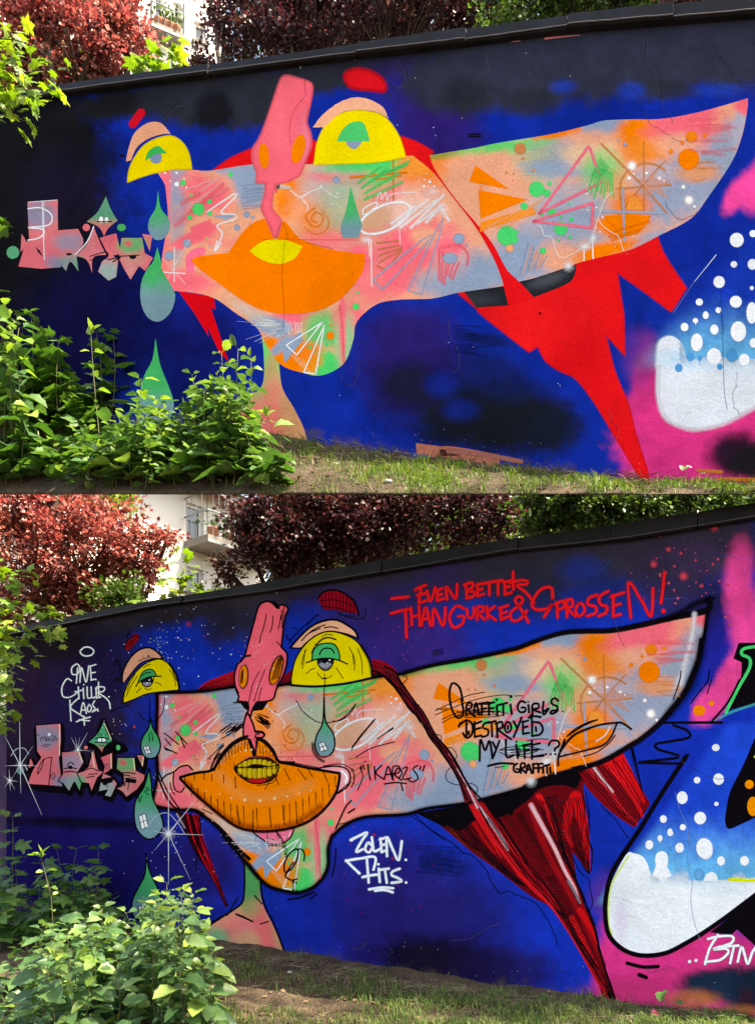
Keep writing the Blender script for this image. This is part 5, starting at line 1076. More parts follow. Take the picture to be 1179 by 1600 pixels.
p.stroke("b7 825,600 700,790 590,970 490,1117 d2 330,120 240,260 197,420 192,560 215,680 290,765 380,808 480,818 600,798 720,738 850,660 1000,555 1179,420 1380,270", 8.2, INK, .25)
p.stroke("b7 835,590 790,650", 5, INK, .3)
p.fill("d2 880,665! 1000,575 1179,425! 1400,330! 1400,900! 1179,752! 1062,645! 1020,685! 930,670!", INK)
p.fill("b7 1095,15! 1400,10! 1400,335! 1179,335 1060,358 1030,388! 1022,375! 1060,290 1105,195 1110,115! 1068,95!", INK)
p.stroke("b7 1025,385 960,420", 3, (60, 180, 160), .9, .6); p.stroke("b7 1179,330 1060,370 1000,400", 6, (60, 190, 190), 1, .7)
p.stroke("b7 1300,35 1179,35 1118,48 1112,75 1150,95 1150,145 1092,250 1030,372", 5.4, (44, 206, 112), .2)
p.fill("b7 1179,500! 1400,300! 1400,900! 1179,912! 1110,945 1045,970 1026,930 1035,850 1055,770 1120,640", INK)
p.dot(1150, 742, 24, (240, 140, 16), .08, z='b7'); p.dot(1168, 855, 30, (240, 140, 16), .08, 52, z='b7'); p.dot(1180, 600, 10, (180, 200, 60), .5, z='b7')
p.stroke("b7 708,425 1010,424", 4.6, INK, .2); p.stroke("b7 760,438 830,465 842,500 750,520 672,535 682,562 770,588 782,605 585,628", 4.6, INK, .2); p.stroke("b7 585,630 810,636", 4.6, INK, .2); p.stroke("b7 960,415 1040,320 1100,205", 4, INK, .3)
p.dot(893, 362, 33, (246, 132, 14), .08, 29, z='b7'); p.dot(955, 325, 15, (246, 132, 14), .1, z='b7')
p.stroke("d2 335,868 440,893 540,890", 6.4, INK, .2); p.stroke("d2 415,945 460,962", 7, INK, .2)
p.build('painted_letter_outline', R, stuff=True)

# small letters piece at the left, outlined
LB = ["b4 220,602! 375,590! 378,700 366,800 386,982! 300,974! 168,966! 200,880 252,800! 226,765!", "b4 185,795! 207,845 172,872!", "b4 378,768! 492,758! 516,832! 475,898! 508,935! 490,1014! 458,950! 425,1012! 388,962! 356,946! 386,900!",
      "b4 576,735! 590,810 608,880! 645,888! 600,925! 562,1016! 545,962! 498,955! 474,900! 540,862!", "b4 615,800! 692,768! 692,872! 645,900! 692,920! 722,962! 682,1046! 640,1036! 660,1000! 604,1012! 622,930! 642,860!",
      "b4 720,802! 828,800! 836,880! 892,908! 885,942! 842,1000! 776,1046! 750,1012! 714,992! 760,960! 756,902! 714,872!", "b4 835,785! 890,783! 880,872!"]
DIA = "b4 638,572! 655,640 692,700! 645,735 628,775! 590,730 540,708! 600,650"
LCOL = lambda x, y: LETTER(*B2A(x, y))
p = Paint(w, .0044)
for s_ in LB + [DIA]: p.stroke([(a + 1.2, b + 3.5, c) for a, b, c in PT(s_)], 9, INK, .2, closed=True)
p.fill("b4 172,960! 300,975! 400,985! 412,1025! 230,1010! 200,990!", INK); p.fill("b4 620,560! 645,560! 700,690! 770,720! 790,760! 700,790! 560,745!", INK)
p.build('letter_shadow', R, stuff=True)
for k_, s_ in enumerate(LB):
    p = Paint(w, .0050 + k_ * .00006); p.fill(s_, LCOL, grid=3.5); p.stroke(s_, 2.0, INK, .2, closed=True); p.build('painted_letter', R)
p = Paint(w, .0056); p.fill(DIA, vgrad((64, 164, 116), (222, 112, 112), 1160, 1176), grid=3); p.stroke(DIA, 2, INK, .2, closed=True)
p.dot(125, 882, 26, (90, 140, 130), .2, z='b4'); p.dot(530, 740, 17, INK, 0, z='b4'); p.dot(528, 740, 13, (226, 120, 116), .1, z='b4'); p.dot(728, 742, 20, INK, 0, 24, z='b4'); p.dot(726, 740, 14, (70, 190, 110), .1, 18, z='b4')
lines(p, ["b4 268,812 262,850 232,905 240,860 268,812", "b4 268,815 300,802 318,800", "b4 318,800 312,860 300,972", "b4 500,890 560,868 604,885", "b4 545,905 600,900", "b4 530,925 580,915", "b4 640,965 690,950", "b4 650,930 660,985", "b4 690,880 640,900", "b4 765,930 830,925", "b4 770,945 765,975", "b4 790,960 786,1000", "b4 735,985 770,965"], 1.7)
for s_ in ["b4 366,600 366,790", "b4 485,770 505,828", "b4 565,770 582,860", "b4 682,782 684,866", "b4 820,808 828,876", "b4 882,792 874,850", "b4 640,590 684,690"]: p.stroke(s_, 1.5, (238, 232, 190), .4)
p.build('letter_marks', R, stuff=True)
p = Paint(w, .0058)
p.dot(612, 692, 11, WHITE, 0, 16, z='b4'); p.dot(638, 692, 10, WHITE, 0, 15, z='b4'); p.stroke("b4 588,685 625,678 665,688", 2, INK); p.stroke("b4 585,708 665,710", 1.8, INK); p.stroke("b4 612,722 628,735 640,722", 1.2, INK); lines(p, ["b4 600,670 615,655 630,668", "b4 640,665 655,658"], 1.2)
lines(p, ["b4 250,702 256,672 266,690 277,668 282,700", "b4 285,702 294,674 302,700", "b4 288,692 300,690", "b4 320,680 308,680 306,698 320,698 320,690 314,690", "b4 327,678 329,700", "b4 334,702 340,676 348,698", "b4 257,728 285,722 312,722", "b4 270,735 300,732", "b4 228,660 232,668", "b4 236,658 238,668", "b4 350,682 346,690", "b4 300,665 345,672"], 1.1)
p.dot(303, 660, 10, (220, 225, 225), 0, z='b4'); lines(p, ["b4 528,862 532,840 542,862 546,838", "b4 562,842 552,848 550,860 564,860 562,852", "b4 640,845 672,842", "b4 655,845 655,878", "b4 666,858 678,852 676,865 684,870 670,882 668,862"], 1.0)
p.stroke("b4 340,915 330,938 315,932 312,908 325,895 338,902 340,915", 1.1, INK); p.stroke("b4 331,908 322,910 322,924 332,924", 1, INK)
for (x0, x1, y) in [(395, 470, 870), (395, 470, 892), (725, 830, 900), (735, 800, 915)]: p.stroke([(x0 / 3.93, 980 + y / 3.93, 0), ((x0 + x1) / 2 / 3.93, 980 + (y - 6) / 3.93, 0), (x1 / 3.93, 980 + y / 3.93, 0)], 2, INK, .2)
p.stroke("b4 415,850 432,830 455,845", 1.6, INK); p.dot(432, 862, 16, INK, .1, 12, z='b4'); p.fill("b4 770,930! 840,935! 835,960! 775,955!", INK); p.fill("b4 610,935! 690,920! 700,940! 640,975!", INK)
p.stroke("b4 150,845 170,880", 1, WHITE, .4)
p.build('letter_ink', R, stuff=True)

# white sparkles
p = Paint(w, .0084)
def sparkle(x, y, arms, core, ring=None):
    for (dx, dy, wd) in arms: p.stroke([(x - dx * .04, y - dy * .04, 0), (x + dx, y + dy, 0)], wd, (236, 240, 246), .6, 1, taper=(1, .3), a1=.7)
    p.dot(x, y, core * 2.2, (236, 240, 246), 1, a=.6); p.dot(x, y, core, WHITE, .6)
    if ring: p.stroke(ring, 2.2, (200, 205, 220), .7, .6)
sparkle(31.8, 1196, [(-1, -80, 2), (1, 44, 1.8), (-24, 1, 1.6), (30, 1, 1.4), (34, 78, 2), (-24, -46, 1.8), (20, -30, 1.4), (-10, 16, 1.4)], 3.5, "b4 70,790 100,750 150,745 175,780")
sparkle(15.5, 1220, [(-1, -18, 1.5), (1, 16, 1.3), (-10, -8, 1.3), (12, 1, 1.3), (8, 14, 1.2), (-8, 10, 1.2), (7, -9, 1)], 3)
sparkle(122, 1172, [(-11, -20, 1.4), (15, -27, 1.4), (-4, -20, .9), (3, -20, .9), (-12, 3, .9), (22, 2, .9)], 3)
sparkle(263.5, 1303, [(0, -92, 2), (0, 80, 2), (-24, -4, 1.6), (55, 2, 1.8), (40, -50, 2.4), (-22, 26, 1.6), (34, 72, 1.5), (-20, -22, 1)], 6, "b5 100,830 140,775 200,755 250,800 290,860")
p.build('painted_sparkle', R, stuff=True)

# handwriting
def tagtext(name, zz, strokes, wd, col, soft=.3, halo=None, label=None, off=.0092, dots=(), wob=.06):
    p = Paint(w, off)
    if halo:
        for s_ in strokes: p.stroke(zz + ' ' + s_, wd * halo[1], halo[0], 1, .5)
    for s_ in strokes: p.stroke(zz + ' ' + s_, wd, col, soft, wob=wob)
    for (x, y, r) in dots: p.dot(x, y, r, col, .25, z=zz)
    o = p.build(name, R, stuff=True)
    if label: o['label'] = label
tagtext('tag_lettering', 'd4', ["30,142 97,135", "168,88 140,98 125,108", "148,100 142,130 140,160", "132,130 166,120", "140,160 174,148", "172,112 186,152 205,98", "212,106 213,150", "210,110 234,102", "212,130 231,124", "213,150 238,142", "252,146 250,95 286,142 292,84", "327,84 332,140", "320,88 352,78 352,100 332,110 362,116 356,134 330,140",
    "374,84 374,132", "370,88 398,80", "374,108 393,104", "374,132 400,124", "396,82 442,73", "420,80 422,128", "440,74 474,69", "456,76 456,128", "482,74 484,125", "478,78 507,70", "484,98 502,94", "484,125 510,118", "516,35 518,105", "505,80 540,70 572,72 570,85 532,90 570,120 600,160",
    "28,202 62,192 100,184", "85,190 88,240 90,298", "108,180 111,248", "140,173 143,250", "110,216 142,208", "150,250 166,178 186,250", "156,226 180,220", "195,248 200,183 236,250 246,178", "318,182 290,172 262,212 276,256 310,246 320,214 296,214", "331,184 336,214 346,222 358,208 360,178", "372,226 374,178 396,176 396,194 376,200 402,226", "411,174 414,222", "442,174 414,200 446,228", "466,178 468,226", "460,182 496,170", "468,202 490,196", "468,226 498,214",
    "577,236 545,180 525,150 540,133 556,150 530,178 506,200 514,230 545,224 572,190", "674,140 668,98 625,108 592,158 604,184 650,184 672,165 640,216", "692,158 694,218", "684,165 715,153 720,176 694,188", "730,148 732,216", "722,152 752,146 752,174 732,180 766,213", "778,162 766,190 780,212 802,194 796,166 780,162", "852,128 820,140 816,165 846,175 846,200 812,212", "897,113 862,135 866,165 892,175 886,200 858,212", "917,128 917,213", "908,135 960,118", "917,170 946,164", "917,213 947,205", "987,218 978,78 1030,150 1068,212 1076,102", "1122,38 1116,100 1108,160"],
    5.2, (242, 30, 36), .35, ((150, 20, 50), 2.0), 'red handwritten line with an exclamation mark', dots=[(1118, 192, 11), (1122, 42, 9), (978, 84, 8), (1076, 106, 7), (1066, 212, 8)])
tagtext('tag_lettering', 'd5', ["210,220 185,120 130,88 108,170 125,280 165,350 200,345 215,300 200,210", "235,330 242,250 278,240 272,280 246,290 304,345", "290,332 312,238 338,332", "296,302 332,296", "356,240 356,332", "348,246 398,234", "356,285 390,280", "411,240 411,332", "400,246 452,234", "411,282 446,278", "471,260 476,335", "480,256 552,238", "521,250 522,332", "576,250 586,325",
    "690,235 655,225 630,268 648,308 688,304 690,275 662,275", "714,255 718,312", "746,332 746,252 790,246 790,278 750,288 805,312", "830,230 824,290 832,330 872,278 838,300", "942,222 915,200 888,225 900,250 935,265 935,300 905,320 880,318 890,300 940,295",
    "238,370 238,500", "190,405 235,372 275,390 288,440 270,495 235,505 212,470", "180,420 190,395 210,385", "300,385 302,500", "298,402 352,380", "304,442 346,430", "302,500 352,488", "414,385 372,400 366,430 405,446 400,486 358,500", "400,392 462,378", "431,388 436,496", "471,394 476,502", "462,398 510,384 512,430 478,442 582,518", "548,385 530,425 550,466 582,440 572,392 548,385", "600,380 628,432", "662,350 630,430 600,502", "671,380 673,476", "666,386 712,374", "672,428 706,420", "672,476 718,468", "735,330 742,400 742,492", "715,352 760,340 805,348", "742,385 800,392 825,440 802,480 742,492", "770,425 773,455", "255,458 256,482", "556,415 556,440",
    "340,682 346,520 382,602 416,530 438,662", "440,540 466,592", "492,530 465,600 440,664", "541,520 546,652 602,638", "621,560 632,662", "681,560 686,662", "668,566 732,554", "684,606 722,600", "741,530 741,668", "738,562 802,548", "743,600 792,596", "738,652 832,638", "870,562 888,530 938,530 952,562 918,590 916,606", "992,520 975,570 960,602",
    "405,722 500,702 600,706", "628,704 602,726 606,764 642,770 642,746 622,746", "656,776 656,706 686,704 684,734 658,742 694,776", "696,776 714,710 738,776", "700,752 730,748", "751,706 751,776", "746,710 782,704", "751,740 776,738", "791,706 791,770", "786,710 822,704", "791,738 815,736", "826,730 827,776", "832,722 872,714", "856,720 857,776", "880,735 883,776"],
    4.0, INK, .25, None, 'black scribbled sentence ending in a question mark', dots=[(471, 214, 13), (580, 190, 14), (712, 230, 9), (975, 303, 8), (850, 632, 10), (885, 632, 10), (920, 632, 11), (622, 535, 10), (804, 346, 13), (905, 770, 7), (825, 708, 6), (735, 340, 16), (1000, 635, 9), (880, 705, 6), (250, 400, 6), (412, 725, 7)])
tagtext('tag_flourish', 'd5', ["0,298 100,250 240,185 380,155", "0,330 120,280 300,215 480,180 580,180", "50,365 150,320 260,290", "50,390 160,340 330,330 480,330", "10,280 60,290 90,280", "610,185 670,183", "150,350 300,260 400,250", "170,330 280,350 360,300 470,320", "300,350 450,345 520,330", "230,270 330,240 420,230", "160,300 250,320 420,300 560,320", "240,340 340,240", "250,300 480,270", "270,320 500,300", "490,600 560,580 700,570 830,600", "490,615 560,640 690,630 780,610", "500,600 640,600 720,590", "700,530 780,515 868,517", "600,640 720,655 830,650", "560,600 650,590 640,650", "580,620 700,610", "640,580 640,640", "460,735 530,725"], 1.5, INK, .3, off=.0100)
tagtext('tag_lettering', 'b6', ["136,488 138,505", "146,482 150,500", "170,480 174,520 182,556", "201,490 206,552", "236,485 208,520 248,552", "250,552 268,490 288,550", "254,530 282,526", "292,556 290,495 322,490 320,520 294,525 333,557", "312,500 300,525 318,545 336,520 322,498 312,500", "338,500 362,495 338,550 378,545", "412,485 388,500 404,525 412,550 385,565 366,555", "425,490 422,505", "445,485 436,510", "250,575 300,568 355,572", "330,570 338,605"], 2.7, INK, .25, None, 'small black name in quotation marks', dots=[(157, 466, 5), (338, 605, 5), (310, 522, 3)])
tagtext('tag_lettering', 'b9', ["790,45 840,20 880,5 850,50 820,108 855,95", "880,62 868,95 890,112 908,80 886,58", "905,30 910,70 918,106 948,94", "952,36 957,110", "948,42 985,30", "957,72 980,68", "957,110 985,100", "987,132 987,30 1020,100 1050,152 1067,52", "765,155 800,190 838,226", "765,157 840,145 922,138 914,205", "878,150 888,275", "855,246 900,236 936,232", "942,200 948,272", "945,207 996,200", "975,205 986,276", "1056,200 1018,215 1012,235 1045,250 1066,268 1012,277", "890,312 960,302 1020,306", "922,320 970,315 1018,328"], 4.6, (236, 240, 246), .3, ((120, 130, 200), 1.8), 'white spiky two-line tag', dots=[(1089, 152, 9), (1090, 275, 9), (940, 176, 9), (795, 44, 11), (766, 158, 9), (1050, 152, 9)])
tagtext('tag_lettering', 'b4', ["492,148 520,124 555,126 578,148 562,172 525,178 500,166 492,148", "472,225 442,250 446,290 480,285 492,245 472,225", "470,345 478,250", "492,340 502,250 530,338 546,238", "556,245 562,326", "550,242 590,230", "560,282 586,278", "560,326 586,320", "440,330 412,318 382,370 388,425 432,430 482,398", "482,368 486,440", "462,398 505,388", "512,375 516,440", "536,368 540,436 562,430", "561,368 566,434 586,428", "591,372 593,436", "588,378 616,368", "591,406 613,402", "592,436 620,430", "606,338 607,432", "598,366 642,370 636,395 606,402 650,435 672,462 678,500", "430,450 433,510 437,576", "482,438 434,490 480,530 520,552", "496,530 512,463 532,530", "500,512 526,508", "548,475 536,505 550,522 564,495 548,475", "582,453 570,480 586,500 566,522 602,503", "470,582 510,565 556,552", "488,570 550,576", "515,555 520,602"], 2.5, (232, 238, 234), .35, ((90, 100, 150), 2.0), 'white three-line tag under a small halo', dots=[(590, 322, 6), (670, 428, 6), (603, 515, 6), (516, 354, 6)])
tagtext('tag_lettering', 'd2', ["935,682 880,770 850,874", "868,708 950,690 1030,692 1022,735 905,775 985,772 1005,795 950,845 850,858", "940,760 1070,752", "1040,758 1030,800 1015,868", "1065,858 1090,762 1110,810 1132,872 1160,800 1185,762", "1185,762 1200,880"], 4.4, (240, 244, 248), .25, ((60, 150, 190), 1.7), 'white three-letter tag at the right edge', dots=[(748, 857, 13), (790, 850, 13)])
p = Paint(w, .0098)
for s_ in ["b5 600,750 600,751"]: pass
for s_ in ["b3 1010,300 1060,290 1110,310", "b3 510,310 480,350 430,390", "b3 750,490 800,490 850,485 880,500", "b3 440,520 460,555 520,570"]: p.stroke(s_, 1.2, (60, 90, 190), .4, .6)
for s_ in ["d2 740,0 735,200 765,330 755,450 780,600 820,720", "b7 770,780 790,860 830,960 845,1060"]: p.stroke(s_, 1.4, (120, 150, 190), .5, .55)
for yy in (738, 728, 748): p.stroke([(400 + 815 / 2.9475, 770 + yy / 2.9475, 0), (400 + 862 / 2.9475, 770 + (yy - 8) / 2.9475, 0)], 1.4, (14, 12, 24))
for (x, y) in [(40, 448), (235, 405), (325, 402), (95, 455), (590, 345)]: p.stroke([(400 + x / 2.9475, 770 + y / 2.9475 - 3, 0), (400 + x / 2.9475, 770 + y / 2.9475 + 3, 0)], 1.2, (200, 205, 210), .3, .7)
for s_, c in [("b3 630,205 760,185", (170, 50, 60)), ("b3 1060,125 1179,105", (190, 110, 110)), ("b3 670,180 720,177", (90, 190, 160)), ("b3 420,228 560,210", (120, 40, 80))]: p.stroke(s_, 2.6, c, .6, .8, wob=.7)
for (x, y, n, an) in [(1000, 860, 14, 1.2), (880, 880, 12, 1.1), (1110, 840, 12, 1.6), (740, 890, 9, 1.5), (940, 940, 10, .4), (520, 1440, 10, 1.5), (860, 1500, 12, 1.0), (1060, 1180, 10, 1.3), (60, 1060, 9, 1.5), (1010, 1510, 8, 1.2), (780, 1440, 9, 1.7)]: crack(p, x, y, n, 9, an, (12, 12, 20), .6)
for k in range(80): x = rnd.uniform(430, 1170); p.dot(x, interp(B_BASE, x) - abs(rnd.gauss(0, 30)), rnd.uniform(.4, 1.0), rnd.choice([(96, 86, 80), (60, 52, 48), (150, 150, 150)]), 0, n=6)
p.build('wall_marks', R, stuff=True)
# ------------------------------------------------------------------ ground, terrace, far terrain
def fastmesh(name, V, F, smooth=False):
    """numpy arrays of vertices and equal-sized faces as a mesh"""
    V = np.asarray(V, np.float32).reshape(-1, 3); F = np.asarray(F, np.int32)
    me = bpy.data.meshes.new(name); k = F.shape[1]
    me.vertices.add(len(V)); me.vertices.foreach_set('co', V.ravel())
    me.loops.add(F.size); me.loops.foreach_set('vertex_index', F.ravel())
    me.polygons.add(len(F)); me.polygons.foreach_set('loop_start', np.arange(0, F.size, k, dtype=np.int32))
    try: me.polygons.foreach_set('loop_total', np.full(len(F), k, np.int32))
    except Exception: pass
    if smooth: me.polygons.foreach_set('use_smooth', np.ones(len(F), bool))
    me.update(calc_edges=True); me.validate()
    return me

def soil_mat():
    m, nt, b = newmat('soil'); L = nt.links.new
    geo = nnode(nt, 'ShaderNodeNewGeometry')
    n1 = nnode(nt, 'ShaderNodeTexNoise', ins={'Scale': 3.0, 'Detail': 8.0, 'Roughness': 0.7}); n2 = nnode(nt, 'ShaderNodeTexNoise', ins={'Scale': 60.0, 'Detail': 5.0, 'Roughness': 0.75})
    v = nnode(nt, 'ShaderNodeTexVoronoi', ins={'Scale': 55.0})
    for n in (n1, n2, v): L(geo.outputs['Position'], n.inputs['Vector'])
    r1 = nnode(nt, 'ShaderNodeValToRGB'); r1.color_ramp.elements[0].position = .35; r1.color_ramp.elements[1].position = .68
    r1.color_ramp.elements[0].color = (.046, .034, .026, 1); r1.color_ramp.elements[1].color = (.13, .10, .074, 1)
    L(n1.outputs[0], r1.inputs[0])
    r2 = nnode(nt, 'ShaderNodeValToRGB'); r2.color_ramp.elements[0].position = .3; r2.color_ramp.elements[1].position = .75
    r2.color_ramp.elements[0].color = (.45, .42, .4, 1); r2.color_ramp.elements[1].color = (1.35, 1.3, 1.2, 1)
    L(n2.outputs[0], r2.inputs[0])
    mx = nnode(nt, 'ShaderNodeMix', data_type='RGBA', blend_type='MULTIPLY'); mx.inputs[0].default_value = 1
    L(r1.outputs[0], mx.inputs[6]); L(r2.outputs[0], mx.inputs[7]); L(mx.outputs[2], b.inputs['Base Color'])
    b.inputs['Roughness'].default_value = .95; b.inputs['Specular IOR Level'].default_value = .15
    ad = nnode(nt, 'ShaderNodeMath', operation='ADD'); L(n2.outputs[0], ad.inputs[0]); L(v.outputs[0], ad.inputs[1])
    bp = nnode(nt, 'ShaderNodeBump', ins={'Strength': .8, 'Distance': .02}); L(ad.outputs[0], bp.inputs['Height']); L(bp.outputs[0], b.inputs['Normal'])
    return m
M_SOIL = soil_mat()
M_CONC = solid('terrace_concrete', (.3, .29, .27), .9, .2, .35, 3.0, .3)

def gz(x, y):
    """height of the lower ground: level, slightly heaped up along the wall"""
    d = (np.asarray(x) - WB.o.x) * WB.n.x + (np.asarray(y) - WB.o.y) * WB.n.y      # distance in front of the lower wall
    b = -1.585 + 0.05 * np.exp(-np.maximum(d, 0) / .35)
    near = np.exp(-((np.asarray(y) - 5) / 14.0) ** 2 - (np.asarray(x) / 14.0) ** 2)
    return b + ((fbm(np.asarray(x) * 100, np.asarray(y) * 100, 90) - .5) * .10 + (fbm(np.asarray(x) * 100 + 900, np.asarray(y) * 100, 22) - .5) * .05) * near

gx = np.arange(-12, 9.01, .07); gy = np.arange(1.0, 12.01, .07)
GX, GY = np.meshgrid(gx, gy, indexing='ij')
GV = np.stack([GX.ravel(), GY.ravel(), gz(GX.ravel(), GY.ravel())], 1)
ny_ = len(gy); I = np.arange((len(gx) - 1) * len(gy)).reshape(len(gx) - 1, ny_)[:, :-1].ravel()
GF = np.stack([I, I + ny_, I + ny_ + 1, I + 1], 1)
# carry the same sheet out to the horizon
o4 = len(GV); X0, X1, Y0, Y1, B_ = gx[0], gx[-1], gy[0], gy[-1], 600.0
ring = [(X0, Y0), (X1, Y0), (X1, Y1), (X0, Y1)]; far = [(-B_, -B_), (B_, -B_), (B_, B_), (-B_, B_)]
GV = np.concatenate([GV, [(a, b, -1.60) for a, b in ring], [(a, b, -1.60) for a, b in far]])
GF = np.concatenate([GF, [(o4 + i, o4 + 4 + i, o4 + 4 + (i + 1) % 4, o4 + (i + 1) % 4) for i in range(4)]])
ground = link('ground', fastmesh('ground', GV, GF, True), M_SOIL, None, 'structure')

# the upper terrace: a planted bank between its front edge and the upper wall
def A_edge(x):
    """depth of the terrace's front edge at photograph column x"""
    return WA.P(x, interp(A_BASE, x)).y - (.34 + .80 * max(0.0, min(1.0, (1179 - x) / 1000.0)))
def bank(x, t):
    """a point of the bank: t = 0 at the front edge, 1 at the wall's foot"""
    e = at(x, 772, A_edge(x)); f = WA.P(x, interp(A_BASE, x), .0)
    return e.lerp(f, t)
cols_ = np.linspace(-330, 1400, 240); rows_ = np.linspace(0, 1.12, 26)
TV = []; 
for cx_ in cols_:
    for t in rows_:
        q = bank(cx_, t); e_ = math.sin(min(1, t) * math.pi)
        q.z += (float(fbm(q.x * 100, q.y * 100, 30)) - .5) * .09 * min(1, t * 6) + e_ * .02
        q.z = max(q.z, q.y * (HZ - 772) / FPX)
        TV.append(q)
nr = len(rows_); TF = [(i * nr + j, (i + 1) * nr + j, (i + 1) * nr + j + 1, i * nr + j + 1) for i in range(len(cols_) - 1) for j in range(nr - 1)]
n0 = len(TV)
for cx_ in cols_:      # underside of the slab and its back, behind the wall
    a = bank(cx_, 0); b = bank(cx_, 1.12) - WA.n * .42
    b.z = max(b.z, b.y * (HZ - 772) / FPX + .09); low_ = max(b.z - .30, b.y * (HZ - 772) / FPX + .04); TV += [a + Vector((0, .02, .004)), Vector((b.x, b.y, low_ - .0)), Vector((b.x, b.y, max(b.z, low_ + .02)))]
for i in range(len(cols_) - 1):
    for j in range(2): TF.append((n0 + i * 3 + j, n0 + i * 3 + j + 1, n0 + (i + 1) * 3 + j + 1, n0 + (i + 1) * 3 + j))
    TF.append((i * nr, n0 + i * 3, n0 + (i + 1) * 3, (i + 1) * nr))
    TF.append((i * nr + nr - 1, (i + 1) * nr + nr - 1, n0 + (i + 1) * 3 + 2, n0 + i * 3 + 2))
terr = link('terrace', mesh('terrace', TV, TF, True), M_SOIL, None, 'structure')

# ------------------------------------------------------------------ foliage
def leaf_mat(name, ramp, rough=.45, trans=.35, tcol=None, spec=.4, drift=None):
    """leaf green from a ramp driven by a random value per leaf"""
    m, nt, b = newmat(name); L = nt.links.new
    geo = nnode(nt, 'ShaderNodeNewGeometry'); oi = nnode(nt, 'ShaderNodeObjectInfo')
    a = nnode(nt, 'ShaderNodeMath', operation='ADD'); L(geo.outputs['Random Per Island'], a.inputs[0]); L(oi.outputs['Random'], a.inputs[1])
    fr = nnode(nt, 'ShaderNodeMath', operation='FRACT'); L(a.outputs[0], fr.inputs[0])
    r = nnode(nt, 'ShaderNodeValToRGB'); el = r.color_ramp.elements
    for i, (p_, c) in enumerate(ramp):
        e = el[i] if i < 2 else el.new(p_)
        e.position = p_; e.color = (*c, 1)
    L(fr.outputs[0], r.inputs[0])
    n = nnode(nt, 'ShaderNodeTexNoise', ins={'Scale': 26.0, 'Detail': 4.0}); L(geo.outputs['Position'], n.inputs['Vector'])
    mr = nnode(nt, 'ShaderNodeMapRange', ins={1: .3, 2: .7, 3: .78, 4: 1.18}); L(n.outputs[0], mr.inputs[0])
    vs = nnode(nt, 'ShaderNodeVectorMath', operation='SCALE'); L(r.outputs[0], vs.inputs[0]); L(mr.outputs[0], vs.inputs['Scale'])
    if drift:     # patches of another foliage colour through the crown
        n2 = nnode(nt, 'ShaderNodeTexNoise', ins={'Scale': 1.6, 'Detail': 3.0}); L(geo.outputs['Position'], n2.inputs['Vector'])
        m2 = nnode(nt, 'ShaderNodeMapRange', ins={1: .48, 2: .72, 3: 0.0, 4: .8}); L(n2.outputs[0], m2.inputs[0])
        dm = nnode(nt, 'ShaderNodeMix', data_type='RGBA'); L(m2.outputs[0], dm.inputs[0]); L(vs.outputs[0], dm.inputs[6]); dm.inputs[7].default_value = (*drift, 1)
        vs = nnode(nt, 'ShaderNodeVectorMath', operation='SCALE', ins={'Scale': 1.0}); L(dm.outputs[2], vs.inputs[0])
    L(vs.outputs[0], b.inputs['Base Color'])
    b.inputs['Roughness'].default_value = rough; b.inputs['Specular IOR Level'].default_value = spec
    tr = nnode(nt, 'ShaderNodeBsdfTranslucent'); ts = nnode(nt, 'ShaderNodeMix', data_type='RGBA', blend_type='MULTIPLY'); ts.inputs[0].default_value = 1
    L(vs.outputs[0], ts.inputs[6]); ts.inputs[7].default_value = (*(tcol or (1.5, 1.6, .6)), 1); L(ts.outputs[2], tr.inputs[0])
    mx = nnode(nt, 'ShaderNodeMixShader', ins={0: trans}); L(b.outputs[0], mx.inputs[1]); L(tr.outputs[0], mx.inputs[2])
    L(mx.outputs[0], nt.nodes['Material Output'].inputs['Surface'])
    return m
M_RED = leaf_mat('red_leaf', [(0, (.08, .024, .028)), (1, (.55, .30, .28)), (.5, (.26, .08, .08)), (.85, (.44, .19, .17))], .38, .35, (1.6, .8, .75), drift=(.20, .10, .06))
M_PLUM = leaf_mat('purple_leaf', [(0, (.022, .011, .017)), (1, (.19, .11, .12)), (.6, (.055, .024, .033)), (.9, (.12, .05, .055))], .36, .28, (1.7, .8, .8), drift=(.055, .04, .018))
M_GREEN = leaf_mat('green_leaf', [(0, (.018, .045, .012)), (1, (.10, .17, .04)), (.6, (.05, .10, .022))], .45, .3)
M_DKGREEN = leaf_mat('dark_green_leaf', [(0, (.012, .030, .010)), (1, (.045, .085, .022)), (.6, (.025, .055, .015))], .4, .25)
M_LIME = leaf_mat('maple_leaf', [(0, (.09, .17, .02)), (1, (.24, .30, .04)), (.6, (.11, .21, .022))], .45, .40, (1.5, 1.5, .5))
M_SHRUB = leaf_mat('shrub_leaf', [(0, (.04, .10, .036)), (1, (.14, .23, .09)), (.7, (.075, .155, .052)), (.92, (.17, .26, .07))], .40, .28, spec=.45)
M_SHADE = leaf_mat('understorey_leaf', [(0, (.03, .085, .022)), (1, (.09, .18, .04)), (.6, (.055, .13, .028))], .45, .3)
M_FRESH = leaf_mat('fresh_leaf', [(0, (.13, .24, .04)), (1, (.24, .32, .07))], .4, .35, (1.3, 1.5, .6))
M_BARK = solid('bark', (.075, .058, .045), .9, .2, .5, 14.0, .5)
M_STEM = solid('green_stem', (.10, .10, .04), .6, .3, .4, 10.0)

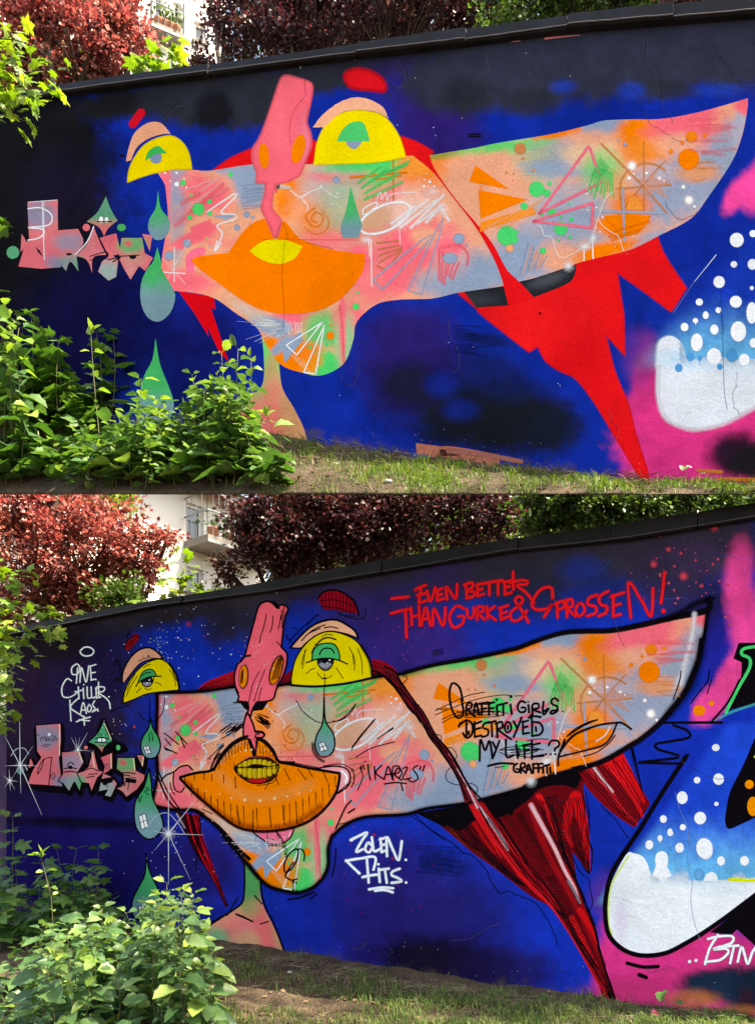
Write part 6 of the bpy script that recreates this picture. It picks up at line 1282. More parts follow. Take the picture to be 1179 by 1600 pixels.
PLUM = np.array([(0, 0, 0), (.5, .36, .10), (1.0, 0, -.06), (.5, -.36, .10)]); PLUM_F = [(0, 1, 2), (0, 2, 3)]
def scatter(centers, outs, sizes, seed, upb=.7, T=PLUM, TF_=PLUM_F):
    """leaves (copies of a small template) at points, pointing loosely along outs"""
    r = np.random.RandomState(seed); n = len(centers)
    d = outs + r.normal(0, .55, (n, 3)); d[:, 2] -= .12
    d /= np.linalg.norm(d, axis=1)[:, None] + 1e-9
    up = r.normal(0, .55, (n, 3)); up[:, 2] += upb
    s = np.cross(up, d); s /= np.linalg.norm(s, axis=1)[:, None] + 1e-9
    u = np.cross(d, s)
    V = (centers[:, None, :] + sizes[:, None, None] * (T[None, :, 0:1] * d[:, None, :] + T[None, :, 1:2] * s[:, None, :] + T[None, :, 2:3] * u[:, None, :])).reshape(-1, 3)
    k = len(T); F = (np.arange(n)[:, None, None] * k + np.array(TF_)[None]).reshape(-1, len(TF_[0]))
    return V, F

def branch(mb, a, b, r0, r1, bend=.12, n=5, seed=0, k=5):
    q = random.Random(seed); a = Vector(a); b = Vector(b); pts = []; L_ = (b - a).length
    off = Vector((q.uniform(-1, 1), q.uniform(-1, 1), q.uniform(-.3, .6))) * bend * L_
    for i in range(n + 1):
        t = i / n; pts.append(a.lerp(b, t) + off * math.sin(t * math.pi) * .6)
    mb.tube(pts, [r0 + (r1 - r0) * i / n for i in range(n + 1)], k)
    return pts

def tree(name, label, Y, lobes, leaf, mat, base, clumps=90, per=70, csize=.20, seed=1, trunk_r=.13, group=None, gaps=.0, thick=1.0):
    """trunk, limbs to every lobe of the crown, twigs to clumps, and leaves round the clumps.
    lobes: (px, py, half width px, half height px [, depth offset])"""
    r = np.random.RandomState(seed)
    root = empty(name, base, 0, label, 'tree', group); off = Vector(base)
    tk = MB(); lb = MB(); top = None
    C = []
    L3 = []
    for l in lobes:
        c = at(l[0], l[1], Y + (l[4] if len(l) > 4 else 0)); L3.append((c, l[2] / FPX * Y, min(l[2], l[3] * 1.3) / FPX * Y * thick, l[3] / FPX * Y))
    mean = sum((c for c, *_ in L3), Vector()) / len(L3)
    fork = Vector((mean.x * .5 + base[0] * .5, mean.y * .6 + base[1] * .4, base[2] + (mean.z - base[2]) * .55))
    branch(tk, off - off, fork - off, trunk_r, trunk_r * .7, .05, 7, seed, 8)
    area = sum(a * c_ for _, a, _, c_ in L3)
    for i, (c, a, d_, h) in enumerate(L3):
        pts = branch(lb, fork - off, c - off, trunk_r * .5, trunk_r * .16, .18, 6, seed * 7 + i)
        m = max(6, int(clumps * a * h / area))
        for k in range(m):
            v = r.normal(0, 1, 3); v /= np.linalg.norm(v)
            rad = r.uniform(.35, 1.0) ** .6
            q = c + Vector((v[0] * a * rad, v[1] * d_ * rad, v[2] * h * rad))
            C.append((q, Vector(v) * .6 + Vector((0, 0, .1))))
            if k % 3 == 0: branch(lb, pts[-2 - (k % 3)], q - off, trunk_r * .11, .006, .15, 3, seed + k, 4)
    pos = []; out = []; sz = []
    for q, v in C:
        m = int(per * r.uniform(.55, 1.4)); cs = csize * r.uniform(.6, 1.5)
        ax = np.array(v) + r.normal(0, .6, 3); ax[2] -= .25; ax /= np.linalg.norm(ax)
        dd = r.normal(0, 1, (m, 3)) * np.array([cs, cs, cs * .7]) * .42 + ax[None] * (r.uniform(-1.0, 2.0, (m, 1)) * cs)
        lb.tube([q - off - Vector(ax) * cs, q - off + Vector(ax) * cs * 1.9], [.006, .002], 3)
        pos.append(np.array(q - off) + dd); out.append(np.array(v) + dd / cs * .5); sz.append(leaf * r.uniform(.6, 1.35, m))
    V, F = scatter(np.concatenate(pos), np.concatenate(out), np.concatenate(sz), seed + 3)
    tk.build('trunk', M_BARK, root, True); lb.build('limbs', M_BARK, root, True, 'stuff')
    link('crown', fastmesh('crown', V, F), mat, root)
    return root

RG = 'unseen tree added for its shade'
GB = -1.58
def gbase(px, Y): q = at(px, 1212, Y); return (q.x, q.y, GB)
# --- behind the upper wall
tree('red_leaved_tree', 'tall bright red leaved tree above the left end of the upper wall', 10.2, [(40, 40, 80, 70), (120, 70, 80, 60), (160, 40, 44, 44), (30, 110, 60, 50), (110, 120, 50, 26), (170, 90, 26, 30), (205, 40, 16, 12), (190, 10, 20, 12), (212, 68, 10, 8), (60, -30, 100, 40)], .068, M_RED, gbase(60, 10.6), 270, 64, .15, 11, .15)
tree('purple_leaved_tree', 'tall dark purple leaved tree above the middle of the upper wall', 12.2, [(435, 60, 50, 55), (500, 40, 70, 60), (590, 30, 80, 60), (680, 20, 70, 60), (750, 5, 60, 60), (385, 40, 26, 44), (335, 14, 12, 8), (350, 40, 8, 8), (348, 92, 20, 9), (318, 100, 8, 4), (440, -20, 80, 30), (600, -30, 160, 40), (800, -6, 24, 20)], .07, M_PLUM, gbase(540, 12.6), 520, 66, .17, 12, .15)
tree('green_tree', 'tall green broadleaf tree above the right half of the upper wall', 10.5, [(830, 30, 50, 40), (900, 0, 60, 40), (980, -5, 60, 36), (780, 55, 34, 20, .6), (1040, -14, 50, 26), (900, -40, 140, 34)], .075, M_GREEN, gbase(900, 10.8), 200, 64, .17, 13, .14)
tree('purple_leaved_tree', 'tall purple leaved tree cut by the upper right corner of the picture', 9.6, [(1110, -26, 60, 30), (1170, -30, 60, 26), (1060, -30, 30, 22)], .065, M_PLUM, gbase(1130, 9.8), 70, 60, .15, 14, .12)
tree('green_tree', 'dark green tree far behind the tall purple leaved one', 16.0, [(520, 20, 160, 90), (700, 20, 150, 80), (860, 10, 140, 70), (1020, -10, 140, 60), (620, -60, 300, 60)], .11, M_DKGREEN, gbase(700, 16.5), 330, 60, .30, 15, .2)
tree('green_tree', 'olive green tree glimpsed behind the tall red leaved one', 12.5, [(60, 90, 90, 60), (130, 120, 60, 40), (20, 30, 50, 60), (165, 118, 16, 16)], .08, M_GREEN, gbase(90, 13), 60, 50, .2, 16, .12)
# --- behind the lower wall
tree('red_leaved_tree', 'low bright red leaved tree leaning over the left end of the lower wall', 10.4, [(50, 850, 90, 80), (130, 860, 80, 66), (195, 855, 40, 48), (232, 850, 24, 24), (60, 930, 80, 44), (140, 925, 70, 36), (212, 895, 24, 20), (20, 790, 50, 50), (90, 800, 60, 40), (165, 815, 34, 24), (40, 965, 50, 20), (262, 838, 12, 8), (235, 885, 14, 10)], .066, M_RED, gbase(100, 10.9), 330, 64, .15, 21, .14)
tree('purple_leaved_tree', 'low dark purple leaved tree behind the middle of the lower wall', 9.2, [(435, 830, 44, 54), (490, 820, 70, 60), (570, 810, 70, 60), (650, 800, 70, 50), (740, 795, 60, 50), (800, 800, 34, 34), (400, 795, 24, 26), (375, 815, 10, 14), (395, 868, 18, 20), (450, 870, 50, 22), (362, 898, 14, 7), (560, 850, 80, 24), (600, 770, 200, 20)], .062, M_PLUM, gbase(590, 9.6), 480, 60, .15, 22, .15)
tree('green_tree', 'low yellowish green tree glimpsed behind the low purple leaved one', 12.0, [(690, 840, 90, 40), (610, 850, 60, 30), (790, 815, 60, 36), (560, 880, 60, 20), (700, 790, 120, 30)], .075, M_LIME, gbase(690, 12.5), 110, 56, .2, 23, .12)
tree('green_tree', 'low green tree with dense foliage behind the right end of the lower wall', 8.2, [(870, 800, 50, 36), (940, 790, 56, 36), (1010, 786, 56, 34), (1080, 782, 50, 28), (1140, 772, 40, 22), (850, 835, 34, 16), (970, 760, 160, 24)], .055, M_GREEN, gbase(980, 8.5), 270, 66, .12, 24, .11)
tree('purple_leaved_tree', 'dark reddish tree at the far right behind the lower wall', 10.0, [(1150, 780, 40, 20), (1200, 772, 40, 24), (1100, 770, 30, 14)], .065, M_PLUM, gbase(1170, 10.3), 60, 60, .15, 25, .11)
tree('green_tree', 'dark green tree far behind the low trees', 14.0, [(480, 840, 120, 70), (640, 830, 130, 70), (800, 820, 130, 70), (960, 810, 130, 60), (1120, 800, 120, 60), (800, 760, 340, 40)], .11, M_DKGREEN, gbase(820, 14.5), 420, 60, .30, 26, .2)
tree('green_tree', 'light green tree top rising behind the low red leaved one', 11.6, [(165, 790, 34, 26), (140, 775, 40, 20), (188, 805, 14, 18)], .07, M_LIME, gbase(160, 12), 34, 60, .17, 27, .09)
tree('bushy_tree', 'small dark green tree between the low red leaved one and the building', 9.6, [(196, 930, 24, 20), (180, 942, 26, 12)], .06, M_GREEN, gbase(196, 9.8), 26, 60, .11, 28, .06)

tree('bushy_tree', 'leafy green bush filling the gap beyond the left end of the lower wall', 9.4, [(-20, 1060, 34, 70), (-40, 1000, 40, 40), (0, 1110, 14, 40), (-30, 1180, 40, 60)], .07, M_GREEN, gbase(-30, 9.6), 60, 60, .14, 29, .07)

def shade_tree():  # tree added out of view to keep direct sun off the lower shrub
    base = Vector((6.4, 1.6, GB)); root = empty('green_tree', base, 0, 'unseen leafy tree added outside the right edge to shade the ground before the lower wall', 'tree', RG)
    tk = MB(); lb = MB(); branch(tk, (0, 0, 0), (-.6, .6, 8.0), .16, .09, .04, 7, 3, 8); r = np.random.RandomState(77); pos = []; out = []; sz = []
    for k in range(40):
        c = Vector((r.uniform(3.2, 7.4), r.uniform(1.8, 3.5), r.uniform(7.8, 9.4))) - base
        if k % 2 == 0: branch(lb, (-.6, .6, 8.0), c, .03, .006, .15, 4, k, 4)
        m = 55; dd = r.normal(0, .22, (m, 3)); pos.append(np.array(c) + dd); out.append(dd * 3); sz.append(.10 * r.uniform(.6, 1.3, m))
    V, F = scatter(np.concatenate(pos), np.concatenate(out), np.concatenate(sz), 78)
    tk.build('trunk', M_BARK, root, True); lb.build('limbs', M_BARK, root, True, 'stuff'); link('crown', fastmesh('crown', V, F), M_GREEN, root)
shade_tree()

# ------------------------------------------------------------------ broad leaves, one object each
def ovate(name, w=.56, serr=.03, seed=0):
    q = random.Random(seed); n = 7; V = []; F = []
    dr = q.uniform(.10, .30); tw = q.uniform(-.12, .12)
    for i in range(n + 1):
        t = i / n; x = t; hw = w / 2 * (math.sin(math.pi * t ** .78) ** .8) if 0 < t < 1 else 0
        hw *= 1 + (serr * 3 if i % 2 else -serr * 3)
        z = -dr * t * t + .03 * math.sin(t * 6)
        V += [(x + .03 * hw, hw, z + hw * .42 + tw * hw), (x, 0, z), (x + .03 * hw, -hw, z + hw * .42 - tw * hw)]
    for i in range(n):
        a = i * 3; F += [(a, a + 1, a + 4, a + 3), (a + 1, a + 2, a + 5, a + 4)]
    k = len(V); V += [(-.28, .012, -.02), (-.28, -.012, -.02), (0, -.012, 0), (0, .012, 0)]; F.append((k, k + 1, k + 2, k + 3))
    return mesh(name, V, F, True)
def palmate(name, seed=0):
    q = random.Random(seed)
    half = [(0, 0), (-.10, .22), (.02, .30), (-.02, .50), (.14, .42), (.20, .54), (.30, .40), (.30, .30), (.44, .48), (.56, .52), (.66, .66), (.70, .48), (.66, .36), (.60, .20), (.74, .20), (.78, .13), (1.0, 0)]
    V = [(.32, 0, .06)]; dr = q.uniform(.1, .3)
    for (x, y) in half + [(x, -y) for x, y in reversed(half[1:-1])]:
        d = math.hypot(x - .3, y); V.append((x + q.uniform(-.02, .02), y + q.uniform(-.02, .02), -dr * d * d + .05 * abs(y) * q.uniform(.5, 1.5)))
    n = len(V) - 1; F = [(0, 1 + i, 1 + (i + 1) % n) for i in range(n)]
    k = len(V); V += [(-.45, .012, -.05), (-.45, -.012, -.05), (.02, -.012, 0), (.02, .012, 0)]; F.append((k, k + 1, k + 2, k + 3))
    return mesh(name, V, F, False)
OV = [ovate('ovate_leaf', .50 + .04 * i, .02 + .01 * (i % 3), i) for i in range(6)]
RO = [ovate('round_leaf', .80 + .05 * i, .035, 20 + i) for i in range(4)]
MA = [palmate('maple_leaf', 40 + i) for i in range(6)]

def frame(d, up):
    d = d.normalized(); s = up.cross(d)
    s = s.normalized() if s.length > 1e-4 else d.orthogonal().normalized()
    u = d.cross(s)
    return Matrix((( d.x, s.x, u.x), (d.y, s.y, u.y), (d.z, s.z, u.z))).to_4x4()

class Plant:
    """a shrub: stems and single leaves; the 300 largest leaves are objects, the rest one mesh of kind stuff"""
    def __init__(s, name, label, base, cat, group=None):
        s.root = empty(name, base, 0, label, cat, group); s.o = Vector(base); s.mb = MB(); s.L = []
    def stem(s, a, b, r0=.006, bend=.08, n=6):
        a = Vector(a); b = Vector(b); off = Vector((rnd.uniform(-1, 1), rnd.uniform(-1, 1), rnd.uniform(0, .5))) * bend * (b - a).length
        pts = [a.lerp(b, i / n) + off * math.sin(i / n * math.pi) for i in range(n + 1)]
        s.mb.tube([p - s.o for p in pts], [r0 * (1 - .75 * i / n) for i in range(n + 1)], 4)
        return pts
    def leaf(s, p, d, size, mats, shapes, upj=.4):
        up = Vector((rnd.gauss(0, upj), rnd.gauss(-.25, upj), 1))
        s.L.append((Matrix.Translation(Vector(p) - s.o) @ frame(Vector(d), up) @ Matrix.Scale(size, 4), rnd.choice(shapes), rnd.choice(mats), size))
    def dress(s, pts, size, mats, shapes, t0=.25, pairs=6, tipm=None, droop=.15, zmin=None):
        """opposite leaf pairs up a stem, each pair turned a quarter, smaller towards the tip"""
        n = len(pts) - 1; an0 = rnd.uniform(0, 6.28)
        for k in range(pairs):
            t = t0 + (1 - t0) * (k / max(1, pairs - 1)); i = min(n - 1, int(t * n)); p = pts[i].lerp(pts[i + 1], t * n - i)
            an = an0 + k * 1.57 + rnd.uniform(-.4, .4); last = k == pairs - 1
            for sg in (0, math.pi):
                d = Vector((math.cos(an + sg), math.sin(an + sg), (.55 if last else .12) - droop * rnd.uniform(0, 2)))
                sz = size * rnd.uniform(.55, 1.3) * (1.0 - .45 * t * t); q = p + d * sz * .25
                if zmin is not None and q.z - sz * .35 < zmin(q): continue
                s.leaf(q, d, sz, (tipm if (tipm and t > .8) else mats), shapes)
    def finish(s, stem_mat=None, cap=300):
        if s.mb.v: s.mb.build('stems', stem_mat or M_STEM, s.root, True, 'stuff')
        # largest / nearest first
        s.L.sort(key=lambda l: -(l[3] / max(.5, (l[0].translation + s.o).length)))
        cache = {}
        for m, me, mat, sz in s.L[:cap]:
            key = (me.name, mat.name)
            if key not in cache:
                c = me.copy(); c.materials.append(mat); cache[key] = c
            o = bpy.data.objects.new('leaf', cache[key]); COL.objects.link(o); o.parent = s.root; o.matrix_local = m
        rest = s.L[cap:]
        by = {}
        for m, me, mat, sz in rest: by.setdefault(mat.name, (mat, []))[1].append((m, me))
        for nm, (mat, ls) in by.items():
            V = []; F = []
            for m, me in ls:
                n = len(V); V += [tuple(m @ v.co) for v in me.vertices]; F += [tuple(n + i for i in p.vertices) for p in me.polygons]
            link('small_leaves', mesh('small_leaves', V, F, True), mat, s.root, 'stuff')
        return s.root

def bank_x(px, py):
    """bank point seen at a photograph pixel (between the edge row and the wall's foot)"""
    t = max(0, min(1, (772 - py) / (772 - interp(A_BASE, px)))); return bank(px, t)
def edge_z(q):
    """leaves stay above the terrace's front edge"""
    x = q.x / q.y * FPX + PW / 2; return at(x, 766, q.y).z

# shrubs of the upper picture
UG = 'wild shrubs on the upper terrace'
sh = Plant('leafy_shrub', 'wide sunlit green shrub before the upper wall, under the lowest painted teardrop', bank_x(270, 745), 'shrub', UG)
ENV_A = [(90, 690), (120, 660), (165, 645), (200, 625), (245, 640), (290, 615), (340, 590), (375, 590), (400, 640), (420, 690), (440, 735)]
for k in range(84):
    x = rnd.uniform(105, 425); t = rnd.choice([.06, .2, .35, .5, .65]) + rnd.uniform(-.05, .05)
    b = bank(x + rnd.uniform(-20, 20), t); y = interp(ENV_A, x) + abs(rnd.gauss(0, 1)) * 62 * (1.1 - t) + rnd.uniform(0, 8)
    if y > 756: y = rnd.uniform(690, 750)
    tip = at(x, min(y, 752), b.y - rnd.uniform(0, .18)); tip.z = max(tip.z, b.z + .10)
    pts = sh.stem(b, tip, .0045, .10); L_ = (tip - b).length
    sh.dress(pts, rnd.choice([.09, .12, .15, .18, .22]), [M_SHRUB] * 16 + [M_FRESH], OV, .2, max(4, int(L_ / .065)), None, .14, edge_z)
for (x0, x1, y1) in [(340, 346, 552), (368, 372, 545), (385, 392, 560), (352, 338, 590), (310, 300, 585), (215, 222, 594), (250, 245, 625)]:
    b = bank(x0, .45); pts = sh.stem(b, at(x1, y1, b.y - .05), .007, .03); sh.dress(pts, .17, [M_SHRUB], OV, .3, 8, [M_FRESH, M_SHRUB], .05, edge_z)
sh.finish()
sp = Plant('sapling', 'thin upright sapling with a yellowish tip rising before the upper wall', bank(158, .3), 'sapling', UG)
b = bank(158, .3); q1 = at(150, 632, b.y); pts = sp.stem(b, q1, .009, .02); pts2 = sp.stem(q1, at(142, 522, b.y), .006, .03)
sp.dress(pts2, .095, [M_SHRUB, M_FRESH], OV, .2, 4, [M_FRESH], .02, edge_z); sp.dress(pts, .14, [M_SHRUB], OV, .45, 3, None, .1, edge_z)
for d in ((.5, 0, .9), (-.3, .2, 1), (.1, -.3, 1)): sp.leaf(at(142, 522, b.y), d, .12, [M_FRESH], OV)
sp.finish()
sp = Plant('seedling', 'small seedling with fresh yellow-green leaves right of the wide sunlit shrub', bank(418, .42), 'seedling', UG)
b = bank(418, .42); pts = sp.stem(b, at(418, 650, b.y), .005, .03); sp.dress(pts, .07, [M_FRESH], OV, .9, 2, [M_FRESH], -.1)
for d in ((.6, 0, .6), (-.5, .1, .7), (.2, -.4, .9), (-.2, -.3, .5)): sp.leaf(at(418, 650, b.y), d, .085, [M_FRESH], OV)
for (x, y, d) in [(410, 685, (-1, 0, .2)), (430, 683, (1, 0, 0)), (428, 668, (1, -.2, .3)), (425, 712, (1, -.5, -.2)), (440, 716, (1, -.3, -.25)), (405, 700, (-.6, -.6, 0))]: sp.leaf(at(x, y, b.y - .05), d, rnd.uniform(.10, .16), [M_SHRUB], OV)
sp.finish()
hz = Plant('hazel_sapling', 'hazel sapling with round serrated leaves at the left edge, before the upper wall', bank(14, .25), 'sapling', UG)
b = bank(14, .25)
for (x0, xt, yt, t_) in [(14, 22, 500, .25), (26, 30, 512, .2), (6, -6, 500, .3), (-4, 8, 480, .35), (22, 38, 560, .2), (-14, -24, 560, .3), (10, 8, 600, .12), (34, 46, 640, .15)]:
    b = bank(x0, t_); pts = hz.stem(b, at(xt, yt, b.y), .009, .05); hz.dress(pts, .23, [M_SHRUB, M_SHADE, M_SHRUB], RO, .12, 9, [M_FRESH, M_SHRUB], .25, edge_z)
hz.finish()
ym = Plant('young_maple', 'shaded young maple with lobed leaves against the dark left part of the upper wall', bank(110, .8), 'maple', UG)
for k in range(34):
    x = rnd.uniform(5, 175); b = bank(x, rnd.uniform(.7, .97)); y = rnd.uniform(515, 640) if x > 60 else rnd.uniform(470, 640); y = max(y, 505 if x > 60 else 465)
    pts = ym.stem(b, at(x + rnd.uniform(-10, 10), y, b.y), .006, .05); ym.dress(pts, .20, [M_SHADE], MA, .3, 5, None, .25, edge_z)
for (x, y) in [(15, 455), (10, 470), (30, 490), (45, 505), (8, 500), (4, 350), (12, 362), (0, 345)]: ym.leaf(at(x, y, bank(x, .85).y), (rnd.uniform(-1, 1), -.4, -.1), .12, [M_SHADE], MA)
ym.finish()
gc = Plant('ground_ivy', 'low dark green plants spreading at the lower left on the upper terrace', bank(120, .1), 'ivy', UG)
for k in range(150):
    x = rnd.uniform(-20, 430); t = rnd.uniform(.03, .4); b = bank(x, t)
    if x > 395 and t > .2: continue
    for j in range(3):
        q = b + Vector((rnd.uniform(-.06, .06), rnd.uniform(-.06, .06), rnd.uniform(.07, .2)))
        gc.leaf(q, (rnd.uniform(-1, 1), rnd.uniform(-1, .3), .1), rnd.uniform(.12, .19), [M_SHADE, M_SHRUB], OV + RO)
gc.finish()

# shrubs of the lower picture
LG = 'wild shrubs before the lower wall'
def bground(px, py):
    z = -1.55; Y = FPX * z / (HZ - py); q = at(px, py, Y); q.z = float(gz(q.x, q.y)); return q
sh = Plant('leafy_shrub', 'wide bushy green shrub in the bottom left corner, before the lower wall', bground(180, 1590), 'shrub', LG)
ENV_B = [(-20, 1530), (40, 1470), (70, 1445), (110, 1440), (150, 1425), (200, 1420), (230, 1400), (265, 1385), (300, 1405), (325, 1450), (345, 1520), (350, 1560)]
for k in range(105):
    x = rnd.uniform(-15, 335); py = rnd.choice([1545, 1565, 1585, 1610, 1640]) + rnd.uniform(-8, 8)
    b = bground(x + rnd.uniform(-20, 20), py); y = interp(ENV_B, x) + abs(rnd.gauss(0, 1)) * (40 + (py - 1545) * .9)
    y = min(y, py - 30); tip = at(x, y, b.y - rnd.uniform(-.1, .15)); tip.z = max(tip.z, b.z + .12)
    pts = sh.stem(b, tip, .004, .10); L_ = (tip - b).length
    sh.dress(pts, rnd.choice([.07, .10, .13, .15, .18]), [M_SHRUB] * 16 + [M_FRESH], OV, .2, max(4, int(L_ / .06)), None, .14)
for (x0, x1, y1) in [(262, 261, 1380), (275, 284, 1395), (262, 244, 1400), (295, 302, 1398), (240, 232, 1420), (300, 310, 1430), (150, 160, 1420)]:
    b = bground(x0, 1570); pts = sh.stem(b, at(x1, y1, b.y), .007, .03); sh.dress(pts, .15, [M_SHRUB], OV, .4, 9, [M_FRESH, M_SHRUB], .05)
sh.finish()
sp = Plant('sapling', 'thin upright sapling with a light green tip before the lower wall', bground(92, 1545), 'sapling', LG)
b = bground(92, 1545); q1 = at(80, 1400, b.y); pts = sp.stem(b, q1, .009, .02); pts2 = sp.stem(q1, at(64, 1338, b.y), .006, .03)
sp.dress(pts, .08, [M_FRESH, M_SHRUB], OV, .55, 4, None, .05); sp.dress(pts2, .09, [M_FRESH], OV, .2, 3, [M_FRESH], 0)
for d in ((.4, 0, .9), (-.9, .1, .3), (.1, -.3, 1)): sp.leaf(at(64, 1340, b.y), d, .11, [M_FRESH], OV)
sp.finish()
sp = Plant('seedling', 'small upright seedling with fresh pointed leaves right of the wide bushy shrub', bground(312, 1560), 'seedling', LG)
b = bground(312, 1560); pts = sp.stem(b, at(318, 1455, b.y), .005, .04); sp.dress(pts, .09, [M_FRESH, M_SHRUB], OV, .3, 6, [M_FRESH], 0)
for d in ((.4, 0, .9), (-.5, .1, .7)): sp.leaf(at(318, 1456, b.y), d, .1, [M_FRESH], OV)
for (x, y) in [(335, 1515), (325, 1525), (342, 1522)]: sp.leaf(at(x, y, b.y), (1, -.3, -.15), .14, [M_SHRUB], OV)
sp.finish()
ym = Plant('young_maple', 'young maple with lobed leaves against the dark left end of the lower wall', bground(75, 1470), 'maple', LG)
for k in range(34):
    x = rnd.uniform(-10, 165); b = bground(x, rnd.uniform(1445, 1480)); y = rnd.uniform(1325, 1440) if x > 50 else rnd.uniform(1350, 1450)
    pts = ym.stem(b, at(x + rnd.uniform(-10, 10), y, b.y), .006, .05); ym.dress(pts, .19, [M_SHADE, M_SHADE, M_SHRUB], MA, .25, 5, None, .25)
b = bground(15, 1460); pts = ym.stem(b, at(20, 1275, b.y), .008, .04); ym.dress(pts, .2, [M_SHADE, M_SHRUB], MA, .3, 7, None, .25)
b = bground(150, 1480); pts = ym.stem(b, at(152, 1365, b.y), .005, .04); ym.dress(pts, .085, [M_FRESH], MA, .55, 4, None, .1)
ym.finish()

# maples: leafy branches that hang in from the left, and saplings behind the walls
def maple_branch(label, base, tips, sz, n, group, seed):
    t = Plant('maple_tree', label, base, 'tree', group)
    o = Vector(base); top = at(tips[0][0] - 190, tips[0][1] - 10, tips[0][2])
    tk = MB(); branch(tk, o - o, top - o, .09, .05, .04, 6, seed, 8); tk.build('trunk', M_BARK, t.root, True)
    for (x, y, Y, x0, y0) in tips:
        a = at(x0, y0, Y); t.stem(top, a, .02, .05); pts = t.stem(a, at(x, y, Y), .008, .12, 8)
        for k in range(n):
            u = rnd.uniform(.05, 1); i = min(7, int(u * 8)); p = pts[i].lerp(pts[i + 1], u * 8 - i) + Vector((rnd.gauss(0, .05), rnd.gauss(0, .08), rnd.gauss(-.01, .05)))
            t.leaf(p, (rnd.uniform(-.4, 1), rnd.uniform(-.9, .5), rnd.uniform(-.75, .1)), sz * rnd.uniform(.65, 1.25), [M_LIME], MA, .6)
    t.finish(M_BARK)
b = bank(-150, .5)
maple_branch('maple branch with bright yellow-green leaves hanging over the left end of the upper wall', tuple(b), [(85, 95, 5.6, -60, 70), (60, 140, 5.6, -60, 120), (40, 190, 5.7, -60, 130), (80, 120, 5.8, -40, 100), (30, 60, 5.7, -70, 40), (20, 170, 5.5, -60, 110), (66, 160, 5.7, -30, 130), (10, 120, 5.6, -80, 100)], .088, 26, 'maples hanging in from the left', 5)
b = bground(-190, 1480)
maple_branch('maple branch with bright yellow-green leaves hanging over the left end of the lower wall', tuple(b), [(105, 960, 6.0, -50, 940), (90, 985, 6.0, -50, 960), (60, 1015, 6.1, -60, 980), (40, 900, 6.1, -60, 900), (30, 1040, 6.0, -70, 990), (85, 1000, 6.2, -40, 990), (20, 990, 5.9, -70, 960), (10, 950, 6.0, -80, 930), (12, 1080, 6.1, -50, 1060), (8, 1110, 6.1, -50, 1100), (14, 1050, 6.1, -50, 1030), (6, 1130, 6.1, -60, 1120), (0, 880, 6.1, -60, 870)], .085, 26, 'maples hanging in from the left', 6)
def behind_maple(label, px, Y, tips, sz, n, root=None):
    root = root or gbase(px, Y)
    t = Plant('young_maple', label, root, 'maple', 'young maples behind the walls')
    for (x, y) in tips:
        pts = t.stem(root, at(x, y, Y), .012, .03, 8)
        for k in range(n):
            p = pts[-1] + Vector((rnd.gauss(0, .09), rnd.gauss(0, .12), rnd.gauss(-.06, .08))); t.leaf(p, (rnd.uniform(-1, 1), rnd.uniform(-1, .3), rnd.uniform(-.5, .3)), sz * rnd.uniform(.7, 1.25), [M_LIME], MA, .5)
    t.finish()
behind_maple('young maple with bright green leaves peeping over the upper wall beside the white building', 255, WA.P(255, 130).y + .45, [(240, 82), (262, 78), (275, 95), (225, 112), (250, 105), (290, 108), (235, 95), (268, 110)], .12, 7, tuple(bank(255, 1.12) - WA.n * .3))
behind_maple('young maple with bright green leaves peeping over the lower wall beside the white building', 285, 9.0, [(262, 895), (285, 890), (300, 905), (265, 920), (310, 920), (280, 915), (290, 868), (245, 930), (325, 918)], .13, 7)

# ------------------------------------------------------------------ buildings
M_STUCCO = solid('white_render', (.78, .76, .72), .85, .2, .08, 1.2, .1)
M_FRAME = solid('white_window_frame', (.72, .72, .70), .5, .4, .05)
M_RAIL = solid('grey_metal_rail', (.22, .23, .24), .45, .5, .2)
M_SLAB = solid('balcony_concrete', (.20, .18, .16), .85, .2, .25, 2.0)
M_TILE = solid('red_roof_tile', (.34, .13, .09), .8, .2, .35, 6.0)
M_POT = solid('terracotta', (.42, .17, .10), .8, .2, .2, 9.0)
def glass_mat():
    m, nt, b = newmat('window_glass'); b.inputs['Base Color'].default_value = (.03, .045, .05, 1); b.inputs['Roughness'].default_value = .06; b.inputs['Specular IOR Level'].default_value = .9
    return m
M_GLASS = glass_mat()

class Facade:
    def __init__(s, px, py, Y, h):
        s.p = at(px, py, Y); s.h = Vector((h[0], h[1], 0)).normalized(); s.n = Vector((s.h.y, -s.h.x, 0)); s.u = Vector((0, 0, 1))
    def uv(s, x, y):
        r = at(x, y, 1.0); q = r * (s.p.dot(s.n) / r.dot(s.n)) - s.p; return q.dot(s.h), q.z
    def P(s, u, v, d=0.0): return s.p + s.h * u + s.u * v + s.n * d
    def box(s, mb, u0, u1, v0, v1, d0, d1): mb.box(s.P((u0 + u1) / 2, (v0 + v1) / 2, (d0 + d1) / 2), (u1 - u0, d1 - d0, v1 - v0), (s.h, s.n, s.u))

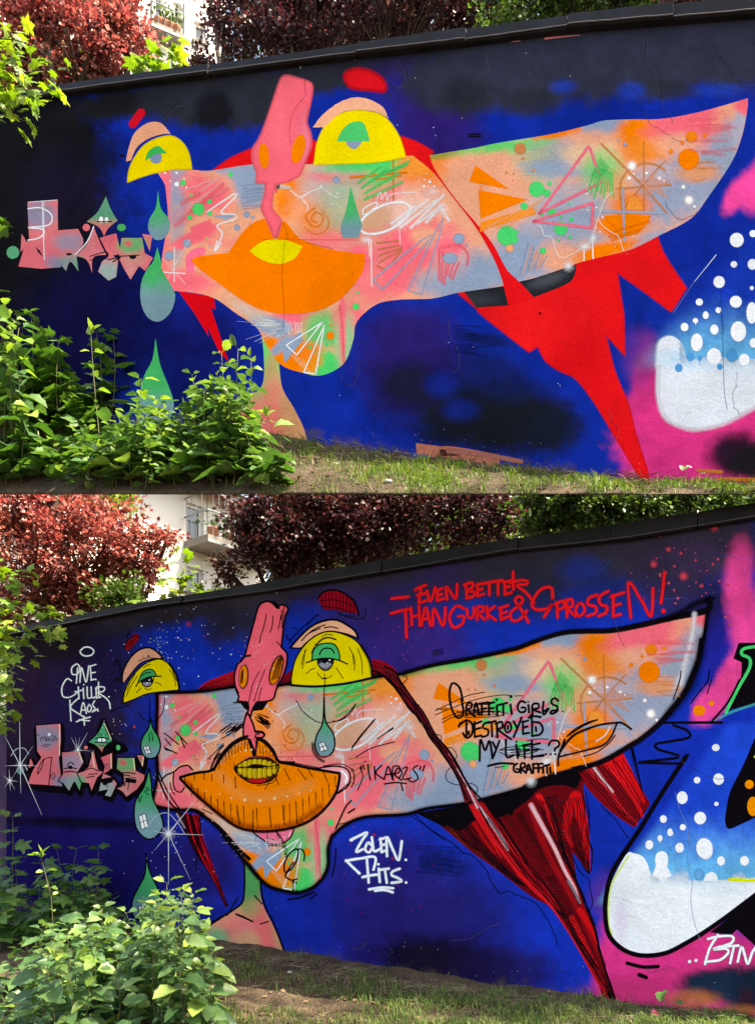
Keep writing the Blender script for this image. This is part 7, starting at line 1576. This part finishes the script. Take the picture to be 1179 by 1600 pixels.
def building(name, label, F, u0, u1, v0, v1, wins, balcony, roof):
    """a facade cut open at its windows, with depth behind it"""
    base = F.P((u0 + u1) / 2, 0); base.z = GB
    root = empty(name, base, 0, label, 'building', 'white apartment buildings behind the walls')
    us = sorted({u0, u1, *[w_[0] for w_ in wins], *[w_[1] for w_ in wins]}); vs = sorted({v0, v1, *[w_[2] for w_ in wins], *[w_[3] for w_ in wins]})
    mb = MB(); q = lambda u, v, d=0.0: F.P(u, v, d) - base
    for a, b in zip(us, us[1:]):
        for c, d in zip(vs, vs[1:]):
            if any(w_[0] <= (a + b) / 2 <= w_[1] and w_[2] <= (c + d) / 2 <= w_[3] for w_ in wins): continue
            mb.face([q(a, c), q(b, c), q(b, d), q(a, d)])
    D = -9.0
    mb.face([q(u0, v0), q(u0, v1), q(u0, v1, D), q(u0, v0, D)]); mb.face([q(u1, v0), q(u1, v0, D), q(u1, v1, D), q(u1, v1)]); mb.face([q(u0, v1), q(u1, v1), q(u1, v1, D), q(u0, v1, D)]); mb.face([q(u0, v0, D), q(u0, v1, D), q(u1, v1, D), q(u1, v0, D)])
    for (a, b, c, d) in wins:
        for f in ([q(a, c), q(b, c), q(b, c, -.18), q(a, c, -.18)], [q(a, d), q(a, d, -.18), q(b, d, -.18), q(b, d)], [q(a, c), q(a, c, -.18), q(a, d, -.18), q(a, d)], [q(b, c), q(b, d), q(b, d, -.18), q(b, c, -.18)]): mb.face(f)
    mb.build('wall', M_STUCCO, root)
    G = Facade.__new__(Facade); G.p = F.p - base; G.h, G.n, G.u = F.h, F.n, F.u
    for (a, b, c, d) in wins:
        f = MB(); t = .07
        G.box(f, a, b, c, c + t, -.15, -.09); G.box(f, a, b, d - t, d, -.15, -.09); G.box(f, a, a + t, c + t, d - t, -.15, -.09); G.box(f, b - t, b, c + t, d - t, -.15, -.09)
        if b - a > .9: G.box(f, (a + b) / 2 - .04, (a + b) / 2 + .04, c + t, d - t, -.15, -.092)
        if d - c > 1.8: G.box(f, a + t, b - t, d - .62, d - .56, -.148, -.094)
        fo = f.build('window', M_FRAME, root)
        g = MB(); G.box(g, a + t * .5, b - t * .5, c + t * .5, d - t * .5, -.14, -.125); g.build('pane', M_GLASS, fo)
        s_ = MB(); G.box(s_, a - .06, b + .06, c - .06, c - .003, -.1, .07); s_.build('sill', M_SLAB, fo)
    for (a, b, v, dep) in balcony:
        s_ = MB(); G.box(s_, a, b, v - .16, v, .002, dep); so = s_.build('balcony', M_SLAB, root)
        e_ = MB(); G.box(e_, a - .01, b + .01, v - .17, v - .10, dep, dep + .02); G.box(e_, (a + b) / 2 - .05, (a + b) / 2 + .05, v - .22, v - .16, .01, dep); e_.build('edge_profile', M_RAIL, so)
        r_ = MB()
        for vv in (v + .55, v + .98): r_.tube([G.P(a, vv, .02), G.P(a, vv, dep - .03), G.P(b, vv, dep - .03), G.P(b, vv, .02)], .018, 5)
        k = int((b - a) / .16)
        for i in range(k + 1): u = a + (b - a) * i / k; r_.tube([G.P(u, v, dep - .03), G.P(u, v + .98, dep - .03)], .009, 4)
        for i in range(5): dd = .1 + (dep - .13) * i / 4; r_.tube([G.P(b, v, dd), G.P(b, v + .98, dd)], .009, 4); r_.tube([G.P(a, v, dd), G.P(a, v + .98, dd)], .009, 4)
        r_.build('railing', M_RAIL, so)
    if roof:
        r_ = MB(); ov = .45
        r_.face([q(u0 - .3, v1 - .05, ov), q(u1 + .3, v1 - .05, ov), q(u1 + .3, v1 + 1.3, -4.5), q(u0 - .3, v1 + 1.3, -4.5)]); r_.face([q(u0 - .3, v1 - .12, ov), q(u0 - .3, v1 + 1.2, -4.5), q(u1 + .3, v1 + 1.2, -4.5), q(u1 + .3, v1 - .12, ov)]); r_.face([q(u0 - .3, v1 - .05, ov), q(u0 - .3, v1 - .12, ov), q(u1 + .3, v1 - .12, ov), q(u1 + .3, v1 - .05, ov)])
        ro = r_.build('roof', M_TILE, root); g_ = MB(); g_.tube([q(u0 - .3, v1 - .06, ov + .06), q(u1 + .3, v1 - .06, ov + .06)], .07, 6); g_.build('gutter', M_RAIL, ro)
    return root

def rect(F, x0, y0, x1, y1):
    a, d = F.uv(x0, y0); b, c = F.uv(x1, y1); return (min(a, b), max(a, b), min(c, d), max(c, d))
FB_ = Facade(290, 860, 17.0, (.64, .77))
u_l = FB_.uv(-60, 860)[0]; u_r = FB_.uv(415, 860)[0]; v_eave = FB_.uv(345, 779)[1]
wb = []
for (x0, y0, x1, y1) in [(292, 784, 318, 856), (291, 884, 318, 930), (333, 812, 343, 850), (364, 838, 382, 866), (330, 908, 345, 935)]: wb.append(rect(FB_, x0, y0, x1, y1))
ub0, vb = FB_.uv(287, 852); ub1, _ = FB_.uv(346, 870)
building('apartment_building', 'lower white building with a red tiled eave and flower pots on its balcony', FB_, u_l, u_r, GB - FB_.p.z, v_eave, wb, [(ub0, ub0 + 2.3, vb + .08, .9)], True)
FA_ = Facade(270, 60, 21.0, (.9, .436))
ua_l = FA_.uv(-80, 60)[0]; ua_r = FA_.uv(352, 60)[0]
wa = [rect(FA_, *r_) for r_ in [(270, 0, 284, 32), (303, 30, 322, 70), (240, -20, 256, 38), (303, 120, 322, 165), (60, 10, 90, 60), (130, 10, 160, 60)]]
uc0, vc = FA_.uv(234, 50); uc1, _ = FA_.uv(284, 62)
building('apartment_building', 'tall white apartment building rising above the upper wall', FA_, ua_l, ua_r, GB - FA_.p.z, FA_.uv(270, -200)[1], wa, [(uc0, uc1, vc, .38)], False)
# flower pots on the lower balcony
for k in range(5):
    q = FB_.P(ub0 + .3 + k * .42, vb + .08, .7); t = Plant('flower_pot', ['terracotta flower pot at the near end of the lower balcony', 'second flower pot along the lower balcony rail', 'middle flower pot on the lower balcony', 'fourth flower pot along the lower balcony rail', 'flower pot at the far end of the lower balcony'][k], tuple(q), 'flower pot', 'flower pots on the lower balcony')
    m_ = MB(); m_.tube([Vector((0, 0, 0)), Vector((0, 0, .22)), Vector((0, 0, .24))], [.10, .14, .15], 9); m_.build('pot', M_POT, t.root, True)
    for j in range(26): t.leaf(q + Vector((rnd.gauss(0, .12), rnd.gauss(0, .1), .27 + abs(rnd.gauss(0, .14)))), (rnd.uniform(-1, 1), rnd.uniform(-1, 1), rnd.uniform(-.3, .8)), .10, [M_GREEN], OV)
    t.finish()
m_ = MB()
for k in range(4):
    q = FA_.P(uc0 + .2 + k * (uc1 - uc0 - .4) / 3, vc, .2); t = Plant('potted_plant', ['leafy potted plant at the left end of the tall building balcony', 'second potted plant on the tall building balcony', 'third potted plant on the tall building balcony', 'potted plant at the right end of the tall building balcony'][k], tuple(q), 'potted plant', 'potted plants on the tall building')
    m_ = MB(); m_.tube([Vector((0, 0, 0)), Vector((0, 0, .22)), Vector((0, 0, .24))], [.10, .14, .15], 9); m_.build('pot', M_POT, t.root, True)
    for j in range(22): t.leaf(q + Vector((rnd.gauss(0, .14), rnd.gauss(0, .1), .3 + abs(rnd.gauss(0, .2)))), (rnd.uniform(-1, 1), rnd.uniform(-1, 1), rnd.uniform(-.3, .8)), .12, [M_GREEN], OV)
    t.finish()

# ------------------------------------------------------------------ grass, litter, stones
M_GRASS = leaf_mat('grass_blade', [(0, (.035, .08, .014)), (1, (.17, .23, .06)), (.7, (.09, .17, .028)), (.95, (.20, .19, .08))], .6, .3)
M_STRAW = solid('dry_stalk', (.22, .18, .12), .9, .15, .6, 5.0, c2=(.07, .05, .035))
M_LITTER = leaf_mat('dead_leaf', [(0, (.07, .045, .03)), (1, (.24, .17, .10)), (.5, (.14, .09, .055))], .85, .1, (1, 1, 1), spec=.1)
def blades(name, pts, h, mat, seed, lean=.5, wd=.0035):
    r = np.random.RandomState(seed); n = len(pts); P0 = np.array([tuple(p) for p in pts])
    an = r.uniform(0, 6.283, n); hh = h * r.uniform(.35, 1.3, n); ln = lean * r.uniform(.2, 1.4, n)
    d = np.stack([np.cos(an), np.sin(an), np.zeros(n)], 1); s = np.stack([-np.sin(an), np.cos(an), np.zeros(n)], 1) * (wd * r.uniform(.7, 1.4, n))[:, None]
    up = np.array([0, 0, 1.0])
    m1 = P0 + (up * .6) * hh[:, None] + d * (hh * ln * .35)[:, None]; tp = P0 + up * (hh * (1 - .35 * ln))[:, None] + d * (hh * ln)[:, None]
    P0 = P0 - up * .01
    V = np.stack([P0 - s, P0 + s, m1 + s * .8, m1 - s * .8, tp], 1).reshape(-1, 3); b = np.arange(n)[:, None] * 5
    F = np.concatenate([b + np.array([[0, 1, 2]]), b + np.array([[0, 2, 3]]), b + np.array([[3, 2, 4]])], 0)
    return fastmesh(name, V, F)
def on_ground(x, y): return Vector((x, y, float(gz(x, y))))
pa = []; ra = np.random.RandomState(31)
tufts = [(rnd.uniform(395, 1200), rnd.uniform(.02, .95)) for _ in range(120)] + [(605, .5), (630, .45), (590, .4), (690, .3), (680, .5), (695, .4), (570, .55), (560, .3), (640, .3), (655, .5), (840, .4), (900, .5), (960, .4)] * 3
for (x, t) in tufts:
    x += rnd.uniform(-16, 16); n = rnd.randint(14, 60); sp_ = rnd.uniform(6, 18)
    for k in range(n):
        xx = x + rnd.gauss(0, sp_); tt = max(.01, min(.98, t + rnd.gauss(0, .12))); q = bank(xx, tt); q.z += (float(fbm(q.x * 100, q.y * 100, 30)) - .5) * .09 * min(1, tt * 6) + .018 * math.sin(tt * math.pi); pa.append(q)
link('grass', blades('upper_grass', pa, .062, M_GRASS, 1, 1.0, .0024), M_GRASS, None, 'stuff')
pb = []
for k in range(300):
    px = rnd.uniform(300, 1230); py = rnd.uniform(interp(B_BASE, px) + 2, 1625)
    if px < 560 and rnd.random() < (.75 if 1505 < py < 1570 else .2): continue
    c = bground(px, py); n = rnd.randint(16, 76); sp_ = rnd.uniform(.03, .11)
    for j in range(n): pb.append(on_ground(c.x + rnd.gauss(0, sp_), c.y + rnd.gauss(0, sp_)))
for (px, py) in [(395, 1515), (400, 1525), (500, 1540), (530, 1545), (560, 1550), (570, 1540), (630, 1550), (640, 1555), (650, 1560), (700, 1560), (740, 1565), (330, 1590), (360, 1595), (400, 1598), (800, 1580), (850, 1585), (620, 1575)] * 2:
    c = bground(px, py)
    for j in range(50): pb.append(on_ground(c.x + rnd.gauss(0, .08), c.y + rnd.gauss(0, .08)))
inw = lambda q: (q - WB.o).dot(WB.n) > .03
pb = [q for q in pb if inw(Vector((q.x, q.y, 0)))]
link('grass', blades('lower_grass', pb, .060, M_GRASS, 2, 1.0, .0022), M_GRASS, None, 'stuff')
# dry stalks and twigs, thickest along the foot of the walls
sk = []; tw = MB()
def twig(q, mb, l):
    a = rnd.uniform(0, 6.28); d = Vector((math.cos(a), math.sin(a), rnd.uniform(-.05, .25))) * l; mb.tube([q + Vector((0, 0, .012)), q + d * .5 + Vector((rnd.gauss(0, .01), rnd.gauss(0, .01), .018)), q + d + Vector((0, 0, .008))], [.0022, .0020, .0012], 3)
for k in range(900):
    x = rnd.uniform(390, 1230); q = bank(x, 1 - abs(rnd.gauss(0, .22)) if rnd.random() < .7 else rnd.random()); q.z += .012; twig(q, tw, rnd.uniform(.04, .16))
tw.build('dry_twigs', M_STRAW, None, False, 'stuff'); tw = MB()
for k in range(1500):
    px = rnd.uniform(320, 1230); py = interp(B_BASE, px) + (abs(rnd.gauss(0, 9)) + 3 if rnd.random() < .62 else rnd.uniform(5, 110)); q = bground(px, py)
    if inw(Vector((q.x, q.y, 0))): twig(q, tw, rnd.uniform(.04, .18))
tw.build('dry_twigs', M_STRAW, None, False, 'stuff')
def litter(name, pts, seed, size=.035):
    r = np.random.RandomState(seed); n = len(pts); P0 = np.array([tuple(p) for p in pts]) + np.array([0, 0, .012]); o = r.normal(0, 1, (n, 3)); o[:, 2] *= .2
    V, F = scatter(P0, o, size * r.uniform(.5, 1.4, n), seed, 1.6); return link(name, fastmesh(name, V, F), M_LITTER, None, 'stuff')
litter('dead_leaves', [bank(rnd.uniform(380, 1230), rnd.random()) for _ in range(420)], 41); litter('dead_leaves', [q for q in (bground(rnd.uniform(-40, 1230), 1470 + 150 * rnd.random()) for _ in range(900)) if inw(Vector((q.x, q.y, 0)))], 42)
M_STONE = solid('pale_stone', (.42, .40, .37), .85, .2, .3, 20.0, .3)
def stone(label, q, r):
    v = []; f = []; n = 9; m = 6
    for i in range(m + 1):
        for j in range(n):
            a = math.pi * i / m; b = 6.283 * j / n; k = r * (1 + .18 * math.sin(3 * b + i) + rnd.uniform(-.08, .08)); v.append((math.sin(a) * math.cos(b) * k * 1.2, math.sin(a) * math.sin(b) * k, math.cos(a) * k * .62 + r * .3))
    for i in range(m):
        for j in range(n): f.append((i * n + j, i * n + (j + 1) % n, (i + 1) * n + (j + 1) % n, (i + 1) * n + j))
    o = link('stone', mesh('stone', v, f, True), M_STONE); o.location = q; tag(o, label, 'stone', 'pale stones on the ground')
stone('rounded pale stone among the grass at the front of the upper terrace', bank(606, .24), .026)
stone('small pale stone near the foot of the upper wall, right of the seedling', bank(524, .55), .017)
stone('small white stone on the bare soil before the lower wall', bground(452, 1515), .017)
# small plants at the foot of the walls, right
for lab, q, hh in [('tiny round-leaved weed at the foot of the upper wall, before the magenta paint', bank(1080, .8), .13), ('tiny round-leaved weed at the foot of the lower wall, before the magenta paint', bground(1045, 1588), .17)]:
    t = Plant('weed', lab, tuple(q), 'weed', 'weeds at the foot of the walls'); pts = t.stem(q, q + Vector((-.05, -.02, hh)), .004, .1); pts2 = t.stem(q, q + Vector((.04, -.02, hh * .6)), .003, .1)
    t.leaf(pts[-1], (-.6, -.8, -.5), .075, [M_SHADE], RO); t.leaf(pts[-1], (.9, -.2, .1), .045, [M_SHADE], OV); t.leaf(pts2[-1], (.6, -.7, .2), .045, [M_SHADE], RO); t.leaf(pts2[2], (-.6, -.7, .2), .035, [M_SHADE], RO); t.finish()
M_PINKLEAF = solid('paint_spattered_leaf', lin((226, 84, 120)), .6, .3, .3, 30.0)
for lab, q in [('fallen leaf coated with pink paint at the foot of the upper wall', bank(1063, .55)), ('fallen leaf coated with pink paint at the foot of the lower wall', bground(1018, 1588))]:
    me = RO[0].copy(); me.materials.append(M_PINKLEAF); o = bpy.data.objects.new('fallen_leaf', me); COL.objects.link(o); o.location = q + Vector((0, 0, .03)); o.scale = (.06,) * 3; o.rotation_euler = (.5, -.2, rnd.uniform(0, 3)); tag(o, lab, 'leaf', 'paint-coated leaves')
